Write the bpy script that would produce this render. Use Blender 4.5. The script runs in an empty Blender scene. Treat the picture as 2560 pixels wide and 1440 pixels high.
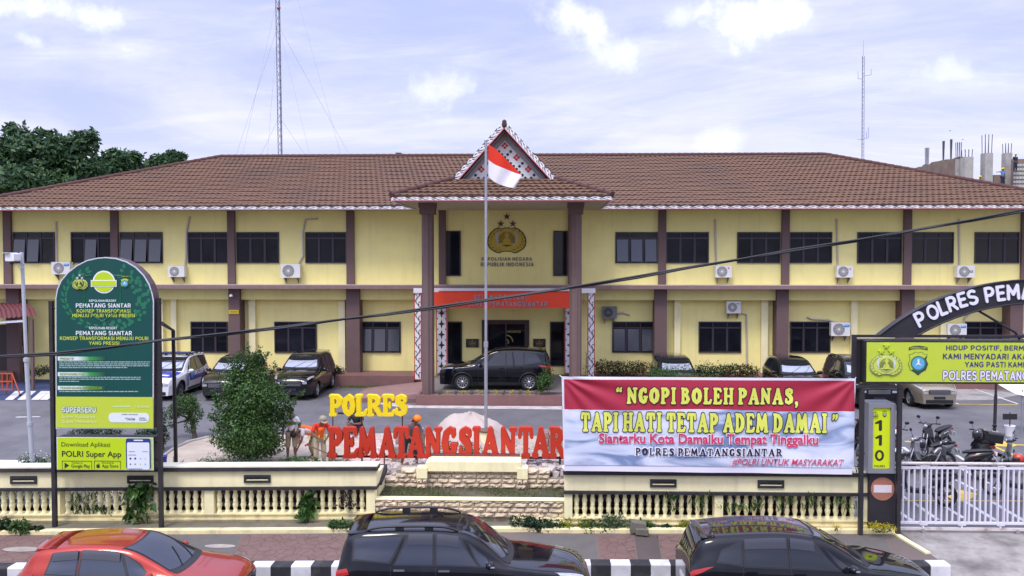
import bpy, bmesh, math, random
import numpy as np
from mathutils import Vector, Matrix

random.seed(7)
R = math.radians
SC = bpy.context.scene
COL = SC.collection

# ------------------------------------------------------------------ camera
CAM_H, FPX = 6.55, 1750.0
DEPTH = 1.30                     # all depths below are in units of 1.3 m; STRETCH at the end sets things out at true depth
FREAL = FPX * DEPTH
YAW, PITCH = math.atan(74 / FREAL), math.atan(75 / FREAL)
cam_d = bpy.data.cameras.new('camera')
cam_d.sensor_width = 36.0
cam_d.lens = FREAL / 2560.0 * 36.0
cam_d.clip_end = 3000
cam_d.clip_start = 0.1
cam = bpy.data.objects.new('camera', cam_d)
COL.objects.link(cam)
cam.location = (0, 0, CAM_H)
cam.rotation_euler = (R(90) - PITCH, 0, YAW)
SC.camera = cam
CM = cam.rotation_euler.to_matrix()

def ray(px, py):
    return CM @ Vector(((px - 1280) / FREAL, (720 - py) / FREAL, -1))

def W(px, py, Y):
    "the point at depth Y that shows at picture position (px, py)"
    d = ray(px, py)
    t = Y * DEPTH / d.y
    return Vector((d.x * t, Y, CAM_H + d.z * t))

def ground_z(x, y):
    "height of the yard: level behind the fence, falling to the gate on the right"
    s = min(1, max(0, (x - 6.0) / 2.0))
    low = 0.15 + 0.40 * min(1, max(0, (y - 16.8) / 6.5))
    return 0.55 * (1 - s) + low * s

def G(px, py, z=None):
    "the point on the yard (or on the level z) that shows at (px, py)"
    d = ray(px, py)
    zz = 0.55 if z is None else z
    for _ in range(12):
        t = (zz - CAM_H) / d.z
        p = Vector((d.x * t, d.y * t / DEPTH, zz))
        if z is not None:
            return p
        zz = ground_z(p.x, p.y)
    return p

# ------------------------------------------------------------------ world and sun
SUN_EL, SUN_AZ = R(58), R(205)      # azimuth from +Y, clockwise: behind the camera, a little left
world = bpy.data.worlds.new('World')
SC.world = world
world.use_nodes = True
wn, wl = world.node_tree.nodes, world.node_tree.links
wn.clear()
def N(nodes, typ, **kw):
    n = nodes.new(typ)
    for k, v in kw.items():
        setattr(n, k, v)
    return n
def sky():
    out = N(wn, 'ShaderNodeOutputWorld')
    bg = N(wn, 'ShaderNodeBackground')
    bg.inputs[1].default_value = 0.10
    wl.new(bg.outputs[0], out.inputs[0])
    st = N(wn, 'ShaderNodeTexSky', sky_type='NISHITA', sun_disc=False)
    st.sun_elevation, st.sun_rotation = SUN_EL, SUN_AZ
    st.air_density, st.dust_density, st.ozone_density = 1.0, 1.5, 1.2
    tc = N(wn, 'ShaderNodeTexCoord')
    sep = N(wn, 'ShaderNodeSeparateXYZ')
    wl.new(tc.outputs['Generated'], sep.inputs[0])
    def math_(op, a, b=None, c=None, clamp=False):
        n = N(wn, 'ShaderNodeMath', operation=op, use_clamp=clamp)
        for i, v in enumerate((a, b, c)):
            if v is None: continue
            if isinstance(v, (int, float)): n.inputs[i].default_value = v
            else: wl.new(v, n.inputs[i])
        return n.outputs[0]
    zc = math_('MAXIMUM', sep.outputs[2], 0.0)
    den = math_('ADD', zc, 0.16)
    u = math_('DIVIDE', sep.outputs[0], den)
    v = math_('DIVIDE', sep.outputs[1], den)
    def noise(scale, det, rough, su=1.0, sv=1.0, off=0.0, dist=0.0):
        cb = N(wn, 'ShaderNodeCombineXYZ')
        wl.new(math_('MULTIPLY', math_('ADD', u, math_('MULTIPLY', v, 0.25)), su), cb.inputs[0])
        wl.new(math_('MULTIPLY', v, sv), cb.inputs[1])
        cb.inputs[2].default_value = off
        n = N(wn, 'ShaderNodeTexNoise')
        n.inputs['Scale'].default_value = scale
        n.inputs['Detail'].default_value = det
        n.inputs['Roughness'].default_value = rough
        n.inputs['Distortion'].default_value = dist
        wl.new(cb.outputs[0], n.inputs['Vector'])
        return n.outputs['Fac']
    def ramp(x, a, b):
        n = N(wn, 'ShaderNodeMapRange', interpolation_type='SMOOTHSTEP')
        wl.new(x, n.inputs[0])
        n.inputs[1].default_value, n.inputs[2].default_value = a, b
        return n.outputs[0]
    sheet = ramp(noise(0.75, 7, 0.62, 0.75, 1.0, 3.1, 0.5), 0.36, 0.66)          # high thin sheet
    wisps = ramp(noise(2.3, 9, 0.68, 0.7, 1.9, 9.4, 0.8), 0.47, 0.72)
    # cumulus heaps, each one a place in the sky broken up by noise
    def nz3(scale, det):
        n = N(wn, 'ShaderNodeTexNoise')
        n.inputs['Scale'].default_value = scale; n.inputs['Detail'].default_value = det
        n.inputs['Roughness'].default_value = 0.6
        wl.new(tc.outputs['Generated'], n.inputs['Vector'])
        return n.outputs['Fac']
    brk = nz3(13, 9)
    heaps = None
    for (px, py, wx, wy, k) in ((1450, 45, .085, .055, 1), (1900, 45, .13, .05, 1), (1125, 210, .085, .05, .75),
                                (1560, 130, .06, .032, .8), (95, 105, .065, .042, .9), (110, 25, .17, .03, .9),
                                (1800, 358, .034, .019, 1), (330, 125, .08, .022, .7), (2430, 190, .16, .035, .7),
                                (2080, 190, .2, .03, .5), (820, 270, .06, .016, .4), (1700, 40, .04, .03, .7)):
        d = ray(px, py).normalized()
        sb = N(wn, 'ShaderNodeVectorMath', operation='SUBTRACT')
        wl.new(tc.outputs['Generated'], sb.inputs[0]); sb.inputs[1].default_value = d; wx, wy = wx / DEPTH, wy / DEPTH
        ml = N(wn, 'ShaderNodeVectorMath', operation='MULTIPLY')
        wl.new(sb.outputs[0], ml.inputs[0]); ml.inputs[1].default_value = (1 / wx, 1 / wx, 1 / wy)
        ln = N(wn, 'ShaderNodeVectorMath', operation='LENGTH')
        wl.new(ml.outputs[0], ln.inputs[0])
        f = math_('SUBTRACT', 1.0, ln.outputs['Value'])
        f = math_('ADD', f, math_('MULTIPLY', math_('SUBTRACT', brk, 0.53), 3.6))
        f = math_('MULTIPLY', ramp(f, -0.25, 1.15), k)
        heaps = f if heaps is None else math_('MAXIMUM', heaps, f)
    cover = math_('ADD', math_('MULTIPLY', sheet, 0.60), math_('MULTIPLY', wisps, 0.22))
    hor = ramp(sep.outputs[2], 0.20, 0.0)
    cover = math_('ADD', cover, math_('MULTIPLY', hor, 0.5))
    cover = math_('MINIMUM', math_('ADD', cover, 0.10), 0.93)
    cover = math_('MAXIMUM', cover, heaps)
    def mix(f, a, b):
        n = N(wn, 'ShaderNodeMix', data_type='RGBA')
        for i, s in ((0, f), (6, a), (7, b)):
            if isinstance(s, tuple): n.inputs[i].default_value = s
            else: wl.new(s, n.inputs[i])
        return n.outputs[2]
    m0 = N(wn, 'ShaderNodeMix', data_type='RGBA'); m0.inputs[0].default_value = 0.8
    wl.new(st.outputs[0], m0.inputs[6]); m0.inputs[7].default_value = SKY_BLUE
    cl = mix(heaps, SKY_SHEET, SKY_HEAP)
    skyc = mix(cover, m0.outputs[2], cl)
    # bright thin overcast higher up, brightest round the veiled sun
    up = ramp(sep.outputs[2], 0.26, 0.75)
    sd = Vector((math.sin(SUN_AZ) * math.cos(SUN_EL), math.cos(SUN_AZ) * math.cos(SUN_EL), math.sin(SUN_EL)))
    dt = N(wn, 'ShaderNodeVectorMath', operation='DOT_PRODUCT')
    wl.new(tc.outputs['Generated'], dt.inputs[0]); dt.inputs[1].default_value = sd
    gl = math_('POWER', math_('MAXIMUM', dt.outputs['Value'], 0.0), 6.0)
    k = math_('ADD', 1.0, math_('ADD', math_('MULTIPLY', up, 0.85), math_('MULTIPLY', gl, 1.3)))
    sc = N(wn, 'ShaderNodeVectorMath', operation='SCALE')
    wl.new(skyc, sc.inputs[0]); wl.new(k, sc.inputs['Scale'])
    wl.new(sc.outputs[0], bg.inputs[0])
SKY_BLUE = (4.2, 4.75, 8.0, 1)
SKY_SHEET = (7.3, 7.3, 8.8, 1)
SKY_HEAP = (9.0, 9.3, 9.6, 1)
sky()
sun_d = bpy.data.lights.new('sun', 'SUN')
sun_d.energy = 1.5
sun_d.angle = R(14)
sun_d.color = (1.0, 0.95, 0.87)
sun = bpy.data.objects.new('sun', sun_d)
COL.objects.link(sun)
sun.rotation_euler = Vector((math.sin(SUN_AZ) * math.cos(SUN_EL), math.cos(SUN_AZ) * math.cos(SUN_EL), math.sin(SUN_EL))).to_track_quat('Z', 'Y').to_euler()
SC.view_settings.view_transform = 'Standard'
SC.view_settings.look = 'None'
SC.view_settings.exposure = 0.44
SC.view_settings.gamma = 1
SC.cycles.use_denoising = True
SC.cycles.max_bounces = 5
SC.cycles.diffuse_bounces = 3
SC.cycles.glossy_bounces = 3
SC.cycles.transparent_max_bounces = 6
SC.cycles.caustics_reflective = False
SC.cycles.caustics_refractive = False

# ------------------------------------------------------------------ materials
def lin(r, g, b):
    f = lambda c: (c / 255 / 12.92) if c <= 10 else ((c / 255 + 0.055) / 1.055) ** 2.4
    return (f(r), f(g), f(b))

MATS = {}
def mat(name, col, rough=0.6, var=0.12, scale=3.0, metal=0.0, bump=0.0, bscale=40.0, coat=0.0, spec=0.5,
        grime=0.0, gscale=0.7, gcol=(0.06, 0.055, 0.05), streak=0.0, detail=6, emit=0.0):
    "a weathered surface: base colour, fine and broad variation, patches of dirt, rain streaks, fine bump"
    if name in MATS: return MATS[name]
    m = bpy.data.materials.new(name); m.use_nodes = True
    nt = m.node_tree; n, l = nt.nodes, nt.links
    p = n['Principled BSDF']
    p.inputs['Roughness'].default_value = rough
    p.inputs['Metallic'].default_value = metal
    p.inputs['Coat Weight'].default_value = coat
    p.inputs['Coat Roughness'].default_value = 0.04
    p.inputs['Coat IOR'].default_value = 1.38
    p.inputs['Specular IOR Level'].default_value = spec
    if emit:
        p.inputs['Emission Color'].default_value = (*col, 1); p.inputs['Emission Strength'].default_value = emit
    tc = N(n, 'ShaderNodeTexCoord'); co = tc.outputs['Object']
    def noise(s, d=detail, sx=None):
        t = N(n, 'ShaderNodeTexNoise'); t.inputs['Scale'].default_value = s; t.inputs['Detail'].default_value = d
        t.inputs['Roughness'].default_value = 0.6
        if sx:
            mp = N(n, 'ShaderNodeMapping'); mp.inputs['Scale'].default_value = sx
            l.new(co, mp.inputs[0]); l.new(mp.outputs[0], t.inputs['Vector'])
        else: l.new(co, t.inputs['Vector'])
        return t.outputs['Fac']
    c = None
    base = N(n, 'ShaderNodeRGB'); base.outputs[0].default_value = (*col, 1); c = base.outputs[0]
    if var:
        hsv = N(n, 'ShaderNodeHueSaturation')
        mr = N(n, 'ShaderNodeMapRange'); l.new(noise(scale), mr.inputs[0])
        mr.inputs[1].default_value, mr.inputs[2].default_value = 0.25, 0.75
        mr.inputs[3].default_value, mr.inputs[4].default_value = 1 - var, 1 + var
        l.new(c, hsv.inputs['Color']); l.new(mr.outputs[0], hsv.inputs['Value']); c = hsv.outputs[0]
    def layer(fac, colr, lo, hi, amt):
        nonlocal c
        mr = N(n, 'ShaderNodeMapRange'); l.new(fac, mr.inputs[0])
        mr.inputs[1].default_value, mr.inputs[2].default_value = lo, hi
        mr.inputs[3].default_value, mr.inputs[4].default_value = 0, amt
        mx = N(n, 'ShaderNodeMix', data_type='RGBA')
        l.new(mr.outputs[0], mx.inputs[0]); l.new(c, mx.inputs[6]); mx.inputs[7].default_value = (*colr, 1)
        c = mx.outputs[2]
    if grime: layer(noise(gscale, 8), gcol, 0.48, 0.72, grime)
    if streak: layer(noise(1.0, 5, (3.5, 3.5, 0.25)), gcol, 0.52, 0.75, streak)
    l.new(c, p.inputs['Base Color'])
    if bump:
        b = N(n, 'ShaderNodeBump'); b.inputs['Strength'].default_value = bump; b.inputs['Distance'].default_value = 0.02
        l.new(noise(bscale, 5), b.inputs['Height']); l.new(b.outputs[0], p.inputs['Normal'])
    MATS[name] = m
    return m

def leaf_mat(name, dark, light, gloss=0.45, trans=0.25):
    if name in MATS: return MATS[name]
    m = bpy.data.materials.new(name); m.use_nodes = True
    n, l = m.node_tree.nodes, m.node_tree.links
    p = n['Principled BSDF']; p.inputs['Roughness'].default_value = gloss
    p.inputs['Specular IOR Level'].default_value = 0.35
    g = N(n, 'ShaderNodeNewGeometry')
    cr = N(n, 'ShaderNodeValToRGB')
    cr.color_ramp.elements[0].color = (*dark, 1); cr.color_ramp.elements[1].color = (*light, 1)
    cr.color_ramp.elements.new(0.55).color = tuple(d * 0.55 + q * 0.45 for d, q in zip(dark, light)) + (1,)
    l.new(g.outputs['Random Per Island'], cr.inputs[0])
    l.new(cr.outputs[0], p.inputs['Base Color'])
    tr = N(n, 'ShaderNodeBsdfTranslucent'); l.new(cr.outputs[0], tr.inputs[0])
    mx = N(n, 'ShaderNodeMixShader'); mx.inputs[0].default_value = trans
    l.new(p.outputs[0], mx.inputs[1]); l.new(tr.outputs[0], mx.inputs[2])
    l.new(mx.outputs[0], n['Material Output'].inputs[0])
    MATS[name] = m
    return m

# ------------------------------------------------------------------ mesh builder
class MB:
    def __init__(s): s.v = []; s.f = []; s.smooth = []
    def add(s, vs, fs, smooth=False):
        o = len(s.v); s.v += [tuple(p) for p in vs]
        for f in fs: s.f.append(tuple(i + o for i in f)); s.smooth.append(smooth)
        return s
    def quad(s, a, b, c, d): return s.add([a, b, c, d], [(0, 1, 2, 3)])
    def box(s, x0, x1, y0, y1, z0, z1):
        v = [(x, y, z) for z in (z0, z1) for y in (y0, y1) for x in (x0, x1)]
        return s.add(v, [(0, 2, 3, 1), (4, 5, 7, 6), (0, 1, 5, 4), (2, 6, 7, 3), (0, 4, 6, 2), (1, 3, 7, 5)])
    def obox(s, c, size, rot=None):
        rot = rot or Matrix.Identity(3); c = Vector(c); h = Vector(size) / 2
        v = [c + rot @ Vector((x * h.x, y * h.y, z * h.z)) for z in (-1, 1) for y in (-1, 1) for x in (-1, 1)]
        return s.add(v, [(0, 2, 3, 1), (4, 5, 7, 6), (0, 1, 5, 4), (2, 6, 7, 3), (0, 4, 6, 2), (1, 3, 7, 5)])
    def rbox(s, x0, x1, y0, y1, z0, z1, r=0.02, axis='y'):
        "box with its four edges along one axis rounded"
        pr = []
        a0, a1, b0, b1 = {'y': (x0, x1, z0, z1), 'z': (x0, x1, y0, y1), 'x': (y0, y1, z0, z1)}[axis]
        for cx, cy, st in ((a1 - r, b1 - r, 0), (a0 + r, b1 - r, 90), (a0 + r, b0 + r, 180), (a1 - r, b0 + r, 270)):
            for k in range(4):
                t = R(st + 30 * k); pr.append((cx + r * math.cos(t), cy + r * math.sin(t)))
        f = {'y': lambda p, q: (p[0], q, p[1]), 'z': lambda p, q: (p[0], p[1], q), 'x': lambda p, q: (q, p[0], p[1])}[axis]
        q0, q1 = {'y': (y0, y1), 'z': (z0, z1), 'x': (x0, x1)}[axis]
        return s.loft([[f(p, q0) for p in pr], [f(p, q1) for p in pr]], cap=True)
    def loft(s, rings, cap=False, closed=True, smooth=False):
        n = len(rings[0]); v = [p for r in rings for p in r]; f = []
        for i in range(len(rings) - 1):
            for j in range(n if closed else n - 1):
                k = (j + 1) % n
                f.append((i * n + j, i * n + k, (i + 1) * n + k, (i + 1) * n + j))
        s.add(v, f, smooth)
        if cap:
            s.add(rings[0], [tuple(range(n))[::-1]]); s.add(rings[-1], [tuple(range(n))])
        return s
    def tube(s, pts, r, n=8, cap=True, smooth=True):
        pts = [Vector(p) for p in pts]; rs = r if isinstance(r, (list, tuple)) else [r] * len(pts)
        rings = []; up = None
        for i, p in enumerate(pts):
            d = (pts[min(i + 1, len(pts) - 1)] - pts[max(i - 1, 0)])
            d = d.normalized() if d.length > 1e-9 else Vector((0, 0, 1))
            if up is None: up = Vector((0, 0, 1)) if abs(d.z) < 0.9 else Vector((0, 1, 0))
            a = d.cross(up)
            a = a.normalized() if a.length > 1e-6 else Vector((1, 0, 0))
            b = a.cross(d).normalized(); up = b
            rings.append([p + (a * math.cos(2 * math.pi * k / n) + b * math.sin(2 * math.pi * k / n)) * rs[i] for k in range(n)])
        return s.loft(rings, cap, True, smooth)
    def lathe(s, prof, c=(0, 0, 0), n=16, smooth=True, cap=True):
        rings = [[(c[0] + r * math.cos(2 * math.pi * k / n), c[1] + r * math.sin(2 * math.pi * k / n), c[2] + z) for k in range(n)] for r, z in prof]
        return s.loft(rings, cap, True, smooth)
    def prism(s, poly, f0, f1):
        "polygon (convex or simple ngon) pushed between two placings of its 2-d points"
        n = len(poly); a = [f0(*p) for p in poly]; b = [f1(*p) for p in poly]
        s.add(a, [tuple(range(n))]); s.add(b, [tuple(range(n))[::-1]])
        s.add(a + b, [(i, i + n, (i + 1) % n + n, (i + 1) % n) for i in range(n)])
        return s
    def slab(s, poly, y0, y1):
        "polygon in x,z with depth along y"
        return s.prism(poly, lambda x, z: (x, y0, z), lambda x, z: (x, y1, z))
    def disc(s, c, r, y, n=16, d=0.01):
        return s.slab([(c[0] + r * math.cos(2 * math.pi * k / n), c[1] + r * math.sin(2 * math.pi * k / n)) for k in range(n)], y, y + d)
    def sphere(s, c, r, n=12, m=8, sc=(1, 1, 1)):
        rings = [[(c[0] + sc[0] * r * math.sin(t) * math.cos(2 * math.pi * k / n), c[1] + sc[1] * r * math.sin(t) * math.sin(2 * math.pi * k / n), c[2] + sc[2] * r * math.cos(t)) for k in range(n)]
                 for t in [math.pi * (0.02 + 0.96 * i / m) for i in range(m + 1)]]
        return s.loft(rings, True, True, True)
    def mesh(s, name, m=None, off=(0, 0, 0)):
        me = bpy.data.meshes.new(name)
        o = Vector(off)
        me.from_pydata([tuple(Vector(p) - o) for p in s.v] if o.length else s.v, [], s.f)
        if any(s.smooth): me.polygons.foreach_set('use_smooth', s.smooth)
        if m: me.materials.append(m)
        me.update()
        return me
    def build(s, name, m, parent=None, world=True):
        off = wloc(parent) if (parent is not None and world) else (0, 0, 0)
        return link(name, s.mesh(name, m, off), parent)

def wloc(o):
    v = Vector((0, 0, 0))
    while o is not None: v += o.location; o = o.parent
    return v
def link(name, data, parent=None):
    o = bpy.data.objects.new(name, data); COL.objects.link(o)
    if parent is not None: o.parent = parent
    return o
def tag(o, label, cat, group=None):
    o['label'] = label; o['category'] = cat
    if group: o['group'] = group
    return o
def thing(name, label, cat, loc=(0, 0, 0), rz=0.0, group=None):
    o = link(name, None); o.empty_display_size = 0.3
    o.location = loc; o.rotation_euler = (0, 0, rz)
    return tag(o, label, cat, group)
def kind(o, k='structure'): o['kind'] = k; return o
def copy_tree(o, parent=None):
    c = o.copy(); COL.objects.link(c); c.parent = parent
    for ch in list(o.children): copy_tree(ch, c)
    return c

# ------------------------------------------------------------------ lettering
def curve_mesh(cu, name):
    o = bpy.data.objects.new('lettering', cu)
    me = bpy.data.meshes.new_from_object(o)
    bpy.data.objects.remove(o); bpy.data.curves.remove(cu)
    return me
def text_mesh(body, offset=0.0, extrude=0.0, shear=0.0, spacing=1.0):
    cu = bpy.data.curves.new('lettering', 'FONT'); cu.body = body; cu.size = 1.0
    cu.offset = offset; cu.extrude = extrude; cu.shear = shear; cu.space_character = spacing
    cu.resolution_u = 3
    return curve_mesh(cu, body)
def fit(me, x0, z0, x1, z1, y, ref=None):
    "stand a flat mesh up in the x,z plane so that it fills the box; ref: bounds to map instead of its own"
    n = len(me.vertices); co = np.zeros(n * 3); me.vertices.foreach_get('co', co); co = co.reshape(-1, 3)
    lo, hi = ref if ref is not None else (co.min(0), co.max(0))
    out = np.zeros_like(co)
    out[:, 0] = x0 + (co[:, 0] - lo[0]) / (hi[0] - lo[0]) * (x1 - x0)
    out[:, 2] = z0 + (co[:, 1] - lo[1]) / (hi[1] - lo[1]) * (z1 - z0)
    out[:, 1] = y - co[:, 2]
    me.vertices.foreach_set('co', out.ravel()); me.update()
    return lo, hi
def lettering(body, box, Y, m, parent, bold=0.0, rim=0.0, rim_m=None, shear=0.0, spacing=1.0, gap=0.004, name='lettering', extrude=0.0):
    "text in the picture box (px0, py0, px1, py1) on the plane at depth Y, with an outline behind it if rim"
    a, b = W(box[0], box[3], Y), W(box[2], box[1], Y)
    off = wloc(parent)
    me = text_mesh(body, bold, extrude, shear, spacing)
    ref = fit(me, a.x - off.x, a.z - off.z, b.x - off.x, b.z - off.z, Y - off.y - gap * (2 if rim else 1))
    me.materials.append(m); me.name = name
    o = link(name, me, parent)
    if rim:
        m2 = text_mesh(body, bold + rim, 0, shear, spacing)
        fit(m2, a.x - off.x, a.z - off.z, b.x - off.x, b.z - off.z, Y - off.y - gap, ref)
        m2.materials.append(rim_m)
        link('lettering_outline', m2, o)
    return o

# round-ended poster letters drawn as strokes (x, y, radius) in a cell one unit high
GL = {
 'P': ([[(.17,.09,.1),(.17,.5,.085),(.17,.91,.09)], [(.08,.05,.055),(.3,.05,.055)], [(.08,.95,.05),(.2,.94,.06)], [(.17,.92,.075),(.4,.9,.09),(.52,.76,.11),(.51,.62,.11),(.4,.48,.085),(.2,.46,.06)]], .66),
 'O': ([[(.38,.9,.1),(.2,.76,.12),(.14,.5,.13),(.2,.24,.12),(.38,.1,.1),(.56,.24,.12),(.62,.5,.13),(.56,.76,.12),(.38,.9,.1)]], .76),
 'L': ([[(.2,.91,.09),(.2,.5,.09),(.2,.1,.09)], [(.09,.95,.05),(.32,.95,.05)], [(.09,.06,.06),(.3,.07,.07),(.5,.08,.07),(.56,.24,.06)]], .64),
 'R': ([[(.17,.09,.09),(.17,.5,.085),(.17,.91,.09)], [(.08,.05,.05),(.28,.05,.05)], [(.08,.95,.05),(.2,.94,.06)], [(.17,.92,.07),(.42,.9,.085),(.53,.78,.1),(.52,.64,.1),(.42,.52,.08),(.2,.5,.055)], [(.36,.48,.08),(.5,.28,.09),(.6,.08,.08),(.66,.06,.06)]], .74),
 'E': ([[(.17,.09,.09),(.17,.5,.09),(.17,.91,.09)], [(.07,.05,.05),(.3,.06,.06),(.52,.07,.065),(.58,.22,.06)], [(.07,.95,.05),(.3,.94,.06),(.5,.93,.06),(.55,.8,.055)], [(.17,.51,.06),(.36,.51,.055)], [(.38,.61,.045),(.39,.41,.045)]], .66),
 'S': ([[(.53,.84,.055),(.52,.72,.07)], [(.5,.86,.075),(.34,.91,.085),(.19,.82,.11),(.2,.66,.12),(.38,.52,.13),(.5,.36,.12),(.48,.2,.11),(.32,.09,.085),(.15,.14,.075)], [(.13,.3,.06),(.12,.14,.06)]], .64),
 'M': ([[(.13,.08,.08),(.17,.5,.075),(.2,.9,.09)], [(.2,.92,.09),(.32,.6,.1),(.43,.2,.09)], [(.43,.18,.08),(.54,.55,.09),(.68,.92,.085)], [(.68,.9,.09),(.71,.5,.1),(.75,.09,.1)], [(.06,.05,.05),(.22,.05,.05)], [(.66,.05,.05),(.86,.05,.05)]], .92),
 'A': ([[(.42,.93,.07),(.3,.55,.06),(.16,.09,.075)], [(.42,.9,.1),(.53,.5,.11),(.65,.09,.105)], [(.08,.05,.05),(.25,.05,.05)], [(.53,.05,.05),(.76,.05,.05)], [(.28,.33,.05),(.56,.33,.05)]], .82),
 'T': ([[(.35,.09,.09),(.35,.5,.09),(.35,.9,.09)], [(.22,.05,.055),(.48,.05,.055)], [(.12,.93,.065),(.35,.95,.05),(.58,.93,.065)], [(.11,.88,.06),(.09,.7,.06)], [(.59,.88,.06),(.61,.7,.06)]], .7),
 'N': ([[(.15,.09,.08),(.15,.5,.07),(.15,.9,.09)], [(.15,.92,.09),(.38,.5,.1),(.58,.1,.07)], [(.6,.08,.06),(.6,.5,.065),(.6,.9,.075)], [(.06,.05,.05),(.25,.05,.05)], [(.5,.94,.055),(.71,.94,.055)]], .76),
 'G': ([[(.52,.74,.075),(.53,.9,.06)], [(.5,.86,.085),(.36,.91,.09),(.2,.78,.115),(.14,.5,.125),(.2,.22,.115),(.38,.09,.09),(.5,.16,.1),(.54,.32,.1)], [(.44,.42,.055),(.64,.42,.055)]], .7),
 'I': ([[(.2,.09,.09),(.2,.5,.09),(.2,.91,.09)], [(.09,.05,.055),(.31,.05,.055)], [(.09,.95,.055),(.31,.95,.055)]], .4),
 'B': ([[(.17,.09,.09),(.17,.5,.085),(.17,.91,.09)], [(.08,.05,.05),(.2,.05,.05)], [(.08,.95,.05),(.2,.94,.06)], [(.17,.92,.07),(.4,.9,.08),(.48,.78,.095),(.42,.6,.07),(.2,.54,.055)], [(.3,.54,.06),(.47,.46,.09),(.54,.28,.11),(.44,.1,.085),(.17,.07,.07)]], .7),
 'H': ([[(.17,.09,.09),(.17,.5,.085),(.17,.91,.09)], [(.58,.09,.09),(.58,.5,.085),(.58,.91,.09)], [(.17,.5,.06),(.58,.5,.06)], [(.07,.05,.05),(.27,.05,.05)], [(.07,.95,.05),(.27,.95,.05)], [(.48,.05,.05),(.68,.05,.05)], [(.48,.95,.05),(.68,.95,.05)]], .75),
 'D': ([[(.17,.09,.09),(.17,.5,.085),(.17,.91,.09)], [(.08,.05,.05),(.2,.05,.05)], [(.08,.95,.05),(.2,.94,.06)], [(.17,.92,.07),(.4,.88,.09),(.55,.7,.115),(.58,.5,.12),(.55,.3,.115),(.4,.12,.09),(.17,.07,.07)]], .74),
 ',': ([[(.14,.08,.09),(.17,-.04,.06),(.1,-.17,.025)]], .3),
 '\u201c': ([[(.1,.8,.08),(.08,.88,.06),(.16,.98,.03)], [(.32,.8,.08),(.3,.88,.06),(.38,.98,.03)]], .46),
 '\u201d': ([[(.14,.9,.08),(.16,.82,.06),(.08,.7,.03)], [(.36,.9,.08),(.38,.82,.06),(.3,.7,.03)]], .46),
}
def contours(strokes, iso, h=0.025):
    "outlines of the swollen strokes, by marching squares on their distance field"
    allp = [p for s in strokes for p in s]
    x0 = min(p[0] - p[2] for p in allp) - iso - 2 * h; x1 = max(p[0] + p[2] for p in allp) + iso + 2 * h
    y0 = min(p[1] - p[2] for p in allp) - iso - 2 * h; y1 = max(p[1] + p[2] for p in allp) + iso + 2 * h
    xs = np.arange(x0, x1 + h, h); ys = np.arange(y0, y1 + h, h)
    X, Y = np.meshgrid(xs, ys, indexing='ij'); D = np.full(X.shape, 9.0)
    for s in strokes:
        for a, b in zip(s[:-1], s[1:]):
            dx, dy = b[0] - a[0], b[1] - a[1]; L = dx * dx + dy * dy + 1e-9
            t = np.clip(((X - a[0]) * dx + (Y - a[1]) * dy) / L, 0, 1)
            D = np.minimum(D, np.hypot(X - a[0] - t * dx, Y - a[1] - t * dy) - (a[2] + t * (b[2] - a[2])))
    D -= iso
    segs = {}
    for i in range(len(xs) - 1):
        for j in range(len(ys) - 1):
            c = [(i, j), (i + 1, j), (i + 1, j + 1), (i, j + 1)]
            ins = [D[q] < 0 for q in c]
            if all(ins) or not any(ins): continue
            cr = []
            for k in range(4):
                a, b = c[k], c[(k + 1) % 4]
                if ins[k] != ins[(k + 1) % 4]: cr.append((tuple(sorted((a, b))), ins[k]))
            outs = [e for e, i_ in cr if i_]; inn = [e for e, i_ in cr if not i_]
            for a, b in zip(outs, inn if len(inn) == 1 else inn[::-1]): segs[a] = b
    def pt(e):
        (a, b), (c, d) = e; da, db = D[a, b], D[c, d]; t = da / (da - db)
        return (xs[a] + t * (xs[c] - xs[a]), ys[b] + t * (ys[d] - ys[b]))
    loops = []
    while segs:
        st = next(iter(segs)); e = st; lp = []
        while e in segs:
            lp.append(pt(e)); e = segs.pop(e)
        if len(lp) > 4: loops.append(lp)
    return loops
_GC = {}
def glyph_loops(ch, iso):
    k = (ch, round(iso, 3))
    if k not in _GC: _GC[k] = contours(GL[ch][0], iso)
    return _GC[k]
def loops_mesh(loops, extrude=0.0, bevel=0.0):
    cu = bpy.data.curves.new('lettering', 'CURVE'); cu.dimensions = '2D'; cu.fill_mode = 'BOTH'
    cu.extrude = extrude; cu.bevel_depth = bevel
    for lp in loops:
        s = cu.splines.new('POLY'); s.points.add(len(lp) - 1)
        for q, p in zip(s.points, lp): q.co = (p[0], p[1], 0, 1)
        s.use_cyclic_u = True
    return curve_mesh(cu, 'lettering')
def bubble_line(body, iso, gap=0.04, space=0.3):
    loops = []; x = 0
    for ch in body:
        if ch == ' ': x += space; continue
        for lp in glyph_loops(ch, iso): loops.append([(p[0] + x, p[1]) for p in lp])
        x += GL[ch][1] + gap
    return loops, x - gap
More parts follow.
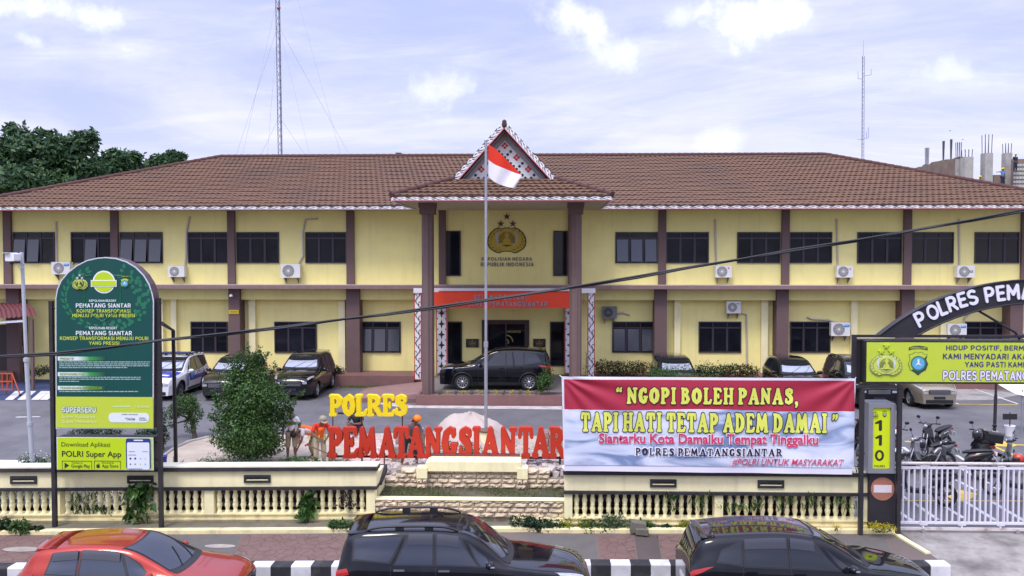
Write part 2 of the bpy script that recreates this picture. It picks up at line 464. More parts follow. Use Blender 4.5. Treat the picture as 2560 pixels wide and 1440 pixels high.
# plain bold capitals, drawn the same way: lines through the middle of each stroke
def _arc(cx, cy, rx, ry, a0, a1, n=9): return [(cx + rx * math.cos(R(a0 + (a1 - a0) * i / n)), cy + ry * math.sin(R(a0 + (a1 - a0) * i / n))) for i in range(n + 1)]
_S = {
 'A': ([[(.08, .08), (.36, .92), (.64, .08)], [(.19, .32), (.53, .32)]], .72), 'B': ([[(.09, .08), (.09, .92)], [(.09, .92)] + _arc(.33, .72, .2, .2, 90, -90) + [(.09, .52)], [(.09, .52)] + _arc(.36, .30, .22, .22, 90, -90) + [(.09, .08)]], .66),
 'C': ([_arc(.44, .5, .36, .42, 45, 315, 14)], .74), 'D': ([[(.09, .08), (.09, .92), (.3, .92)] + _arc(.32, .5, .32, .42, 88, -88, 12) + [(.3, .08), (.09, .08)]], .74), 'E': ([[(.5, .92), (.09, .92), (.09, .08), (.5, .08)], [(.09, .51), (.45, .51)]], .58),
 'F': ([[(.5, .92), (.09, .92), (.09, .08)], [(.09, .5), (.45, .5)]], .56), 'G': ([_arc(.44, .5, .36, .42, 50, 320, 14) + [(.74, .46), (.48, .46)]], .82), 'H': ([[(.09, .08), (.09, .92)], [(.6, .08), (.6, .92)], [(.09, .5), (.6, .5)]], .69),
 'I': ([[(.09, .08), (.09, .92)]], .18), 'J': ([[(.4, .92), (.4, .28)] + _arc(.24, .26, .16, .18, 0, -150, 7)], .5), 'K': ([[(.09, .08), (.09, .92)], [(.56, .92), (.12, .46)], [(.24, .58), (.6, .08)]], .66), 'L': ([[(.09, .92), (.09, .08), (.46, .08)]], .53),
 'M': ([[(.09, .08), (.11, .92), (.42, .35), (.73, .92), (.75, .08)]], .84), 'N': ([[(.09, .08), (.09, .92), (.6, .08), (.6, .92)]], .69), 'O': ([_arc(.46, .5, .38, .42, 0, 360, 20)], .92), 'P': ([[(.09, .08), (.09, .92)], [(.09, .92)] + _arc(.35, .68, .23, .24, 90, -90) + [(.09, .44)]], .66),
 'R': ([[(.09, .08), (.09, .92)], [(.09, .92)] + _arc(.35, .69, .22, .23, 90, -90) + [(.09, .46)], [(.32, .46), (.58, .08)]], .67), 'S': ([_arc(.32, .70, .22, .22, 40, 240, 9)[:-1] + _arc(.32, .29, .24, .215, 75, -140, 10)], .64), 'T': ([[(.06, .92), (.6, .92)], [(.33, .92), (.33, .08)]], .66),
 'U': ([[(.09, .92), (.09, .38)] + _arc(.34, .36, .25, .28, 180, 360, 10) + [(.59, .92)]], .68), 'V': ([[(.06, .92), (.34, .08), (.62, .92)]], .68), 'X': ([[(.08, .08), (.56, .92)], [(.56, .08), (.08, .92)]], .64), 'Y': ([[(.06, .92), (.34, .46), (.62, .92)], [(.34, .46), (.34, .08)]], .68),
 '1': ([[(.08, .72), (.30, .92), (.30, .08)]], .4), '0': ([_arc(.34, .5, .26, .42, 0, 360, 18)], .68), ',': ([[(.1, .1), (.05, -.08)]], .2),
}
def strokes_of(ch, r): return [[(x, y, r) for x, y in s] for s in _S[ch][0]]
def caps_line(body, r, iso, gap=.13, space=.36, h=.04):
    lo, x = [], 0
    for ch in body:
        if ch == ' ': x += space; continue
        k = ('sans', ch, round(r, 3), round(iso, 3), h)
        if k not in _GC: _GC[k] = contours(strokes_of(ch, r), iso, h)
        for lp in _GC[k]: lo.append([(p[0] + x, p[1]) for p in lp])
        x += _S[ch][1] + gap
    return lo
_bfont_lettering = lettering
def lettering(body, box, Y, m, parent, bold=0.0, rim=0.0, rim_m=None, shear=0.0, spacing=1.0, gap=0.004, name='lettering', extrude=0.0):
    if not all(c == ' ' or c in _S for c in body) or len(body) < 1 or shear:
        return _bfont_lettering(body, box, Y, m, parent, min(bold, .012), rim, rim_m, shear, spacing, gap, name, extrude)
    a, b = W(box[0], box[3], Y), W(box[2], box[1], Y); off = wloc(parent); o = None; ref = None
    r = .088 if bold else .05
    for iso, mm, nm, dy in ((0, m, name, gap * (2 if rim else 1)), (rim * 1.3, rim_m, 'lettering_outline', gap)):
        if iso == 0 and o is not None: break
        me = loops_mesh(caps_line(body, r, iso, .13 * spacing if spacing == 1 else .26), extrude); me.name = nm
        rf = fit(me, a.x - off.x, a.z - off.z, b.x - off.x, b.z - off.z, Y - off.y - dy, ref); ref = ref or rf
        me.materials.append(mm); q = link(nm, me, parent if o is None else o); o = o or q
    return o
# ------------------------------------------------------------------ shared materials
WALL = mat('cream plaster', lin(243, 230, 152), 0.85, 0.05, 1.2, bump=0.08, bscale=60, grime=0.16, gscale=0.5, gcol=(.46, .40, .26), streak=0.17)
WALLF = mat('pale cream plaster', lin(242, 232, 182), 0.85, 0.06, 2.0, bump=0.10, bscale=60, grime=0.22, gscale=0.9, gcol=(.40, .36, .27), streak=0.30)
WALLB = mat('grimy cream plinth', lin(232, 218, 166), 0.88, 0.08, 3.0, bump=0.15, bscale=50, grime=0.55, gscale=1.6, gcol=(.22, .20, .15), streak=0.55)
BROWN = mat('brown paint', lin(104, 82, 80), 0.75, 0.08, 2.0, streak=0.15, gcol=(.13, .11, .10))
BROWN2 = mat('weathered mauve ledge', lin(132, 104, 104), 0.8, 0.10, 3.0, streak=0.30, grime=0.2, gcol=(.30, .27, .26))
LEDGE_T = mat('pale mortar top', lin(190, 178, 172), 0.9, 0.12, 6.0, grime=0.3)
PLINTH = mat('red oxide plaster', lin(128, 92, 88), 0.85, 0.10, 2.5, grime=0.4, gcol=(.10, .07, .06), streak=0.25)
FRAME = mat('dark window frame', lin(50, 44, 54), 0.5, 0.1)
GLASS = mat('dark tinted glass', (0.010, 0.011, 0.016), 0.05, 0.9, 0.7, spec=0.16)
GLASSES = [GLASS, GLASS, mat('dark glass with dim curtain', (.024, .023, .026), .06, .8, .9, spec=.2), mat('brownish dark glass', (.014, .011, .011), .05, .8, .6, spec=.3)]
SHEET_G = mat('sky-lightened glass', (0.055, 0.060, 0.075), 0.10, 0.0, spec=0.9)  # greyer base colour stands in for sky reflected by the open casements
WHITE = mat('white paint', lin(232, 230, 232), 0.6, 0.05, 4.0, grime=0.1, gcol=(.45, .42, .38))
BLACKP = mat('black paint', (0.018, 0.016, 0.022), 0.55, 0.15, 5.0, grime=0.2, gcol=(.06, .055, .05))
RED = mat('red paint', lin(196, 32, 36), 0.55, 0.08)
ORANGE = mat('orange red paint', lin(236, 70, 34), 0.6, 0.05, 2.0)
ROOF = mat('brown stone coated roof', lin(104, 76, 57), 0.85, 0.15, 1.4, grime=0.40, gscale=0.35, gcol=(.05, .04, .037), bump=0.15, bscale=80)
ROOFD = mat('maroon ridge tile', lin(80, 48, 44), 0.8, 0.12, 3.0)
SOFFIT = mat('soffit board', lin(186, 174, 146), 0.8, 0.05, 2.0, grime=0.15, gcol=(.25, .22, .18))
STEEL = mat('galvanised steel', lin(168, 168, 176), 0.45, 0.12, 6.0, metal=0.6)
BLACKM = mat('black steel', (0.020, 0.018, 0.022), 0.5, 0.15, 8.0, grime=0.25, gscale=3, gcol=(.09, .07, .06))
CHROME = mat('chrome', (.75, .75, .78), 0.12, 0.0, metal=1.0)
RUBBER = mat('tyre rubber', (0.014, 0.014, 0.015), 0.8, 0.1)
CONC = mat('concrete', lin(168, 164, 158), 0.9, 0.15, 3.0, grime=0.35, gscale=1.2, gcol=(.12, .11, .10), bump=0.2, bscale=30)
DARKREV = mat('dark interior', (0.012, 0.010, 0.012), 0.8, 0.0)

# ------------------------------------------------------------------ ground
def yk(x): return 0.040 * x if x < 0 else 0.020 * x      # the street runs a little askew to the building
def skew(mb): mb.v = [(x, y + yk(x), z) for x, y, z in mb.v]; return mb
ASPH = mat('asphalt', (0.122, 0.118, 0.127), 0.9, 0.28, 0.7, grime=0.5, gscale=0.45, gcol=(.205, .20, .20), streak=.35, bump=0.3, bscale=120, detail=10)
ROADM = mat('street asphalt', (0.075, 0.074, 0.078), 0.9, 0.15, 1.5, grime=0.3, gscale=0.5, gcol=(.04, .04, .04), bump=0.3, bscale=120)
SAND = mat('sandy soil', lin(176, 162, 146), 0.95, 0.18, 2.0, grime=0.45, gscale=0.8, gcol=(.17, .14, .11), bump=0.5, bscale=25)
SIDEM = mat('concrete pavement slabs', lin(108, 96, 90), 0.9, 0.12, 2.0, grime=0.5, gscale=1.0, gcol=(.09, .08, .07), bump=0.2, bscale=60)
APRON = mat('stained concrete apron', lin(160, 154, 148), 0.9, 0.22, 1.6, streak=.5, grime=0.95, gscale=0.85, gcol=(.085, .08, .075), bump=0.3, bscale=40)

def sheet(name, poly, z, m, lift=0.0):
    "flat polygon of (x, y)"
    me = bpy.data.meshes.new(name)
    me.from_pydata([(x, y, (z if z is not None else ground_z(x, y)) + lift) for x, y in poly], [], [tuple(range(len(poly)))])
    me.materials.append(m); me.update()
    return kind(link(name, me))
sheet('ground', [(-600, -200), (600, -200), (600, 900), (-600, 900)], -0.02, mat('far ground', (.12, .13, .08), 0.95, 0.2, 0.05))
sheet('street', [(-120, -12), (120, -12), (120, 14.2 + yk(120)), (0, 14.2), (-120, 14.2 + yk(-120))], 0.0, ROADM)
mb = MB()                                                    # yard: a grid that follows the fall to the gate
xs = [-60, -30, -15, 0, 5.9, 6.2, 6.5, 6.8, 7.1, 7.4, 7.7, 8.0, 12, 20, 40, 60]
ys = [16.6, 17.5, 19, 21, 23.3, 26, 30, 35, 60]
mb.add([(x, y, ground_z(x, y)) for y in ys for x in xs],
       [(j * len(xs) + i, j * len(xs) + i + 1, (j + 1) * len(xs) + i + 1, (j + 1) * len(xs) + i) for j in range(len(ys) - 1) for i in range(len(xs) - 1)])
kind(mb.build('yard', ASPH))
# pavement between kerb and fence, its paving in painted panels
XG = W(2262, 1345, 15.9).x
kind(skew(MB().box(-40, 0, 14.35, 16.6, -0.1, 0.30).box(0, XG, 14.35, 16.3, -0.1, 0.30)).build('pavement', SIDEM))
PINK = bpy.data.materials.new('pink stamped paving'); PINK.use_nodes = True
def stamped(m, c1, c2, line, sc):
    n, l = m.node_tree.nodes, m.node_tree.links; p = n['Principled BSDF']; p.inputs['Roughness'].default_value = 0.9
    tc = N(n, 'ShaderNodeTexCoord'); vo = N(n, 'ShaderNodeTexVoronoi', feature='DISTANCE_TO_EDGE'); vo.inputs['Scale'].default_value = sc
    nz = N(n, 'ShaderNodeTexNoise'); nz.inputs['Scale'].default_value = 3; nz.inputs['Detail'].default_value = 8
    ad = N(n, 'ShaderNodeVectorMath', operation='MULTIPLY_ADD'); l.new(nz.outputs['Color'], ad.inputs[0]); ad.inputs[1].default_value = (.12, .12, 0); l.new(tc.outputs['Object'], ad.inputs[2])
    l.new(ad.outputs[0], vo.inputs['Vector']); l.new(tc.outputs['Object'], nz.inputs['Vector'])
    mr = N(n, 'ShaderNodeMapRange'); l.new(vo.outputs['Distance'], mr.inputs[0]); mr.inputs[1].default_value, mr.inputs[2].default_value = 0.008, 0.035
    a = N(n, 'ShaderNodeMix', data_type='RGBA'); l.new(nz.outputs['Fac'], a.inputs[0]); a.inputs[6].default_value = (*c1, 1); a.inputs[7].default_value = (*c2, 1)
    b = N(n, 'ShaderNodeMix', data_type='RGBA'); l.new(mr.outputs[0], b.inputs[0]); b.inputs[6].default_value = (*line, 1); l.new(a.outputs[2], b.inputs[7])
    l.new(b.outputs[2], p.inputs['Base Color'])
    bp = N(n, 'ShaderNodeBump'); bp.inputs['Strength'].default_value = 0.4; bp.inputs['Distance'].default_value = 0.02; l.new(mr.outputs[0], bp.inputs['Height']); l.new(bp.outputs[0], p.inputs['Normal'])
stamped(PINK, lin(100, 76, 70), lin(126, 101, 93), lin(86, 66, 61), 4.2)
GREY = mat('grey smooth slab', lin(96, 92, 88), 0.9, 0.15, 3.0, grime=0.5, gscale=1.5, gcol=(.1, .1, .09), bump=0.15)
DARKS = mat('dark drain slab', lin(86, 76, 72), 0.9, 0.15, 3.0, grime=0.5, gscale=1.5, gcol=(.05, .045, .04), bump=0.15)
def panel(px0, px1, m, py0=1404, py1=1338, lean=0):
    a, b, c, d = G(px0, py0, .30), G(px1, py0, .30), G(px1 + lean, py1, .30), G(px0 + lean, py1, .30)
    sheet('pavement_panel', [(p.x, p.y) for p in (a, b, c, d)], 0.304, m)
for x0, x1, m in ((-260, 90, PINK), (96, 330, GREY), (335, 372, PINK), (376, 575, GREY), (580, 866, PINK), (1330, 1495, GREY), (1502, 1592, PINK), (1596, 1654, DARKS), (1660, 2075, PINK), (2080, 2230, GREY)):
    panel(x0, x1, m, lean=28 if x1 < 900 else (-10 if x0 < 1600 else -18))
for px, py, w, h in ((55, 1374, .42, .13), (550, 1366, .34, .1)):
    c = G(px, py, .3)
    sheet('pavement_disc', [(c.x + w * math.cos(t * .4), c.y + h * math.sin(t * .4)) for t in range(16)], 0.310, mat('worn white disc', lin(158, 148, 138), 0.9, 0.2, 5, grime=.4))
# kerb in black and white blocks
mbw, mbb = MB(), MB()
x = -16.0; i = 0
while x < XG - 0.3:
    w = 0.405
    (mbw if i % 2 else mbb).rbox(x + .003, x + w - .003, 14.09, 14.36, -0.05, 0.325, 0.03, 'x'); x += w; i += 1
KW = mat('worn white kerb paint', lin(214, 212, 214), 0.8, 0.08, 5, grime=0.5, gscale=2.5, gcol=(.2, .19, .18), bump=.2)
KB = mat('worn black kerb paint', (0.022, 0.022, 0.026), 0.75, 0.2, 5, grime=0.45, gscale=3, gcol=(.11, .11, .10), bump=.2)
k = kind(skew(mbw).build('kerb', KW)); kind(skew(mbb).build('kerb_dark_blocks', KB, k))
# driveway apron in front of the gate
ap = MB()
for (y0, z0), (y1, z1) in (((13.4, .004), (15.2, .10)), ((15.2, .10), (17.2, .165))):
    ap.quad((XG + .02, y0, z0), (60, y0, z0), (60, y1, z1), (XG + .02, y1, z1))
kind(ap.build('driveway', APRON))
mb = MB(); p, q = W(2247, 1342, 15.9), G(2278, 1385, .2)
mb.obox(((p.x + q.x) / 2 + .05, (p.y + q.y) / 2, .17), (.12, 1.3, .34), Matrix.Rotation(R(9), 3, 'Z'))
kind(mb.build('kerb_end', WALLF))
mb = MB(); mb.rbox(-16, 0, 15.83, 15.97, .2, .40, .02, 'x'); mb.rbox(0, XG - .1, 15.76, 15.90, .2, .40, .02, 'x')
kind(skew(mb).build('planting_kerb', WALLB))
sheet('planting_strip', [(-16, 15.9 - .64), (0, 15.9), (XG - .1, 15.95), (XG - .1, 16.5), (0, 16.6), (-16, 16.1)], 0.36, mat('dusty bed soil', (.17, .15, .105), .95, .3, 6, bump=.5, grime=.5, gscale=3, gcol=(.05, .055, .03)))
# garden in front of the letters: sandy soil with a curved edge
edge = [(395, 1160), (408, 1142), (432, 1124), (470, 1106), (520, 1094), (580, 1088), (660, 1086), (740, 1089), (820, 1086), (900, 1085), (1010, 1082), (1100, 1087), (1200, 1090), (1330, 1090), (1440, 1093), (1600, 1098)]
ge = [G(*e) for e in edge]
sheet('garden_soil', [(ge[0].x - .1, 16.6)] + [(p.x, p.y) for p in ge] + [(ge[-1].x, 16.6)], 0.558, SAND)
mb = MB(); mb.tube([(p.x, p.y, .57) for p in ge[:7]], .05, 6)
kind(mb.build('garden_edging', CONC))
STAMP2 = bpy.data.materials.new('dusty paving blocks'); STAMP2.use_nodes = True
stamped(STAMP2, lin(184, 152, 142), lin(205, 186, 172), lin(140, 112, 102), 3.4)
pv = [G(*e) for e in ((850, 1092), (1000, 1090), (985, 1112), (970, 1142), (930, 1195), (840, 1195), (868, 1140))]
sheet('garden_path', [(p.x, p.y) for p in pv], 0.562, STAMP2)
st = [G(*e) for e in ((912, 1185), (946, 1143), (955, 1143), (925, 1185))]
sheet('paver_strip', [(p.x, p.y) for p in st], 0.566, mat('red paver', lin(132, 84, 78), .9, .2, 8))
# pale worn stripe at the foot of the drop-off
st = [G(*e) for e in ((1000, 1010), (1035, 1014), (1405, 1016), (1405, 1024), (1200, 1022), (1010, 1020), (900, 1003), (905, 998))]
sheet('worn_kerb_paint', [(p.x, p.y) for p in st], 0.556, mat('worn pale paint', lin(196, 188, 184), .9, .15, 3, grime=.75, gscale=2.0, gcol=(.17, .16, .16)))
# grass verge under the plinth
def mark(px0, py0, px1, py1, w, m, name='parking_line', lift=.006):
    a, b = G(px0, py0), G(px1, py1); d = (b - a).to_2d().normalized(); nn = Vector((-d.y, d.x)) * w / 2
    mb = MB(); n = max(1, int((b - a).length / 1.5)); v = []
    for i in range(n + 1):
        q = a.lerp(b, i / n)
        for s in (-1, 1):
            x, y = q.x + nn.x * s, q.y + nn.y * s; v.append((x, y, ground_z(x, y) + lift))
    mb.add(v, [(2 * i, 2 * i + 1, 2 * i + 3, 2 * i + 2) for i in range(n)])
    kind(mb.build(name, m))
YEL = mat('worn yellow line', lin(204, 172, 66), .85, .15, 3, grime=.5, gscale=2.0, gcol=(.14, .13, .12))
WHL = mat('worn white line', lin(206, 204, 206), .85, .1, 3, grime=.4, gscale=2.0, gcol=(.16, .16, .16))
for a in ((2235, 1009, 2545, 1012, .09), (2262, 1104, 2300, 1105, .11), (2465, 1108, 2545, 1142, .13), (2530, 1112, 2600, 1114, .1), (2236, 1252, 2600, 1253, .06)): mark(*a, YEL, 'yellow_line')
for a in ((2212, 998, 2240, 1010, .09), (2365, 1000, 2396, 1010, .09), (2418, 966, 2545, 1010, .10), (2258, 1118, 2286, 1140, .12), (2391, 1138, 2412, 1151, .12), (2395, 1167, 2505, 1228, .13),
          (2284, 1256, 2345, 1300, .11), (2390, 1200, 2440, 1226, .10), (2355, 1262, 2410, 1296, .11), (2412, 1254, 2490, 1302, .12), (2480, 1255, 2570, 1308, .12), (2236, 1225, 2270, 1250, .1), (2240, 1275, 2285, 1305, .11)): mark(*a, WHL)
bl = [G(*e) for e in ((2362, 1228), (2405, 1226), (2445, 1236), (2420, 1252), (2385, 1254), (2366, 1244))]
sheet('yellow_patch', [(p.x, p.y) for p in bl], None, YEL, .009)
bl = [G(*e) for e in ((2462, 1104), (2500, 1101), (2545, 1113), (2530, 1118), (2480, 1115))]
sheet('yellow_patch', [(p.x, p.y) for p in bl], None, YEL, .009)
pt = [G(*e) for e in ((2300, 985), (2420, 968), (2560, 985), (2480, 1000), (2330, 1002))]
sheet('worn_patch', [(p.x, p.y) for p in pt], None, mat('pale worn asphalt', lin(158, 152, 148), .9, .2, 3, grime=.8, gscale=1.2, gcol=(.12, .12, .12)), .004)
mark(40, 1043, 100, 1042, .12, WHL, 'faded_dash')
# blue painted bay and zebra crossing on the left
BLUE = mat('faded blue paint', lin(44, 58, 98), .85, .15, 2, grime=.35, gscale=1.0, gcol=(.09, .09, .11))
bl = [G(*e) for e in ((-80, 946), (24, 946), (140, 950), (150, 1001), (14, 1001), (-80, 1001))]
sheet('blue_bay', [(p.x, p.y) for p in bl], None, BLUE, .004)
for x in (12, 43, 77, 99, 125, 150):
    bl = [G(*e) for e in ((x, 1000), (x + 20, 1000), (x + 48, 978), (x + 26, 978))]
    sheet('zebra_stripe', [(p.x, p.y) for p in bl], None, WHL, .010)

# ------------------------------------------------------------------ police station
YU, YG, YE = 33.5, 33.9, 32.3
bld = thing('police_station', 'long cream two storey police station with brown columns and brown tiled hip roof', 'building', (-1.3, YU, 0.55))
X0, X1 = -27.0, 24.4                     # wall ends
mb = MB(); mb.box(X0, X1, YU, 52, 5.1, 9.0)
mb.build('upper_wall', WALL, bld)
mb = MB(); mb.box(X0, X1, YG, 51.8, .3, 5.1); mb.box(X0, X1, YU + .0, YG, 4.54, 5.08)
mb.build('ground_wall', WALL, bld)
mb = MB(); mb.box(X0, X1, 32.9, YU - .001, 5.09, 5.262); mb.build('storey_ledge', BROWN2, bld)
mb = MB(); mb.box(X0, X1, 32.905, YU - .002, 5.263, 5.28); mb.build('ledge_topping', LEDGE_T, bld)

def wx(px, Y=YU): return W(px, 680 if Y > 20 else 1220, Y).x
mb = MB()
for a, b in ((14, 33), (281, 299), (572, 590), (868, 887), (1098, 1115), (1420, 1440), (1645, 1664), (1952, 1971), (2256, 2275), (2549, 2568)):
    MB().box(wx(a), wx(b), YU - .14, YU - .001, 5.281, 8.90).build('upper_column', BROWN, bld)
for a, b in ((13, 45), (280, 305), (570, 598), (865, 898), (1637, 1668), (1943, 1973), (2256, 2288), (2528, 2560)):
    MB().box(wx(a, 33.3), wx(b, 33.3), 33.3, YG + .01, .5, 5.085).build('ground_column', BROWN, bld)
for a, b in ((395, 405), (425, 438), (620, 636), (845, 861), (1687, 1702), (1905, 1922), (2130, 2146), (2355, 2371)):
    MB().box(wx(a, 33.7), wx(b, 33.7), 33.72, YG + .01, .5, 4.538).build('pilaster', WALLF, bld)
for a, b in ((-60, 0), (400, 1035), (1488, 2560)):
    MB().box(wx(a, 32.5), wx(b, 32.5), 32.4, YG, .4, 1.05).build('plinth', PLINTH, bld)

def window(px0, py0, px1, py1, Y, cols=3, sky=(), transom=True, name='window'):
    a, b = W(px0, py1, Y), W(px1, py0, Y); x0, x1, z0, z1 = a.x, b.x, a.z, b.z
    f = MB(); t = .055; d0, d1 = Y - .05, Y + .02
    zt = z1 - (z1 - z0) * .20
    f.box(x0, x1, d0, d1, z1 - t, z1); f.box(x0, x1, d0, d1, z0, z0 + t)
    f.box(x0, x0 + t, d0, d1, z0 + t, z1 - t); f.box(x1 - t, x1, d0, d1, z0 + t, z1 - t)
    cw = (x1 - x0) / cols
    if transom: f.box(x0 + t, x1 - t, d0 + .004, d1, zt - .035, zt + .035)
    for c in range(1, cols):
        xc = x0 + c * cw; top = zt - .035 if transom else z1 - t
        f.box(xc - .05, xc + .05, d0 + .004, d1, z0 + t, top)
        if transom: f.box(xc - .022, xc + .022, d0 + .004, d1, zt + .035, z1 - t)
    w = f.build(name, FRAME, bld)
    g = MB(); g.quad((x0 + t, Y - .012, z0 + t), (x1 - t, Y - .012, z0 + t), (x1 - t, Y - .012, z1 - t), (x0 + t, Y - .012, z1 - t))
    g.build('pane', random.choice(GLASSES), w)
    for c in sky:
        xa, xb = x0 + c * cw + .07, x0 + (c + 1) * cw - .07; h = zt - .06 - z0 - .08
        o = .10 if Y == YU else .05
        cs = MB(); cs.add([(xa, Y - .055 - o, z0 + .08), (xb, Y - .055 - o, z0 + .08), (xb, Y - .055, zt - .06), (xa, Y - .055, zt - .06)], [(0, 1, 2, 3)])
        cs.build('casement', SHEET_G, w)
    return w
for a, b, s in ((35, 137, (0, 1)), (179, 280, (1,)), (301, 407, (0, 1, 2)), (471, 571, ()), (592, 698, ()), (764, 867, ()), (1538, 1644, (0, 1, 2)), (1665, 1772, ()), (1842, 1951, ()), (1972, 2080, ()), (2142, 2255, ()), (2276, 2384, ()), (2435, 2548, ())):
    window(a, 580, b, 658, YU, 3, s)
for a, b, s in ((478, 570, ()), (687, 792, ()), (899, 1002, (0, 1, 2)), (1530, 1636, (0, 1, 2)), (1746, 1853, ()), (1974, 2076, ()), (2410, 2527, ())):
    window(a, 804, b, 881, YG, 3, s)
for a, b in ((1116, 1152), (1383, 1419)):
    window(a, 577, b, 690, YU, 1, (), False)
for a, b in ((1118, 1155), (1375, 1412)):
    window(a, 804, b, 915, YG, 1, (), False, 'side_window')
# entrance door: dark frame with glass leaves
a, b = W(1205, 958, YG), W(1323, 800, YG)
mb = MB(); mb.box(a.x, b.x, YG - .09, YG + .02, b.z - .2, b.z); mb.box(a.x, a.x + .32, YG - .09, YG + .02, a.z, b.z - .2); mb.box(b.x - .22, b.x, YG - .09, YG + .02, a.z, b.z - .2)
dr = mb.build('door', mat('dark brown door frame', lin(58, 40, 36), .6, .1), bld)
mb = MB(); mb.quad((a.x + .32, YG - .02, a.z), (b.x - .22, YG - .02, a.z), (b.x - .22, YG - .02, b.z - .2), (a.x + .32, YG - .02, b.z - .2)); mb.build('pane', GLASS, dr)
mb = MB(); xm = (a.x + b.x) / 2 + .02; mb.box(xm - .03, xm + .03, YG - .06, YG - .025, a.z, b.z - .2); mb.build('stile', FRAME, dr)
GOLDT = mat('faded gold lettering', lin(150, 132, 70), .6, 0)
lettering('TANGSIANTAR', (1264, 826, 1302, 832), YG - .025, GOLDT, dr, .02)
mb = MB(); c = W(1265, 852, YG)
for r0, r1, t0, t1 in ((.30, .36, 0, 90), (.10, .15, -50, 80)):
    for k in range(8):
        t, u = R(t0 + (t1 - t0) * k / 8), R(t0 + (t1 - t0) * (k + 1) / 8)
        mb.add([(c.x + r * math.cos(q), YG - .03, c.z + r * math.sin(q) - .05) for r, q in ((r0, t), (r1, t), (r1, u), (r0, u))], [(0, 1, 2, 3)])
mb.build('door_emblem', GOLDT, dr)

# main roof: stepped tile courses on the front slope, plain planes elsewhere
SLOPE = math.atan2(3.5, 8.7)
def courses(O, ux, us, lo, hi, length, n, step=.07, lift=.048):
    un = ux.cross(us).normalized()
    if un.z < 0: un = -un
    mb = MB(); c = length / n
    for i in range(n):
        s0, s1 = i * c, (i + 1) * c + .05
        a, b = lo(s0 + c / 2), hi(s0 + c / 2)
        a1, b1 = lo(min(s1, length)), hi(min(s1, length)); a0, b0 = lo(s0), hi(s0)
        m = max(2, int((b - a) / step)); v = []
        for j in range(m + 1):
            t = j / m; x0 = a0 + (b0 - a0) * t; x1 = a1 + (b1 - a1) * t
            wv = .022 * math.sin(2 * math.pi * x0 / .28 + i * 2.1) + .012 * math.sin(x0 * 1.7 + i * 3.3)
            low = O + ux * x0 + us * (s0 - .02 + wv * .35)
            v += [low - un * .02, low + un * (lift + wv), O + ux * x1 + us * s1 + un * (.012 + wv * .4)]
        f = []
        for j in range(m):
            q = j * 3
            f += [(q, q + 3, q + 4, q + 1), (q + 1, q + 4, q + 5, q + 2)]
        mb.add(v, f)
    return mb
zE = 8.97; EL, ER = -27.6, 25.0; run = 8.7; zR = zE + 3.5
us = Vector((0, math.cos(SLOPE), math.sin(SLOPE))); L = run / math.cos(SLOPE)
cs_ = math.cos(SLOPE)
mb = courses(Vector((0, YE - .06, zE)), Vector((1, 0, 0)), us, lambda s: EL + s * cs_, lambda s: ER - s * cs_, L, 25)
yR = YE + run; yB = YE + 2 * run
mb.add([(EL, YE, zE), (EL, yB, zE), (EL + run, yR, zR)], [(0, 1, 2)])
mb.add([(ER, YE, zE), (ER, yB, zE), (ER - run, yR, zR)], [(0, 1, 2)])
mb.add([(EL, yB, zE), (ER, yB, zE), (ER - run, yR, zR), (EL + run, yR, zR)], [(0, 1, 2, 3)])
roof = mb.build('roof', ROOF, bld)
mb = MB()
def capline(p, q, r=.13):
    p, q = Vector(p), Vector(q); n = max(2, int((q - p).length / .38))
    for i in range(n):
        a, b = p.lerp(q, i / n), p.lerp(q, (i + 1.12) / n); mb.tube([a, b], [r * 1.08, r * .92], 8)
capline((EL, YE, zE + .05), (EL + run, yR, zR + .05)); capline((ER, YE, zE + .05), (ER - run, yR, zR + .05)); capline((EL + run, yR, zR + .05), (ER - run, yR, zR + .05))
mb.build('ridge_cap', ROOFD, roof)
# eaves: soffit and the carved fascia board with its running black leaf ornament
def fascia(p0, p1, h, z, side=Vector((0, -1, 0)), name='fascia', per=.56):
    p0, p1 = Vector(p0), Vector(p1); d = (p1 - p0); Ln = d.length; d.normalize()
    up = Vector((0, 0, 1)) if abs(d.z) < .1 else Vector((-d.z, 0, d.x)) * (1 if d.x > 0 else -1)
    b = MB()
    for o0, o1, za, zb, lst in ((0.0, .05, 0, h, 'w'),):
        q = [p0 - side * 0.0, p1]
        v = []
        for e in (p0, p1):
            for s in (0, .05):
                for u in (0, h): v.append(e + side * s + up * u)
        b.add(v, [(0, 2, 6, 4), (2, 3, 7, 6), (3, 1, 5, 7), (1, 0, 4, 5), (0, 1, 3, 2), (4, 6, 7, 5)])
    f = b.build(name, WHITE, bld)
    r = MB(); r.add([p0 + side * .054 + up * 0, p1 + side * .054, p1 + side * .054 + up * h * .16, p0 + side * .054 + up * h * .16], [(0, 1, 2, 3)])
    r.build('red_edge', mat('dull crimson edge', lin(176, 58, 78), .6, .1), f)
    k = MB(); n = int(Ln / per)
    def shape(base, pts): k.add([p0 + d * ((base + x) * Ln / n) + side * .055 + up * (y * h) for x, y in pts], [tuple(range(len(pts)))])
    for i in range(n):
        shape(i, [(.02, 1), (.55, 1), (.5, .9), (.3, .84), (.1, .9)])
        shape(i, [(.12, .82), (.3, .8), (.62, .42), (.95, .26), (.6, .3), (.36, .52)])
        shape(i, [(.5, .8), (.8, .86), (1.0, .62), (.86, .66), (.72, .72)])
        shape(i, [(.0, .58), (.14, .6), (.3, .36), (.4, .2), (.2, .32)])
    k.build('black_ornament', BLACKP, f)
    return f
fascia((EL, YE - .06, zE - .19), (-5.85, YE - .06, zE - .19), .15, 0)
fascia((2.72, YE - .06, zE - .19), (ER, YE - .06, zE - .19), .15, 0)
mb = MB(); mb.box(EL + .05, ER - .05, YE, YU, zE - .14, zE - .10); mb.build('soffit', SOFFIT, bld)

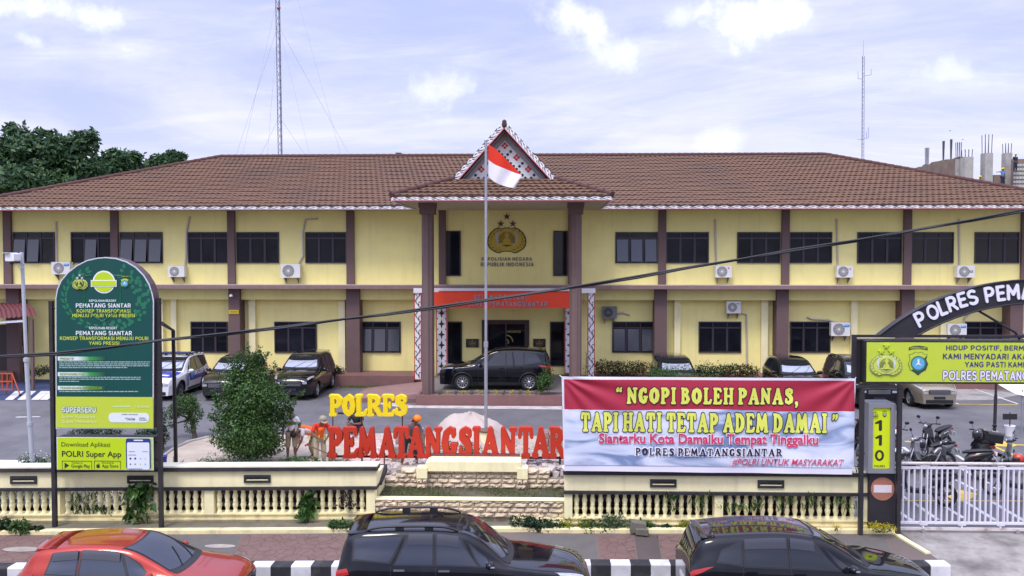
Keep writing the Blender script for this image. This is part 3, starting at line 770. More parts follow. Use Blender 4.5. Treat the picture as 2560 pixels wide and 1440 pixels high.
# portico: hipped canopy roof with a cross gable on two fluted columns
PY, PL, PR = 27.4, -5.85, 2.70; PM = (PL + PR) / 2
pc = math.cos(SLOPE); d = 2.25; Lp = d / pc
mb = courses(Vector((0, PY - .06, zE)), Vector((1, 0, 0)), us, lambda s: PL + s * pc, lambda s: PR - s * pc, Lp, 6, lift=.075)
zg = zE + d * math.tan(SLOPE); yend = YE + d + .2
for X, sx in ((PL, 1), (PR, -1)):
    o = courses(Vector((X, 0, zE)), Vector((0, 1, 0)), Vector((sx * pc, 0, math.sin(SLOPE))), lambda s: PY + s * pc, lambda s: YE + s * pc + .1, Lp, 6)
    mb.add(o.v, o.f)
mb.build('portico_roof', ROOF, bld)
for X, s_ in ((PL, 1), (PR, -1)):
    mb = MB(); capline((X - .05 * s_, PY - .05, zE + .05), (X + s_ * d, PY + d, zg + .06), .12); mb.build('portico_hip_cap', ROOFD, bld)
fascia((PL, PY - .06, zE - .19), (PR, PY - .06, zE - .19), .15, 0, name='portico_fascia', per=.50)
fascia((PL, PY, zE - .19), (PL, YE, zE - .19), .15, 0, Vector((-1, 0, 0)), 'portico_side_fascia')
fascia((PR, PY, zE - .19), (PR, YE, zE - .19), .15, 0, Vector((1, 0, 0)), 'portico_side_fascia')
mb = MB(); mb.box(PL + .05, PR - .05, PY, YE, zE - .15, zE - .11); mb.build('portico_soffit', SOFFIT, bld)
# gable
GY = PY + d + .32; vy = PY + d - .15; hw = 2.0; zb = zg - .12; za = zb + 2.22
sl = Vector((hw, 0, za - zb)).normalized()
mb = MB()
for sx in (-1, 1):
    for i in range(7):                                 # stepped tiles down each slope
        t0, t1 = i / 7, (i + 1) / 7 + .02
        e = lambda t, up: Vector((PM + sx * (hw * 1.06) * t, 0, za + .12 - (za - zb) * 1.06 * t)) + Vector((sx * .7, 0, .7)) * up
        a, b = e(t0, .02), e(t1, .09)
        a2, b2 = e(t0, -.03), e(t1, -.03)
        mb.add([(p.x, y, p.z) for y in (vy, 40.6) for p in (a, b, b2, a2)], [(0, 1, 5, 4), (1, 2, 6, 5), (0, 3, 2, 1), (2, 3, 7, 6)])
mb.build('gable_roof', ROOFD, bld)
mb = MB(); mb.tube([(PM, vy - .02, za + .2), (PM, 40.4, za + .2)], .09, 8); mb.lathe([(.10, 0), (.115, .08), (.09, .16), (.10, .22), (.02, .28)], (PM, vy + .1, za + .12), 12); mb.build('finial', ROOFD, bld)
for sx in (-1, 1):
    p = Vector((PM + sx * hw, vy, zb - .02)); q = Vector((PM, vy, za - .02))
    if sx < 0: fascia(p, q, .24, 0, name='verge_board', per=.36)
    else: fascia(q, p, .24, 0, name='verge_board', per=.36)
mb = MB()
for sx in (-1, 1):
    mb.add([(PM + sx * (hw - .06), vy + .004, zb - .05), (PM, vy + .004, za - .09), (PM, GY, za - .09), (PM + sx * (hw - .06), GY, zb - .05)], [(0, 1, 2, 3)])
mb.build('gable_soffit', mat('grey soffit', lin(172, 165, 168), .8, .05), bld)
MB().slab([(PM - hw + .05, zb - .1), (PM + hw - .05, zb - .1), (PM, za - .10)], GY + .01, GY + .06).build('gable_back', MATS['grey soffit'], bld)
gw = MB().slab([(PM - hw + .30, zb - .04), (PM + hw - .30, zb - .04), (PM, za - .42)], GY - .010, GY + .004).build('gable_wall', mat('pale grey gable', lin(232, 230, 230), .8, .04), bld)
dots, reds = MB(), MB(); g = .125
def inside(x, z): return z > zb + .02 and abs(x) < (za - .40 - z) * (hw - .25) / (za - zb - .24) - .04
for i in range(-16, 17):
    for j in range(-2, 20):
        x, z = i * g, zb + .08 + j * g
        if (i + j) % 2: continue
        u_, v_ = (i + j) // 2, (i - j) // 2
        if not inside(x, z): continue
        if u_ % 4 == 0 or v_ % 4 == 0: dots.disc((PM + x, z), .062, GY - .022, 8, .01)
        elif u_ % 4 == 2 and v_ % 4 == 2:
            for a, b in ((1, 0), (-1, 0), (0, 1), (0, -1)): reds.disc((PM + x + a * .085, z + b * .085), .058, GY - .022, 8, .01)
dots.build('black_dot_pattern', BLACKP, gw); reds.build('red_flower_pattern', RED, gw)
# columns
FL = mat('ribbed brown column', lin(112, 90, 86), .75, .1, 2.5, streak=.25, gcol=(.2, .17, .16))
for px in (1067.5, 1439.5):
    c = W(px, 700, 28.7).x; cy = 28.95; mb = MB()
    prof = []
    for k in range(32):
        t = 2 * math.pi * k / 32; r = .255 if k % 4 in (0, 1) else .232
        prof.append((r * math.cos(t), r * math.sin(t)))
    mb.loft([[(c + x, cy + y, z) for x, y in prof] for z in (.9, 8.35)], True)
    col = mb.build('portico_column', FL, bld)
    mb = MB(); mb.box(c - .30, c + .30, cy - .30, cy + .30, 8.352, 8.83); mb.box(c - .335, c + .335, cy - .335, cy + .335, 8.62, 8.832); mb.build('capital', BROWN, col)
# raised drop-off floor, its planter and ramps
fa, fb = W(1040, 990, 28.3).x, W(1480, 990, 28.3).x + .6
mb = MB(); mb.box(fa, fb, 28.75, 33.9, .3, .90); mb.build('portico_floor', mat('worn grey tile floor', lin(132, 126, 124), .6, .12, 2, grime=.4), bld)
mb = MB(); mb.box(fa, fb, 28.3, 28.45, .3, .95); mb.box(fa, fb, 28.95, 29.03, .86, .97); mb.box(fa, fa + .12, 28.45, 28.95, .3, .95); mb.build('portico_planter', PLINTH, bld)
mb = MB(); ra = W(870, 990, 29.0).x
mb.add([(ra, 28.9, .56), (fa - .01, 28.9, .56), (fa - .01, 28.9, .9), (ra, 32.0, .56), (fa - .01, 32.0, .56), (fa - .01, 32.0, .9)], [(0, 2, 5, 3), (0, 1, 2), (3, 5, 4)])
mb.build('ramp', mat('pink ramp paint', lin(150, 118, 114), .85, .1, 2, grime=.3), bld)
mb = MB(); mb.box(ra - .3, fa - .02, 28.75, 28.89, .4, .72); mb.build('ramp_kerb', PLINTH, bld)

# welcome canopy between the columns: orange board on patterned posts
can = []
a, b = W(1080, 770, 31.9), W(1427, 731, 31.9)
mb = MB(); mb.box(a.x, b.x, 31.9, 32.1, a.z, b.z); ob = mb.build('welcome_board', ORANGE, bld)
mb = MB(); mb.box(a.x - .1, b.x + .2, 32.12, 33.49, b.z - .08, b.z + .14); mb.box(W(1035, 725, 32.4).x, W(1488, 725, 32.4).x, 32.25, 32.5, b.z - .05, b.z + .16); cn = mb.build('canopy_slab', WHITE, bld)
mb = MB(); mb.box(a.x + .3, b.x - .05, 31.95, 32.08, b.z + .004, b.z + .05); mb.build('red_edge', RED, cn)
SIL = mat('brushed steel lettering', lin(150, 142, 150), .35, .1, 6, metal=.6)
lettering('SELAMAT DATANG', (1186, 737, 1321, 750), 31.895, SIL, ob, .03, spacing=1.15, extrude=.02)
lettering('DI POLRES PEMATANGSIANTAR', (1140, 754, 1368, 766), 31.895, SIL, ob, .03, spacing=1.15, extrude=.02)
def squiggle_post(px0, px1, py0, py1, Y, diamond=False):
    a, b = W(px0, py1, Y), W(px1, py0, Y); x0, x1, z0, z1 = a.x, b.x, a.z, b.z; w = x1 - x0
    mb = MB(); mb.box(x0, x1, Y, Y + .35, z0, z1); p = mb.build('canopy_post', WHITE, bld)
    r = MB()
    for xa, xb in ((x0 - .004, x0 + .03), (x1 - .03, x1 + .004)): r.box(xa, xb, Y - .006, Y + .02, z0, z1)
    r.box(x0 + .03, x1 - .03, Y - .006, Y + .02, z0, z0 + .04); r.box(x0 + .03, x1 - .03, Y - .006, Y + .02, z1 - .2, z1 - .17)
    r.build('red_edge', RED, p)
    k = MB(); y = Y - .008
    if diamond:
        n = 6; h = (z1 - z0 - .1) / n; xc = (x0 + x1) / 2
        for i in range(n):
            zc = z0 + .1 + h * (i + .5)
            pts = []
            for q in range(4):
                t = math.pi / 2 * q; t2 = t + math.pi / 4
                pts += [(xc + .17 * math.cos(t), zc + .24 * math.sin(t)), (xc + .07 * math.cos(t2), zc + .08 * math.sin(t2))]
            k.slab(pts, y, y + .006)
            for s in (-1, 1):
                k.slab([(xc + s * .19, zc + h * .38), (xc + s * .16, zc + h * .5), (xc + s * .19, zc + h * .6), (xc + s * .21, zc + h * .5)], y, y + .006)
    else:
        n = 12; h = (z1 - z0 - .3) / n
        for i in range(n):
            zc = z0 + .08 + h * i; s = 1 if i % 2 else -1; xc = (x0 + x1) / 2
            for dx, dz, ph in ((0, 0, 0), (.07, h * .45, .5)):
                pts = [Vector((xc + s * (-.09 + .18 * t + dx * .6) , y, zc + dz * .3 + h * t + .04 * math.sin(6 * t + ph))) for t in [q / 6 for q in range(7)]]
                k.tube(pts, .013, 4)
            k.tube([Vector((xc - s * .1 + .06 * math.cos(q), y, zc + h * .6 + .09 * math.sin(q))) for q in [R(40 * e) for e in range(7)]], .011, 4)
    k.build('black_ornament', BLACKP, p)
squiggle_post(1036, 1053, 722, 950, 32.3); squiggle_post(1469, 1487, 722, 950, 32.3)
squiggle_post(1091, 1117, 770, 934, 33.5, True); squiggle_post(1412, 1438, 770, 934, 33.5, True)
# plaques, emblem, stars and lettering on the wall
for a, b in ((1165, 1197), (1333, 1364)):
    p, q = W(a, 868, YG), W(b, 847, YG)
    mb = MB(); mb.box(p.x, q.x, YG - .05, YG + .01, p.z, q.z); pl = mb.build('plaque', mat('dark marble plaque', (.025, .018, .016), .3, .2), bld)
    mb = MB(); xm = (p.x + q.x) / 2
    for i, (w, h) in enumerate(((.05, .05), (.4, .018), (.3, .03), (.36, .016), (.2, .016))):
        mb.box(xm - w / 2, xm + w / 2, YG - .056, YG - .05, q.z - .07 - i * .072 - h, q.z - .07 - i * .072)
    mb.build('plaque_engraving', GOLDT, pl)
GOLD = mat('gilded emblem', lin(176, 150, 40), .45, .15, 8, metal=.25)
DK = mat('dark emblem line', (.03, .018, .015), .5, 0)
SILV = mat('steel emblem', lin(138, 132, 128), .3, .1, metal=.7)
def star(mb, cx, cz, r, y, d=.02, inner=.4):
    mb.slab([(cx + (r if k % 2 == 0 else r * inner) * math.sin(math.pi * k / 5), cz + (r if k % 2 == 0 else r * inner) * math.cos(math.pi * k / 5)) for k in range(10)], y - d, y)
def emblem(parent, cx, cz, s, Y, gold, dark, silv, stars, rim=None):
    "wreath of rice and cotton round a sunburst shield, three stars above; s = half width"
    def P(x, z): return (cx + x * s, cz + z * s)
    out = [(0, .62), (.1, .64), (.22, .58), (.4, .64), (.62, .56), (.84, .36), (.97, .12), (1, -.1), (.96, -.3), (.84, -.46), (.66, -.58), (.48, -.66), (.34, -.66), (.22, -.60), (0, -.58)]
    out = out + [(-x, z) for x, z in out[::-1][1:-1]]
    big = [P(x * 1.05, z * 1.06) for x, z in out]
    e = MB(); e.slab(big, Y - .02, Y); eo = e.build('emblem_outline', dark if rim is None else rim, parent)
    e = MB(); e.slab([P(x * .99, z * .98) for x, z in out], Y - .028, Y - .021); e.build('emblem_body', gold, eo)
    e = MB(); l = MB()
    for sx in (-1, 1):
        for k in range(9):                        # ears and leaves along the wreath
            t = R(62 - k * 17); r = .80
            bx, bz = sx * (.05 + r * math.cos(t) * .98), r * math.sin(t) * .68 - .02
            ang = t + R(55)
            for w in (-1, 1):
                a = ang + R(38) * w
                l.slab([P(bx, bz), P(bx + sx * .16 * math.cos(a) - .02, bz + .15 * math.sin(a) + .02), P(bx + sx * .17 * math.cos(a) + .02, bz + .15 * math.sin(a) - .02)], Y - .033, Y - .029)
    l.build('wreath_lines', dark, eo)
    sh = [(-.46, .40), (-.2, .5), (0, .58), (.2, .5), (.46, .40), (.5, .05), (.4, -.22), (.2, -.38), (0, -.44), (-.2, -.38), (-.4, -.22), (-.5, .05)]
    e.slab([P(x * 1.2, z * 1.02) for x, z in sh], Y - .035, Y - .029); e.build('shield_band', silv, eo)
    e = MB(); e.slab([P(x * .98, z) for x, z in sh], Y - .041, Y - .036); e.build('shield', gold, eo)
    e = MB()
    for k in range(19):
        t = R(-10 + 200 * k / 18); c_, s_ = math.cos(t), math.sin(t)
        if abs(c_) < .1: continue
        r0, r1 = .20, .44 + .08 * abs(s_)
        e.slab([P(r0 * c_ - .008 * s_, -.08 + r0 * s_ + .008 * c_), P(r1 * c_ - .024 * s_, -.08 + r1 * s_ + .024 * c_), P(r1 * c_ + .024 * s_, -.08 + r1 * s_ - .024 * c_), P(r0 * c_ + .008 * s_, -.08 + r0 * s_ - .008 * c_)], Y - .046, Y - .042)
    e.slab([P(-.3, -.26), P(.3, -.26), P(0, -.36)], Y - .046, Y - .042)
    e.build('sun_rays', dark, eo)
    e = MB(); e.slab([P(-.05, -.2), P(.05, -.2), P(.07, .2), P(-.07, .2)], Y - .052, Y - .047); e.slab([P(-.14, .2), P(.14, .2), P(.1, .32), P(0, .42), P(-.1, .32)], Y - .052, Y - .047); e.slab([P(-.22, -.26), P(.22, -.26), P(.08, -.12), P(-.08, -.12)], Y - .053, Y - .0525); e.build('torch', gold, eo)
    e = MB()
    for x, z in ((0, 1.24), (-.32, .86), (.32, .86)): star(e, *P(x, z), .20 * s, Y, .03)
    e.build('stars', stars, eo)
    return eo
c = W(1267, 600, YU)
emblem(bld, c.x, c.z, .90, YU, GOLD, DK, SILV, mat('bronze star', lin(74, 62, 56), .3, .1, metal=.8))
SILW = mat('grey metal lettering', lin(112, 104, 106), .35, .1, 6, metal=.5)
lettering('KEPOLISIAN NEGARA', (1204, 643, 1330, 652), YU, SILW, bld, .03, spacing=1.12, extrude=.02)
lettering('REPUBLIK INDONESIA', (1202, 656, 1334, 666), YU, SILW, bld, .03, spacing=1.12, extrude=.02)
# small yellow notice and lamp on a ground column
p, q = W(573, 785, 33.3), W(597, 775, 33.3)
mb = MB(); mb.box(p.x, q.x, 33.27, 33.299, p.z, q.z); nt = mb.build('notice_plate', mat('yellow plate', lin(206, 176, 30), .5, .05), bld)
mb = MB(); xm = (p.x + q.x) / 2
for i in range(2): mb.box(xm - .18, xm + .18, 33.266, 33.269, q.z - .07 - .08 * i, q.z - .045 - .08 * i)
mb.build('notice_print', BLACKP, nt)
mb = MB(); c = W(580, 738, 33.2); mb.tube([(c.x - .15, 33.29, c.z + .03), (c.x, 33.1, c.z)], .02, 6); mb.lathe([(.03, .06), (.07, 0), (.09, -.05)], (c.x, 33.1, c.z), 10); mb.build('wall_lamp', WHITE, bld)

# ------------------------------------------------------------------ air conditioners
ACW = mat('ivory enamel', lin(222, 220, 216), .5, .04, 3, grime=.15, gcol=(.4, .38, .34))
ACG = mat('grey enamel', lin(112, 112, 114), .5, .05, 3)
GRL = mat('grey fan grille', lin(120, 118, 118), .5, .1)
def ac(box, Y, label, casing=ACW, badge=None, pipe=None, dark=False, txt=None):
    p, q = W(box[0], box[3], Y - .4), W(box[2], box[1], Y - .4); w, h = q.x - p.x, q.z - p.z; zb_ = p.z + h * .12
    t = thing('air_conditioner', label, 'air conditioner', ((p.x + q.x) / 2, Y, zb_), group='air conditioner units on the wall')
    y0, y1 = Y - .40, Y - .08
    mb = MB(); mb.rbox(p.x, q.x, y0, y1, zb_, q.z, .02); mb.build('casing', casing, t)
    cx, cz, r = p.x + w * .40, (zb_ + q.z) / 2, min(w * .32, h * .38)
    mb = MB(); mb.disc((cx, cz), r, y0 - .012, 20, .012); g_ = mb.build('fan_grille', BLACKM if dark else GRL, t)
    mb = MB()
    for k in range(8):
        a = math.pi * k / 8; u_ = Vector((math.cos(a), 0, math.sin(a))); n_ = Vector((-u_.z, 0, u_.x)) * .006
        c_ = Vector((cx, y0 - .016, cz)); mb.add([c_ - u_ * r * .95 - n_, c_ + u_ * r * .95 - n_, c_ + u_ * r * .95 + n_, c_ - u_ * r * .95 + n_], [(0, 1, 2, 3)])
    mb.disc((cx, cz), r * .18, y0 - .022, 10, .005); mb.build('fan_guard', ACW if not dark else ACG, g_)
    mb = MB()
    for xx in (p.x + w * .15, q.x - w * .2):
        mb.box(xx, xx + .05, y0 + .02, Y, zb_ - .05, zb_ - .004); mb.add([(xx + .02, y0 + .03, zb_ - .05), (xx + .02, Y, zb_ - .05), (xx + .02, Y, zb_ - .30), (xx + .03, y0 + .03, zb_ - .05), (xx + .03, Y, zb_ - .05), (xx + .03, Y, zb_ - .30)], [(0, 1, 2), (3, 5, 4), (0, 2, 5, 3)])
    mb.build('bracket', ACG, t)
    if badge:
        mb = MB(); mb.box(q.x - w * .32, q.x - w * .04, y0 - .006, y0, q.z - h * .3, q.z - h * .12); b_ = mb.build('badge', badge, t)
    if txt:
        me = text_mesh(txt[0], .02); o_ = wloc(t); x_, z_ = q.x - w * .2 - o_.x, (q.z + zb_) / 2 - o_.z
        fit(me, x_ - txt[1] * w, z_ - txt[2] * h + txt[4] * h, x_ + txt[1] * w, z_ + txt[2] * h + txt[4] * h, y0 - o_.y - .010); me.materials.append(txt[3]); link('lettering', me, t)
    if pipe:
        mb = MB(); mb.tube([W(a, b, Y - .05) for a, b in pipe], .045, 6); mb.build('pipe', mat('wrapped pipe', lin(186, 176, 170), .8, .1), t)
BLU = mat('blue badge', lin(40, 140, 210), .5, 0)
WT = mat('white print', (.8, .8, .8), .6, 0); NAVY = mat('navy print', lin(44, 46, 104), .6, 0); REDP = mat('crimson print', lin(196, 40, 62), .6, 0)
ac((125, 655, 171, 690), YU, 'white outdoor unit with blue badge partly behind the round green sign', ACW, BLU, [(140, 553), (140, 600), (142, 658)], txt=('Midea', .1, .035, WT, .28))
ac((417, 665, 458, 696), YU, 'small white outdoor unit right of the round green sign', ACW, None, [(474, 541), (466, 580), (465, 640), (462, 672)])
ac((700, 660, 748, 699), YU, 'large square white outdoor unit under the upper window left of the flagpole', ACW, None, [(795, 547), (764, 549), (757, 580), (758, 640), (742, 668)])
ac((1790, 664, 1831, 698), YU, 'white outdoor unit with red dot above the middle of the red banner', ACW, None, [(1788, 548), (1789, 600), (1791, 668)], txt=('\u25cf', .05, .05, REDP, .25))
ac((2094, 664, 2135, 698), YU, 'white outdoor unit with red dot above the right end of the banner', ACW, None, [(2092, 547), (2093, 600), (2095, 668)], txt=('LG', .07, .06, REDP, .2))
ac((2396, 664, 2440, 698), YU, 'white outdoor unit with blue letters above the black entrance arch', ACW, None, [(2398, 547), (2398, 600), (2399, 668)], txt=('AUX', .12, .1, NAVY, 0))
ac((1506, 767, 1543, 800), YG, 'dark grey outdoor unit beside the right portico column', ACG, None, [(1541, 785), (1556, 782), (1574, 788)], True)
ac((1818, 753, 1854, 788), YG, 'white outdoor unit above the middle ground floor window right of the porch', ACW, None, [(1853, 783), (1866, 786), (1867, 850), (1868, 920)], txt=('SAMSUNG', .12, .03, NAVY, .25))
ac((2080, 807, 2128, 845), YG, 'white outdoor unit with blue badge left of the black arch foot', ACW, BLU, [(2018, 793), (2030, 798), (2070, 800), (2095, 808)], txt=('Midea', .1, .035, WT, .28))
ac((2372, 810, 2420, 846), YG, 'white outdoor unit with blue badge seen under the black arch', ACW, BLU, [(2425, 782), (2412, 795), (2410, 812)], txt=('Midea', .1, .035, WT, .28))
# ------------------------------------------------------------------ fences
def baluster_mesh():
    return MB().lathe([(.062, 0), (.062, .03), (.045, .05), (.040, .09), (.058, .16), (.062, .20), (.045, .262), (.052, .275), (.052, .293), (.045, .305), (.062, .37), (.058, .41), (.040, .48), (.045, .52), (.062, .54), (.062, .568)], n=12).mesh('baluster', WALLF)
BAL = baluster_mesh()
GRIMEB = mat('grimy black band', (0.020, 0.018, 0.024), 0.7, 0.15, 5, grime=.35, gscale=2.5, gcol=(.08, .075, .07))
CAPT = mat('pale coping top', lin(232, 226, 200), .85, .08, 4, grime=.35, gscale=2, gcol=(.35, .32, .26))
def fence(label, x0, x1, Y, piers, vents, tilt=False, end_return=None):
    t = thing('garden_fence', label, 'fence', ((x0 + x1) / 2, Y, .3))
    sk = (lambda m: skew(m)) if tilt else (lambda m: m)
    yy = lambda x: Y + (yk(x) if tilt else 0)
    sk(MB().box(x0, x1, Y, Y + .26, .2, .41).box(x0, x1, Y - .03, Y + .26, .412, .45).box(x0, x1, Y + .015, Y + .25, .452, .52).box(x0, x1, Y - .015, Y + .26, .522, .552)).build('base_wall', WALLB, t)
    sk(MB().box(x0 - .02, x1 + .02, Y - .05, Y + .27, 1.12, 1.185)).build('lower_band', GRIMEB, t)
    sk(MB().box(x0, x1, Y + .01, Y + .23, 1.187, 1.565)).build('panel', WALLF, t)
    sk(MB().box(x0 - .03, x1 + .03, Y - .055, Y + .26, 1.567, 1.66)).build('upper_band', GRIMEB, t)
    sk(MB().box(x0 - .035, x1 + .035, Y - .06, Y + .27, 1.662, 1.695)).build('coping', CAPT, t)
    pr = [(wx(a, Y), wx(b, Y)) for a, b in piers]
    for a, b in pr: sk(MB().box(a, b, Y - .005, Y + .22, .554, 1.118)).build('pier', WALLF, t)
    off = wloc(t); x = x0 + .1; n = 0
    while x < x1 - .06:
        if not any(a - .06 < x < b + .06 for a, b in pr):
            o = link('baluster', BAL, t); o.location = (x - off.x, yy(x) + .10 - off.y, .552 - off.z); n += 1
        x += .186
    for a, b in vents:
        p, q = wx(a, Y), wx(b, Y); zc = 1.375
        v = MB(); w = .055
        for c in ((p, q, zc + .09 - w, zc + .09), (p, q, zc - .09, zc - .09 + w), (p, p + w, zc - .09 + w, zc + .09 - w), (q - w, q, zc - .09 + w, zc + .09 - w)):
            v.box(c[0], c[1], Y - .02, Y + .012, c[2], c[3])
        v = sk(v).build('vent_frame', GRIMEB, t)
        sk(MB().box(p + w, q - w, Y + .002, Y + .009, zc - .035, zc + .035)).build('vent_slot', mat('slot shade colour', (.03, .032, .022), .9, .6, 20), v)  # flat dark plate, its colour stands in for shade inside the slot
        sk(MB().box(p + w, q - w, Y - .012, Y + .0015, zc - .034, zc - .016)).build('vent_sill', WALLF, v)
    return t
XL = wx(941, 16.25)
f = fence('left stretch of cream baluster fence with black bands, behind the red car', -15.5, XL, 16.40, ((163, 182), (527, 549), (920, 941)), ((66, 128), (343, 405), (623, 687)), True)
mb = MB(); ye = 16.40 + yk(XL)
mb.box(XL - .2, XL, ye + .27, 17.1, .3, 1.118).box(XL - .2, XL, ye + .24, 17.05, 1.187, 1.44); mb.build('return_wall', WALLF, f)
mb = MB(); mb.add([(XL - .25, ye + .272, 1.12), (XL + .06, ye + .272, 1.12), (XL + .06, 17.15, 1.26), (XL - .25, 17.15, 1.26), (XL - .25, ye + .272, 1.185), (XL + .06, ye + .272, 1.185), (XL + .06, 17.15, 1.44), (XL - .25, 17.15, 1.44)], [(0, 1, 2, 3), (4, 7, 6, 5), (0, 4, 5, 1), (1, 5, 6, 2), (2, 6, 7, 3), (3, 7, 4, 0)]); mb.build('return_band', GRIMEB, f)
XRa, XRb = wx(1411, 16.05), wx(2172, 16.05)
fence('right stretch of cream baluster fence under the red and white banner', XRa, XRb, 16.05, ((1411, 1431), (1787, 1808), (2160, 2172)), ((1625, 1691), (1894, 1960)))

# stone terrace between the two fences
STONE = mat('rough sandstone block', lin(206, 188, 160), .9, .28, 3.0, grime=.35, gscale=1.8, gcol=(.30, .23, .19), bump=.5, bscale=18)
def stonework(mb, x0, x1, Y, z0, z1, d=.2, bw=.30, bh=.118, top=None):
    rnd = random.Random(int(x0 * 100) + int(z0 * 10)); z = z0; row = 0
    while z < z1 - .03:
        h = min(bh, z1 - z); x = x0 - (bw * .5 if row % 2 else 0)
        while x < x1:
            a, b = max(x, x0), min(x + bw * rnd.uniform(.8, 1.2), x1)
            if b - a > .03 and (top is None or z + h * .5 < top((a + b) / 2)):
                n = 5; v = []; g = .012
                for j in range(4):
                    for i in range(n + 1):
                        ed = i in (0, n) or j in (0, 3)
                        v.append((a + g / 2 + (b - a - g) * i / n, Y - (.0 if ed else rnd.uniform(.01, .055)), z + g / 2 + (h - g) * j / 3))
                o = len(v)
                v += [(a + g / 2, Y + d, z + g / 2), (b - g / 2, Y + d, z + g / 2), (b - g / 2, Y + d, z + h - g / 2), (a + g / 2, Y + d, z + h - g / 2)]
                f = [(j * (n + 1) + i, j * (n + 1) + i + 1, (j + 1) * (n + 1) + i + 1, (j + 1) * (n + 1) + i) for j in range(3) for i in range(n)]
                T = 3 * (n + 1)
                f += [tuple(range(T, T + n + 1)) + (o + 2, o + 3), tuple(range(n, -1, -1)) + (o, o + 1), (0, n + 1, T, o + 3, o), (n, o + 1, o + 2, T + n, 2 * n + 1)]
                mb.add(v, f)
            x = b if b > x else x + bw
        z += h; row += 1
    return mb
lt = thing('stone_retaining_wall', 'low rough stone wall with yellow top in front of the grass verge', 'wall', (-1.6, 16.35, .3))
x0, x1 = wx(928, 16.3), wx(1416, 16.3)
stonework(MB(), x0, x1, 16.30, .45, .84).build('stone_face', STONE, lt)
MB().box(x0, x1, 16.33, 16.9, .3, .835).build('wall_core', mat('mortar', lin(150, 138, 122), .95, .15, 6), lt)
MB().rbox(x0, x1, 16.27, 16.47, .842, .885, .02, 'x').build('coping', WALLF, lt)
MB().box(wx(1280, 16.2), x1, 16.22, 16.32, .25, .47).box(wx(1320, 16.2), x1, 16.18, 16.22, .25, .39).build('base_wall', WALLF, lt)
ut = thing('stone_sign_wall', 'upper stone wall with cream capping under the red letters', 'wall', (-1.3, 17.2, .85))
a, b = wx(953, 17.15), wx(1416, 17.15)
def uptop(x):
    p = 1354 + (x) * 1750 / 17.15
    return 1.08 if p < 990 else (1.30 if p < 1042 else (1.33 if p < 1368 else 1.14))
stonework(MB(), a, b, 17.15, .86, 1.36, top=uptop).build('stone_face', STONE, ut)
MB().box(a, wx(990, 17.15), 17.18, 17.6, .5, 1.06).box(wx(990, 17.15), wx(1368, 17.15), 17.18, 17.6, .5, 1.29).box(wx(1368, 17.15), b, 17.18, 17.6, .5, 1.12).build('wall_core', MATS['mortar'], ut)
c0, c1 = wx(1062, 17.1), wx(1302, 17.1)
prof = [(c0, 1.30), (c1, 1.30), (c1, 1.535), (c0 + .12, 1.535), (c0 + .03, 1.50), (c0, 1.42)]
MB().slab(prof, 17.06, 17.55).build('cream_capping', WALLF, ut)
for p in (1055, 1306):
    x = wx(p, 17.05)
    MB().box(x - .13, x + .13, 17.02, 17.3, 1.13, 1.39).build('post_cap', WALLF, ut)
    stonework(MB(), x - .13, x + .13, 17.04, .86, 1.125, .25, .26, .13).build('post_stone', STONE, ut)
MB().box(wx(1080, 17.7), wx(1300, 17.7), 17.58, 17.8, 1.50, 1.55).build('maroon_tile_edge', mat('maroon tile', lin(112, 70, 76), .6, .1), ut)
VX0, VX1 = x0, x1
kind(MB().box(x0, x1, 16.47, 17.16, .6, .862).build('verge_soil', mat('verge soil', (.10, .085, .055), .95, .3, 5, bump=.5)))

# ------------------------------------------------------------------ standing letters on the wall
YELL = mat('bright yellow sign paint', lin(236, 206, 8), .5, .06, 3)
REDL = mat('orange red sign paint', lin(184, 46, 20), .5, .10, 2)
def letters(t, body, spans, y0, y1, Y, m):
    off = wloc(t)
    for ch, (a, b) in zip(body, spans):
        me = loops_mesh(glyph_loops(ch, .012), .055, .012); me.name = 'letter'
        p, q = W(a, y1, Y), W(b, y0, Y)
        fit(me, p.x - off.x, p.z - off.z, q.x - off.x, q.z - off.z, Y - off.y); me.materials.append(m)
        link('letter', me, t)
Yl = 17.75
rs = thing('red_letter_sign', 'row of big orange red serif letters standing on the stone wall', 'sign', (W(1110, 1143, Yl).x, Yl, .9))
letters(rs, 'PEMATANGSIANTAR', [(821, 858), (858, 897), (895, 943), (946, 990), (984, 1024), (1018, 1063), (1062, 1106), (1104, 1146), (1147, 1181), (1181, 1202), (1203, 1249), (1249, 1293), (1295, 1334), (1329, 1375), (1373, 1414)], 1066, 1145, Yl, REDL)
MAR = mat('maroon rail', lin(70, 36, 40), .6, .1)
p, q = W(826, 1141, Yl + .12), W(1410, 1141, Yl + .12)
MB().box(p.x, q.x, Yl + .06, Yl + .11, p.z - .01, p.z + .04).build('rail', MAR, rs)
for px in (905, 1119, 1276, 1400):
    a = W(px, 1141, Yl + .05); MB().tube([(a.x, a.y, .5), (a.x, a.y, a.z)], .028, 8).build('support_post', STEEL if px == 905 else MAR, rs)
ys_ = thing('yellow_letter_sign', 'row of yellow serif letters on thin rods above the red letters', 'sign', (W(922, 1040, Yl).x, Yl + .02, 2.4))
letters(ys_, 'POLRES', [(824, 857), (856, 890), (888, 920), (918, 957), (956, 989), (988, 1019)], 985.5, 1040, Yl + .02, YELL)
p, q = W(830, 1034, Yl + .14), W(1014, 1034, Yl + .14)
MB().box(p.x, q.x, Yl + .08, Yl + .12, p.z, p.z + .04).build('rail', MAR, ys_)
for px, bot in ((832, 1140), (904, 1140), (1006, 1140)):
    a, b = W(px, 1036, Yl + .15), W(px, bot, Yl + .15); MB().tube([(a.x, a.y, b.z), (a.x, a.y, a.z)], .014, 6).build('support_rod', MAR, ys_)

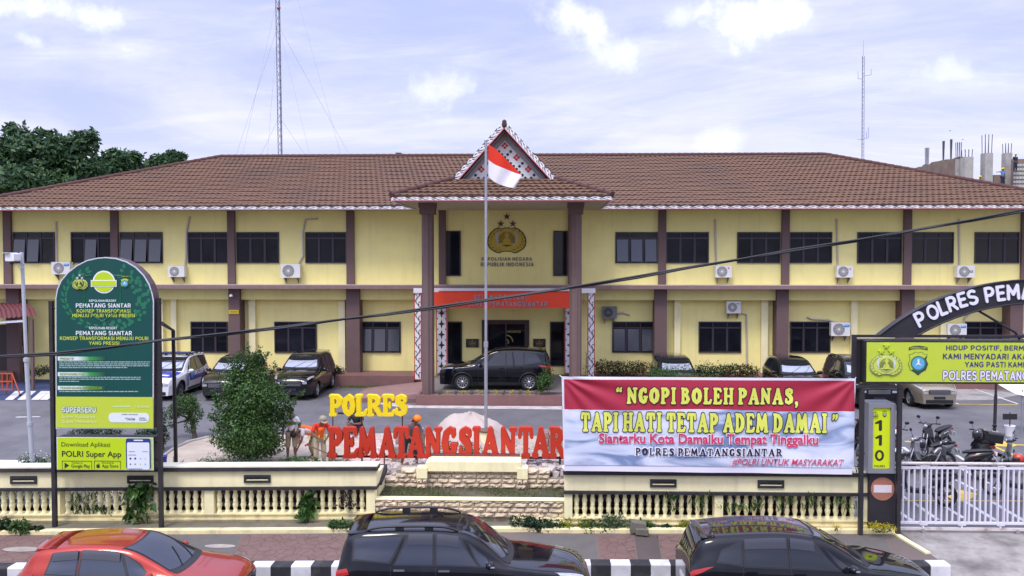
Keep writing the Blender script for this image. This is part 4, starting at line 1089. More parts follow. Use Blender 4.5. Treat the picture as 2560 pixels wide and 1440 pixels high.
# ------------------------------------------------------------------ banner on the right fence
YB = 15.90
def wrinkle(x, z):
    "folds pulled from the upper corners, sag along the hem"
    a, b = W(1405, 943, YB), W(2138, 1180, YB)
    u, v = (x - a.x) / (b.x - a.x), (a.z - z) / (a.z - b.z)
    t = math.atan2(v * .32 + .004, u + .004); r = math.hypot(u, v * .32)
    f = .030 * math.sin(t * 16) * math.exp(-r * 5) * min(1, r * 12)
    t2 = math.atan2(v * .32 + .004, 1 - u + .004); r2 = math.hypot(1 - u, v * .32)
    f += .022 * math.sin(t2 * 14 + 1) * math.exp(-r2 * 4) * min(1, r2 * 10)
    f += .008 * math.sin(u * 13 + v * 2) + .006 * math.sin(u * 7 - v * 5) + .006 * math.sin(v * 9 + u * 22) * v
    return f
def cloth(poly_top, poly_bot, dy, nx=170, ny=44):
    "strip between two edges given as functions of u"
    mb = MB(); v = []
    for j in range(ny + 1):
        for i in range(nx + 1):
            p = poly_top(i / nx).lerp(poly_bot(i / nx), j / ny)
            v.append((p.x, YB - wrinkle(p.x, p.z) - dy, p.z))
    mb.add(v, [(j * (nx + 1) + i, (j + 1) * (nx + 1) + i, (j + 1) * (nx + 1) + i + 1, j * (nx + 1) + i + 1) for j in range(ny) for i in range(nx)], True)
    return mb
def lerp_px(a, b): return lambda u: W(a[0] + (b[0] - a[0]) * u, a[1] + (b[1] - a[1]) * u, YB)
VIN = mat('white banner vinyl', lin(226, 222, 234), .55, .03, 2)
VRED = mat('printed red vinyl', lin(172, 42, 66), .5, .10, .8)
VBLU = bpy.data.materials.new('printed silk grey blue vinyl'); VBLU.use_nodes = True
n_, l_ = VBLU.node_tree.nodes, VBLU.node_tree.links; p_ = n_['Principled BSDF']; p_.inputs['Roughness'].default_value = .5
tc_ = N(n_, 'ShaderNodeTexCoord'); mp_ = N(n_, 'ShaderNodeMapping'); l_.new(tc_.outputs['Object'], mp_.inputs[0]); mp_.inputs['Rotation'].default_value = (0, R(38), 0); mp_.inputs['Scale'].default_value = (.35, 1, 1.5)
nz_ = N(n_, 'ShaderNodeTexNoise'); nz_.inputs['Scale'].default_value = 1.5; nz_.inputs['Detail'].default_value = 4; nz_.inputs['Distortion'].default_value = 1.2; l_.new(mp_.outputs[0], nz_.inputs[0])
cr_ = N(n_, 'ShaderNodeValToRGB'); l_.new(nz_.outputs['Fac'], cr_.inputs[0]); e_ = cr_.color_ramp.elements
e_[0].position = .36; e_[0].color = (*lin(118, 136, 172), 1); e_[1].position = .62; e_[1].color = (*lin(224, 226, 240), 1)
q_ = e_.new(.48); q_.color = (*lin(198, 206, 226), 1)
l_.new(cr_.outputs[0], p_.inputs['Base Color'])
bn = thing('slogan_banner', 'wide red and white slogan banner hung over the right fence', 'banner', (W(1770, 1180, YB).x, YB, 1.5))
cloth(lerp_px((1404, 941), (2139, 946)), lerp_px((1410, 1177), (2130, 1186)), 0).build('banner_sheet', VIN, bn)
wav = lambda u: W(1411 + 725 * u, 1023 + 5 * u + 3.0 * math.sin(u * 9 + .3) * math.sin(u * 3), YB)
cloth(lerp_px((1410, 948), (2135, 952)), wav, .011).build('red_field', VRED, bn)
cloth(wav, lerp_px((1412, 1162), (2134, 1169)), .011).build('blue_field', VBLU, bn)
def drape(me, o, dy):
    off = wloc(o)
    for v in me.vertices: v.co.y = YB - wrinkle(v.co.x + off.x, v.co.z + off.z) - dy - off.y
PYEL = mat('pale yellow print', lin(222, 226, 96), .5, .03); PBLK = mat('near black print', lin(34, 26, 52), .5, 0); PPNK = mat('raspberry print', lin(206, 58, 102), .5, .05); PWHT = mat('white banner print', lin(236, 234, 242), .5, 0)
def banner_bubble(body, box, m, rim_m, iso, rim, dy=.024, gap=.04, space=.3):
    off = wloc(bn); p, q = W(box[0], box[3], YB), W(box[2], box[1], YB)
    lp, wd = bubble_line(body, iso, gap, space); l2, _ = bubble_line(body, iso + rim, gap, space)
    tf = lambda lo: [[(p.x - off.x + x / wd * (q.x - p.x), p.z - off.z + z * (q.z - p.z)) for x, z in c] for c in lo]
    o = None
    for lo, mm, nm, e in ((lp, m, 'lettering', dy + .010), (l2, rim_m, 'lettering_outline', dy)):
        me = loops_mesh(tf(lo)); me.name = nm
        for v in me.vertices: v.co = (v.co.x, 0, v.co.y)
        drape(me, bn, e); me.materials.append(mm); me.update()
        o2 = link(nm, me, bn if o is None else o)
        o = o or o2
banner_bubble('\u201c NGOPI BOLEH PANAS,', (1540, 970, 1996, 1008), PYEL, PBLK, .022, .05, gap=.09, space=.24)
banner_bubble('TAPI HATI TETAP ADEM DAMAI \u201d', (1452, 1034, 2094, 1077), PYEL, PBLK, .022, .05, gap=.075, space=.26)
banner_bubble('POLRES PEMATANGSIANTAR', (1588, 1121, 1955, 1138), PBLK, PWHT, -.01, .12, gap=.10, space=.3)
def banner_text(body, box, m, rim_m, bold, rim, shear=0):
    off = wloc(bn); p, q = W(box[0], box[3], YB), W(box[2], box[1], YB)
    me = text_mesh(body, bold, 0, shear); ref = fit(me, p.x - off.x, p.z - off.z, q.x - off.x, q.z - off.z, 0); drape(me, bn, .034); me.materials.append(m)
    o = link('lettering', me, bn)
    m2 = text_mesh(body, bold + rim, 0, shear); fit(m2, p.x - off.x, p.z - off.z, q.x - off.x, q.z - off.z, 0, ref); drape(m2, bn, .024); m2.materials.append(rim_m); link('lettering_outline', m2, o)
banner_text('Siantarku Kota Damaiku Tempat Tinggalku', (1497, 1085, 2044, 1115), PPNK, PWHT, .024, .045)
banner_text('#POLRI UNTUK MASYARAKAT', (1829, 1147, 2108, 1162), PPNK, PWHT, .006, .03, .28)
for c in ((1405, 943), (2138, 948), (1411, 1174), (2129, 1183)):
    a = W(*c, YB); MB().tube([(a.x, YB, a.z), (a.x + (.08 if c[0] > 1500 else -.05), YB + .14, a.z + .02)], .008, 5).build('tie_cord', WHITE, bn)

# ------------------------------------------------------------------ pylon sign on the left
YS = 15.62
ps = thing('information_pylon', 'tall round topped green information sign over a lime light box on black posts', 'sign', (W(262, 1300, YS).x, YS, .36))
off = wloc(ps)
for px, top in ((133, 752), (400, 745)):
    a = W(px, 1040, YS + .1).x; MB().box(a - .042, a + .042, YS + .06, YS + .14, .33, W(px, top, YS + .1).z).build('post', BLACKM, ps)
GRN = mat('dark green print', lin(16, 74, 68), .35, .05, 2, spec=.4)
GRN2 = mat('mid green print', lin(32, 112, 80), .35, .12, 6)
LIME = mat('lime print', lin(190, 206, 62), .35, .03, 2); LIME2 = mat('bright lime print', lin(186, 212, 26), .35, .03, 2)
SILF = mat('silver white trim', lin(206, 210, 216), .4, .03)
out = [(140, 1072), (139, 745), (143, 722), (153, 700), (170, 680), (192, 663), (218, 650), (245, 644), (264, 642.5), (290, 645), (316, 653), (340, 667), (360, 687), (374, 710), (382, 735), (385, 752), (384, 1072)]
XY = lambda p: (W(p[0], p[1], YS).x, W(p[0], p[1], YS).z)
MB().slab([XY(p) for p in out], YS + .001, YS + .24).build('board_case', mat('maroon case', lin(84, 66, 70), .6, .1), ps)
cx_, cz_ = 262, 860
MB().slab([XY(p) for p in out], YS - .006, YS).build('board_trim', SILF, ps)
ins = [(cx_ + (x - cx_) * .978, cz_ + (y - cz_) * .988) for x, y in out]
bd = MB().slab([XY(p) for p in ins], YS - .012, YS - .0065).build('board', GRN, ps)
def rect(px0, py0, px1, py1, m, name, dy, r=0):
    p, q = W(px0, py1, YS), W(px1, py0, YS); mb = MB()
    if r: mb.rbox(p.x, q.x, YS - dy, YS - dy + .002, p.z, q.z, r)
    else: mb.box(p.x, q.x, YS - dy, YS - dy + .002, p.z, q.z)
    return mb.build(name, m, bd)
rect(142, 992.5, 383, 1069, LIME, 'lime_panel', .016)
MB().box(W(385, 758, YS).x + .002, W(398, 758, YS).x, YS + .08, YS + .12, W(390, 760, YS).z, W(390, 757, YS).z).build('bracket', BLACKM, ps)
# pale green wreath print behind the wording
lf = MB()
def leafp(mb, px, py, ang, L, w, dy=.0145):
    a = W(px, py, YS); k = YS / FPX; c, s = math.cos(R(ang)) * k, math.sin(R(ang)) * k
    pts = [(0, 0), (L * .35, w), (L * .75, w * .7), (L, 0), (L * .7, -w * .6), (L * .3, -w)]
    mb.slab([(a.x + x * c - y * s, a.z + x * s + y * c) for x, y in pts], YS - dy, YS - dy + .001)
for k in range(13):
    t = R(118 + k * 12); px, py = 262 + 100 * math.cos(t) * (1.0), 745 - 74 * math.sin(t)
    leafp(lf, px, py, 118 + k * 12 - 60, 17, 4.2); leafp(lf, px, py, 118 + k * 12 - 115, 17, 4.2)
for k in range(16):
    t = R(62 - k * 10)
    for r_ in (84, 92, 100, 107):
        px, py = 262 + r_ * math.cos(t), 745 - (r_ - 26) * math.sin(t)
        leafp(lf, px + random.uniform(-3, 3), py + random.uniform(-3, 3), random.uniform(0, 360), 12, 5, .0142 + random.uniform(0, .001))
lf.build('wreath_print', GRN2, bd)
sp = MB()
for a, b in (((212, 690), (212, 775)), ((302, 690), (302, 775)), ((212, 775), (257, 804)), ((302, 775), (257, 804)), ((212, 690), (230, 688)), ((302, 690), (284, 688))):
    p, q = W(*a, YS), W(*b, YS); sp.tube([(p.x, YS - .0145, p.z), (q.x, YS - .0145, q.z)], .012, 4)
sp.build('shield_print', GRN2, bd)
# lime roundel with a ribbon, white rimmed
c = W(261, 705, YS); k = YS / FPX
MB().disc((c.x, c.z), 29 * k, YS - .018, 28, .002).build('roundel_rim', WT, bd)
MB().disc((c.x, c.z), 25.5 * k, YS - .0225, 28, .002).build('roundel', LIME2, bd)
rect(229, 700, 293, 717, WT, 'ribbon_rim', .026); rect(231, 702, 291, 715, LIME2, 'ribbon', .030)
e = W(202, 711, YS); emblem(bd, e.x, e.z, .165, YS - .013, mat('pale lime emblem', lin(196, 202, 84), .5, 0), GRN, GRN, SILF, mat('pale emblem rim', lin(214, 220, 150), .5, 0))
def region_badge(parent, px, py, s, Y, yel, outline, blue, text_m):
    c = W(px, py, Y); P = lambda x, z: (c.x + x * s, c.z + z * s)
    sh = [(-.85, .75), (-.5, .82), (-.3, 1), (0, .9), (.3, 1), (.5, .82), (.85, .75), (.72, .3), (.9, -.1), (.7, -.65), (.3, -.88), (0, -1.15), (-.3, -.88), (-.7, -.65), (-.9, -.1), (-.72, .3)]
    o = MB().slab([P(x * 1.05, z * 1.05) for x, z in sh], Y - .004, Y).build('badge_outline', outline, parent)
    MB().slab([P(x, z) for x, z in sh], Y - .007, Y - .0045).build('badge_shield', yel, o)
    MB().slab([P(x, z) for x, z in ((.85, .74), (.72, .3), (.9, -.1), (.7, -.65), (.3, -.88), (0, -1.15), (-.3, -.88), (-.6, -.72))], Y - .010, Y - .0075).build('badge_band', outline, o)
    for r, m, dy in ((.72, mat('badge green', lin(56, 120, 96), .5, 0), .013), (.58, blue, .016)): MB().disc(P(0, -.05), r * s, Y - dy, 20, .002).build('badge_disc', m, o)
    MB().slab([P(-.08, .35), P(.08, .35), P(.08, 0), P(.3, -.28), P(0, -.12), P(-.3, -.28), P(-.08, 0)], Y - .019, Y - .017).build('badge_figure', WT, o)
    MB().slab([P(-.9, 1.2), P(-.86, 1.5), P(-.45, 1.6), P(0, 1.64), P(.45, 1.6), P(.86, 1.5), P(.9, 1.2), P(.45, 1.3), P(0, 1.34), P(-.45, 1.3)], Y - .004, Y).build('badge_scroll', outline, o)
    p, q = P(-.78, 1.34), P(.78, 1.52); me = text_mesh('SUMATERA UTARA', .02); ow = wloc(parent)
    fit(me, p[0] - ow.x, p[1] - ow.z, q[0] - ow.x, q[1] - ow.z, Y - .008 - ow.y); me.materials.append(text_m); link('lettering', me, parent)
SKYB = mat('sky blue print', lin(96, 168, 206), .5, 0)
region_badge(bd, 313, 708, 12 * k, YS - .013, LIME, mat('forest print', lin(20, 70, 50), .5, 0), SKYB, LIME)
TW, TY = mat('white sign print', lin(222, 228, 226), .5, 0), mat('lime sign print', lin(190, 204, 60), .5, 0)
def st(body, x0, y0, x1, y1, m, bold=.03, **kw): return lettering(body, (x0, y0, x1, y1), YS - .013, m, bd, bold, **kw)
st('KEPOLISIAN RESORT', 223, 749, 291, 754.5, TW); st('PEMATANG SIANTAR', 190, 758.5, 327, 769, TW)
st('KONSEP TRANSFORMASI', 192, 773, 326, 781.5, TY); st('MENUJU POLRI YANG PRESISI', 181, 784.5, 337, 793, TY)
st('KEPOLISIAN RESORT', 223, 817, 293, 823, TW); st('PEMATANG SIANTAR', 190, 827.5, 330, 838, TW)
st('KONSEP TRANSFORMASI MENUJU POLRI', 150, 841.5, 371, 850, TY); st('YANG PRESISI', 223, 853.5, 298.5, 862, TY)
GRAD = bpy.data.materials.new('white to green fading pill'); GRAD.use_nodes = True
n_, l_ = GRAD.node_tree.nodes, GRAD.node_tree.links; p_ = n_['Principled BSDF']; p_.inputs['Roughness'].default_value = .4
tc_ = N(n_, 'ShaderNodeTexCoord'); sx_ = N(n_, 'ShaderNodeSeparateXYZ'); l_.new(tc_.outputs['Generated'], sx_.inputs[0]); cr_ = N(n_, 'ShaderNodeValToRGB'); l_.new(sx_.outputs[0], cr_.inputs[0])
cr_.color_ramp.elements[0].position = .4; cr_.color_ramp.elements[0].color = (*lin(214, 230, 224), 1); cr_.color_ramp.elements[1].position = 1; cr_.color_ramp.elements[1].color = (*lin(14, 62, 58), 1)
q_ = cr_.color_ramp.elements.new(.66); q_.color = (*lin(60, 150, 70), 1); l_.new(cr_.outputs[0], p_.inputs['Base Color'])
TO = mat('olive sign print', lin(136, 150, 40), .5, 0)
def small_lines(rows):
    for y, x1 in rows:
        mb = MB(); x = 149
        while x < x1:
            w = random.uniform(4, 15); w = min(w, x1 - x); p, q = W(x, y + 1.1, YS), W(x + w, y - 1.1, YS)
            mb.box(p.x, q.x, YS - .016, YS - .014, p.z, q.z); x += w + 1.6
        mb.build('small_print', mat('pale small print', lin(150, 180, 176), .5, 0), bd)
for body, y0, x1, rows in (('PREDIKTIF', 891.5, 185, ((904.6, 376), (909.6, 375), (914.2, 375), (918.8, 319))), ('RESPONSIBILITAS', 930.6, 211, ((943, 353), (947.7, 354), (953, 199))), ('TRANSPARANSI BERKEADILAN', 965, 255, ((978.5, 347),))):
    rect(145.6, y0, 266, y0 + 9.6, GRAD, 'heading_bar', .016)
    lettering(body, (150, y0 + 2, x1, y0 + 7.6), YS - .018, TO, bd, .03)
    small_lines(rows)
YSB = YS - .018
def sb(body, x0, y0, x1, y1, m, bold=.02, **kw): return lettering(body, (x0, y0, x1, y1), YSB, m, bd, bold, **kw)
PALE = mat('pale lime print', lin(222, 230, 160), .5, 0)
sb('SUPERSERU', 156, 1018, 240, 1031, TW, .03, rim=.06, rim_m=mat('teal rim print', lin(70, 130, 130), .5, 0))
sb('Super Kuotanya', 155, 1037.5, 238, 1047, PALE, .03); sb('Super Hematnya', 155, 1049.5, 242, 1060, PALE, .03)
sb('Telkomsel', 338, 1013, 375, 1019.5, PALE, .02)
rect(284, 1014, 328, 1018, mat('pale green print', lin(186, 216, 150), .5, 0), 'faint_print', .019)
rect(272.7, 1032, 373.7, 1055.4, mat('pill white print', lin(222, 228, 226), .4, 0), 'pill', .020, .09)
SLATE = mat('slate print', lin(96, 104, 124), .5, 0)
for body, b in (('*363#', (313, 1044, 338, 1051)), ('aktifkan sekarang di', (304, 1034, 344, 1038)), ('Daftar', (349, 1043, 364, 1046.5)), ('Transaksi', (347, 1047.5, 367, 1051))):
    lettering(body, b, YS - .021, SLATE, bd, .02)
# lower light box
lb = MB().box(W(142, 1134, YS).x, W(384, 1134, YS).x, YS - .001, YS + .24, W(262, 1175, YS).z, W(262, 1093, YS).z).build('light_box', BLACKM, ps)
MB().box(W(142, 1134, YS).x, W(384, 1134, YS).x, YS - .0025, YS - .0012, W(262, 1175, YS).z, W(262, 1093, YS).z).build('light_box_trim', SILF, lb)
lf_ = MB(); p, q = W(145, 1173, YS), W(381, 1095.5, YS); lf_.box(p.x, q.x, YS - .006, YS - .003, p.z, q.z); lf_.build('light_box_face', LIME2, lb)
def lrect(px0, py0, px1, py1, m, name, dy, r=0):
    p, q = W(px0, py1, YS), W(px1, py0, YS); mb = MB()
    (mb.rbox(p.x, q.x, YS - dy, YS - dy + .002, p.z, q.z, r) if r else mb.box(p.x, q.x, YS - dy, YS - dy + .002, p.z, q.z))
    return mb.build(name, m, lb)
OLIV = mat('dark olive print', lin(70, 74, 28), .5, 0); DKG = mat('charcoal print', lin(40, 42, 34), .5, 0)
def lt_(body, b, m, bold): lettering(body, b, YS - .007, m, lb, bold)
lt_('Download Aplikasi', (154, 1106, 275, 1119.5), OLIV, .0); lt_('POLRI Super App', (155, 1128, 303, 1146), DKG, .03)
for x0, x1 in ((156, 230), (236, 302)):
    for a, b, c_, d_ in ((x0, 1152, x1, 1152.8), (x0, 1152, x0 + .8, 1172.5), (x1 - .8, 1152, x1, 1172.5)): lrect(a, b, c_, d_, OLIV, 'button_line', .010)
lt_('Temukan di', (179, 1154.5, 206, 1158.8), OLIV, 0); lt_('Google Play', (178, 1161, 225, 1171), OLIV, .01)
lt_('Download di', (255, 1154.5, 284, 1158.8), OLIV, 0); lt_('App Store', (255, 1161, 296, 1171), OLIV, .01)
mb = MB(); mb.slab([XY(p) for p in ((162, 1156), (162, 1171), (173.5, 1163.5))], YS - .010, YS - .008); mb.build('play_mark', DKG, lb)
mb = MB(); a = W(246, 1164.5, YS)
mb.slab([(a.x + x * k, a.z + z * k) for x, z in ((0, 3.5), (2.5, 4.2), (4.2, 3), (3.2, 1), (3.6, -1), (4.8, -2), (3, -5.5), (1.4, -5.5), (0, -5), (-1.4, -5.5), (-3, -5.3), (-4.8, -1.5), (-4.6, 2), (-2.8, 4.1))], YS - .010, YS - .008)
mb.slab([(a.x + x * k, a.z + z * k) for x, z in ((.2, 4.6), (.6, 6.4), (2.4, 7.6), (2.2, 5.6))], YS - .010, YS - .008); mb.build('fruit_mark', DKG, lb)
lrect(316, 1096, 377, 1173, mat('deep blue phone', lin(42, 62, 128), .4, 0), 'phone_print', .010, .05)
lrect(319, 1106, 374, 1173, mat('phone screen white', lin(220, 224, 236), .4, 0), 'phone_screen', .013, .03)
lrect(335, 1099, 358, 1102, TW, 'phone_bar', .0135)
for i, (x, y, m) in enumerate(((327, 1146, NAVY), (339, 1146, DKG), (352, 1146, SKYB), (364, 1146, TY), (327, 1160, NAVY), (339, 1160, SLATE), (352, 1160, TY), (364, 1160, SKYB))):
    a = W(x, y, YS); MB().disc((a.x, a.z), 2.6 * k if i in (0, 1) else 1.8 * k, YS - .016, 10, .002).build('app_icon', m, lb)
for y, x0, x1 in ((1128, 323, 338), (1128, 357, 370), (1136.5, 322, 341), (1171, 322, 356)): lrect(x0, y, x1, y + 1.2, SLATE, 'screen_line', .0155)
# rear strut standing behind the fence
a, b, c_ = W(404, 808, YS + .12), W(433, 826, 16.75), W(440, 1100, 16.75)
MB().tube([a, b, (c_.x, 16.75, .5)], .045, 6).build('rear_strut', BLACKM, ps)
for y in (770, 960, 1105, 1150):
    p = W(388, y, YS + .1); MB().tube([(p.x, YS + .1, p.z), (W(400, y, YS + .1).x, YS + .1, p.z)], .02, 6).build('lug', BLACKM, ps)
    p = W(141, y, YS + .1); MB().tube([(p.x, YS + .1, p.z), (W(133, y, YS + .1).x, YS + .1, p.z)], .02, 6).build('lug', BLACKM, ps)

# ------------------------------------------------------------------ entrance arch and its lime sign
YA = 15.85
ga = thing('entrance_arch', 'black steel arch with white letters over a lime green sign box at the gate', 'gate arch', (W(2250, 1330, YA).x, YA, .2))
xa = W(2164, 900, YA).x; xe = xa + 8.6
zt, zbm = W(2400, 853, YA).z, W(2400, 960, YA).z
MB().box(xa, xe, YA + .002, YA + .5, zbm, zt).build('sign_case', BLACKM, ga)
sf = MB().box(xa + .02, xe - .02, YA - .008, YA, zbm + .045, zt - .03).build('sign_face', LIME, ga)
MB().box(xa - .18, xe + .18, YA + .25, YA + .31, zt + .05, zt + .11).box(xa - .19, xa - .11, YA + .2, YA + .3, zbm - .35, zt + .11).box(xa - .11, xa + .1, YA + .24, YA + .3, zt - .03, zt).build('top_rail', BLACKM, ga)
MB().box(xa - .11, xa - .002, YA + .26, YA + .29, zbm - .05, zt - .02).build('side_plate', BLACKM, ga)
for px, bot in ((2153, .3), (2247, .22)):
    x = W(px, 1150, YA).x; MB().box(x - .042, x + .042, YA - .04, YA + .045, bot - .1, zbm - .10).build('post', BLACKM, ga)
MB().box(W(2143, 967, YA).x, W(2252, 967, YA).x, YA - .045, YA + .05, zbm - .098, zbm - .04).build('cross_bar', BLACKM, ga)
for x in (xe - .25, xe + .55): MB().box(x - .042, x + .042, YA - .04, YA + .045, .0, zbm - .1).build('post', BLACKM, ga)
# arch band: circle through three points of its outer edge
YAr = YA + .28
def circ(p, q, r):
    ax, ay, bx, by, cx, cy = *p, *q, *r; d = 2 * (ax * (by - cy) + bx * (cy - ay) + cx * (ay - by))
    ux_ = ((ax * ax + ay * ay) * (by - cy) + (bx * bx + by * by) * (cy - ay) + (cx * cx + cy * cy) * (ay - by)) / d
    uy_ = ((ax * ax + ay * ay) * (cx - bx) + (bx * bx + by * by) * (ax - cx) + (cx * cx + cy * cy) * (bx - ax)) / d
    return ux_, uy_, math.hypot(ax - ux_, ay - uy_)
P3 = lambda x, y: (W(x, y, YAr).x, W(x, y, YAr).z)
ox, oz, orad = circ(P3(2192, 842), P3(2385, 733), P3(2570, 699))
ix, iz, irad = circ(P3(2286, 842), P3(2420, 783), P3(2570, 758))
zf = zt + .10
to = math.acos(-max(-1, min(1, 0))) ; t_o = math.asin((zf - oz) / orad); t_i = math.asin((zf - iz) / irad)
O_ = [(ox - orad * math.cos(t), oz + orad * math.sin(t)) for t in [t_o + (math.pi - 2 * t_o) * i / 40 for i in range(41)]]
I_ = [(ix - irad * math.cos(t), iz + irad * math.sin(t)) for t in [t_i + (math.pi - 2 * t_i) * i / 40 for i in range(41)]]
mb = MB()
for y0, y1, a_, b_ in ((YAr - .02, YAr + .16, O_, I_),):
    v = [(x, y, z) for i in range(41) for (x, z) in (a_[i], b_[i]) for y in (y0, y1)]
    f_ = []
    for i in range(40):
        o = 4 * i; n = o + 4
        f_ += [(o, o + 2, n + 2, n), (o + 1, n + 1, n + 3, o + 3), (o, n, n + 1, o + 1), (o + 2, o + 3, n + 3, n + 2)]
    f_ += [(0, 1, 3, 2), (160, 162, 163, 161)]
    mb.add(v, f_)
ab = mb.build('arch_band', BLACKP, ga)
mb = MB(); mb.tube([(x, YAr - .03, z) for x, z in O_], .022, 6); mb.build('arch_edge_tube', BLACKM, ab)
mb = MB(); mb.tube([(x, YAr - .03, z) for x, z in I_], .022, 6); mb.build('arch_edge_tube', BLACKM, ab)
mb = MB(); a, b = W(2440, 772, YAr), W(2553, 848, YAr); mb.tube([(a.x, YAr + .05, a.z), (b.x - .1, YAr + .05, b.z + .15), (b.x, YAr + .05, b.z)], .028, 6); a2, b2 = W(2680, 772, YAr), W(2560, 840, YAr); mb.tube([(b2.x, YAr + .05, b2.z), (a2.x, YAr + .05, a2.z)], .028, 6); mb.build('brace', BLACKM, ga)
LWH = mat('white cut letters', lin(226, 224, 236), .5, .03)
mr_ = (orad + irad) / 2; off = wloc(ab)
for ch, px, py in (('P', 2298, 797), ('O', 2329, 780), ('L', 2353, 769), ('R', 2377, 759), ('E', 2403, 749), ('S', 2429, 743), ('P', 2471, 736), ('E', 2499, 733), ('M', 2530, 730), ('A', 2563, 729), ('T', 2590, 729), ('A', 2618, 730), ('N', 2648, 732), ('G', 2678, 736)):
    c = P3(px, py); ang = math.atan2(c[0] - ox, c[1] - oz) * .92
    me = loops_mesh(caps_line(ch, .095, 0), .012); n = len(me.vertices); co = np.zeros(n * 3); me.vertices.foreach_get('co', co); co = co.reshape(-1, 3)
    lo, hi = co.min(0), co.max(0); w_ = {'M': .29, 'O': .26, 'L': .19, 'E': .20}.get(ch, .225)
    u = (co[:, 0] - (lo[0] + hi[0]) / 2) / (hi[0] - lo[0]) * w_; v = (co[:, 1] - (lo[1] + hi[1]) / 2) / (hi[1] - lo[1]) * .36
    out_ = np.stack([c[0] - off.x + u * math.cos(ang) + v * math.sin(ang), np.full(n, YAr - .035 - off.y) - co[:, 2], c[1] - off.z - u * math.sin(ang) + v * math.cos(ang)], 1)
    me.vertices.foreach_set('co', out_.ravel()); me.update(); me.materials.append(LWH); me.name = 'letter'; link('letter', me, ab)
YF = YA - .009
PRP = mat('violet print', lin(64, 56, 118), .5, 0)
for body, b in (('HIDUP POSITIF, BERMARTABAT', (2365, 864, 2650, 877.5)), ('KAMI MENYADARI AKAN TUGAS', (2357, 884.5, 2655, 898)), ('YANG PASTI KAMI MELAYANI', (2412, 905, 2650, 918))):
    lettering(body, b, YF, PRP, sf, .028)
lettering('POLRES PEMATANGSIANTAR', (2357, 928, 2665, 950), YF, mat('lilac white print', lin(228, 220, 240), .5, 0), sf, .03, rim=.05, rim_m=PRP)
e = W(2214, 912, YF); emblem(sf, e.x, e.z, .345, YF, mat('light lime print', lin(196, 208, 90), .5, 0), mat('olive grey line', lin(110, 118, 60), .5, 0), SILF, LIME, mat('grey emblem rim', lin(150, 156, 104), .5, 0))
region_badge(sf, 2295, 907, .235, YF, LIME, mat('slate line', lin(52, 66, 66), .5, 0), SKYB, LIME)

# ------------------------------------------------------------------ gate pillar with number box
YP = 15.98
gp = thing('gate_pillar', 'black masonry gate pillar between the right fence and the white gate', 'pillar', (W(2206, 1320, YP).x, YP, .2))
MB().rbox(W(2172, 1250, YP).x, W(2239, 1250, YP).x, YP, YP + .55, .15, W(2206, 1184, YP).z, .015, 'z').build('shaft', BLACKP, gp)
ne = thing('no_entry_sign', 'faded round no entry sign on the black gate pillar', 'sign', (W(2206, 1222, YP).x, YP, W(2206, 1222, YP).z))
c = W(2206, 1222, YP); kk = YP / FPX
MB().disc((c.x, c.z), 29 * kk, YP - .012, 36, .010).build('disc', mat('faded brick red', lin(168, 108, 88), .6, .12, 12, grime=.4, gscale=6, gcol=(.12, .07, .05)), ne)
MB().box(c.x - 22 * kk, c.x + 22 * kk, YP - .016, YP - .0125, c.z - 9 * kk, c.z + 10 * kk).build('bar', mat('faded white bar', lin(214, 204, 206), .6, .05, 10), ne)
nb = thing('number_light_box', 'grey framed yellow light box with the number 110 on the gate pillar', 'light box', (W(2203, 1182, YP).x, YP, W(2203, 1182, YP).z))
ALU = mat('anodised aluminium', lin(150, 150, 156), .45, .06, metal=.5)
p, q = W(2168, 1182, YP - .05), W(2237, 1008, YP - .05)
MB().box(p.x, q.x, YP - .05, YP + .35, p.z, q.z).build('case', ALU, nb)
mb = MB(); w = .10
for a in ((p.x, q.x, q.z - w, q.z), (p.x, q.x, p.z, p.z + w), (p.x, p.x + w, p.z + w, q.z - w), (q.x - w, q.x, p.z + w, q.z - w)): mb.box(a[0], a[1], YP - .09, YP - .052, a[2], a[3])
mb.build('frame', ALU, nb)
YN = YP - .056
a, b = W(2179, 1171, YN), W(2226, 1020, YN)
nf = MB().box(a.x, b.x, YN, YN + .003, a.z, b.z).build('face', mat('acid yellow print', lin(206, 222, 20), .4, .03), nb)
for ch, b_ in (('1', (2187, 1050, 2205, 1077)), ('1', (2187, 1087, 2205, 1114)), ('0', (2187, 1125, 2210, 1152)), ('POLRES', (2186, 1163, 2212, 1167.5))): lettering(ch, b_, YN, DKG, nf, .045 if len(ch) == 1 else .03)
e = W(2188, 1036, YN); emblem(nf, e.x, e.z, .06, YN, LIME, TO, SILF, LIME, TO)
region_badge(nf, 2211, 1036, .05, YN, LIME2, DKG, SKYB, LIME)

# ------------------------------------------------------------------ sliding gate
YGt = 16.45
GW = mat('chipped white gate paint', lin(222, 218, 228), .55, .05, 5, grime=.25, gscale=5, gcol=(.30, .20, .15))
gt = thing('sliding_gate', 'white steel bar gate across the yard entrance', 'gate', (W(2420, 1323, YGt).x, YGt, .15))
zz = lambda y: W(2400, y, YGt).z
gx0, gx1 = W(2238, 1200, YGt).x, W(2238, 1200, YGt).x + 6.2
MB().tube([(gx0, YGt, zz(1159)), (gx1, YGt, zz(1159))], .036, 8).build('top_rail', mat('rusty white rail', lin(214, 204, 198), .6, .1, 4, grime=.8, gscale=4, gcol=(.22, .12, .07)), gt)
MB().box(gx0, gx1, YGt - .025, YGt + .025, zz(1172.5), zz(1167)).build('upper_rail', GW, gt)
MB().box(gx0, gx1, YGt - .025, YGt + .025, zz(1310), zz(1304.5)).build('lower_rail', GW, gt)
MB().box(gx0, gx1, YGt - .03, YGt + .03, zz(1325), zz(1319)).build('track_rail', MATS['rusty white rail'], gt)
BARM = MB().box(-.017, .017, -.017, .017, zz(1304.4), zz(1172.6)).mesh('bar', GW)
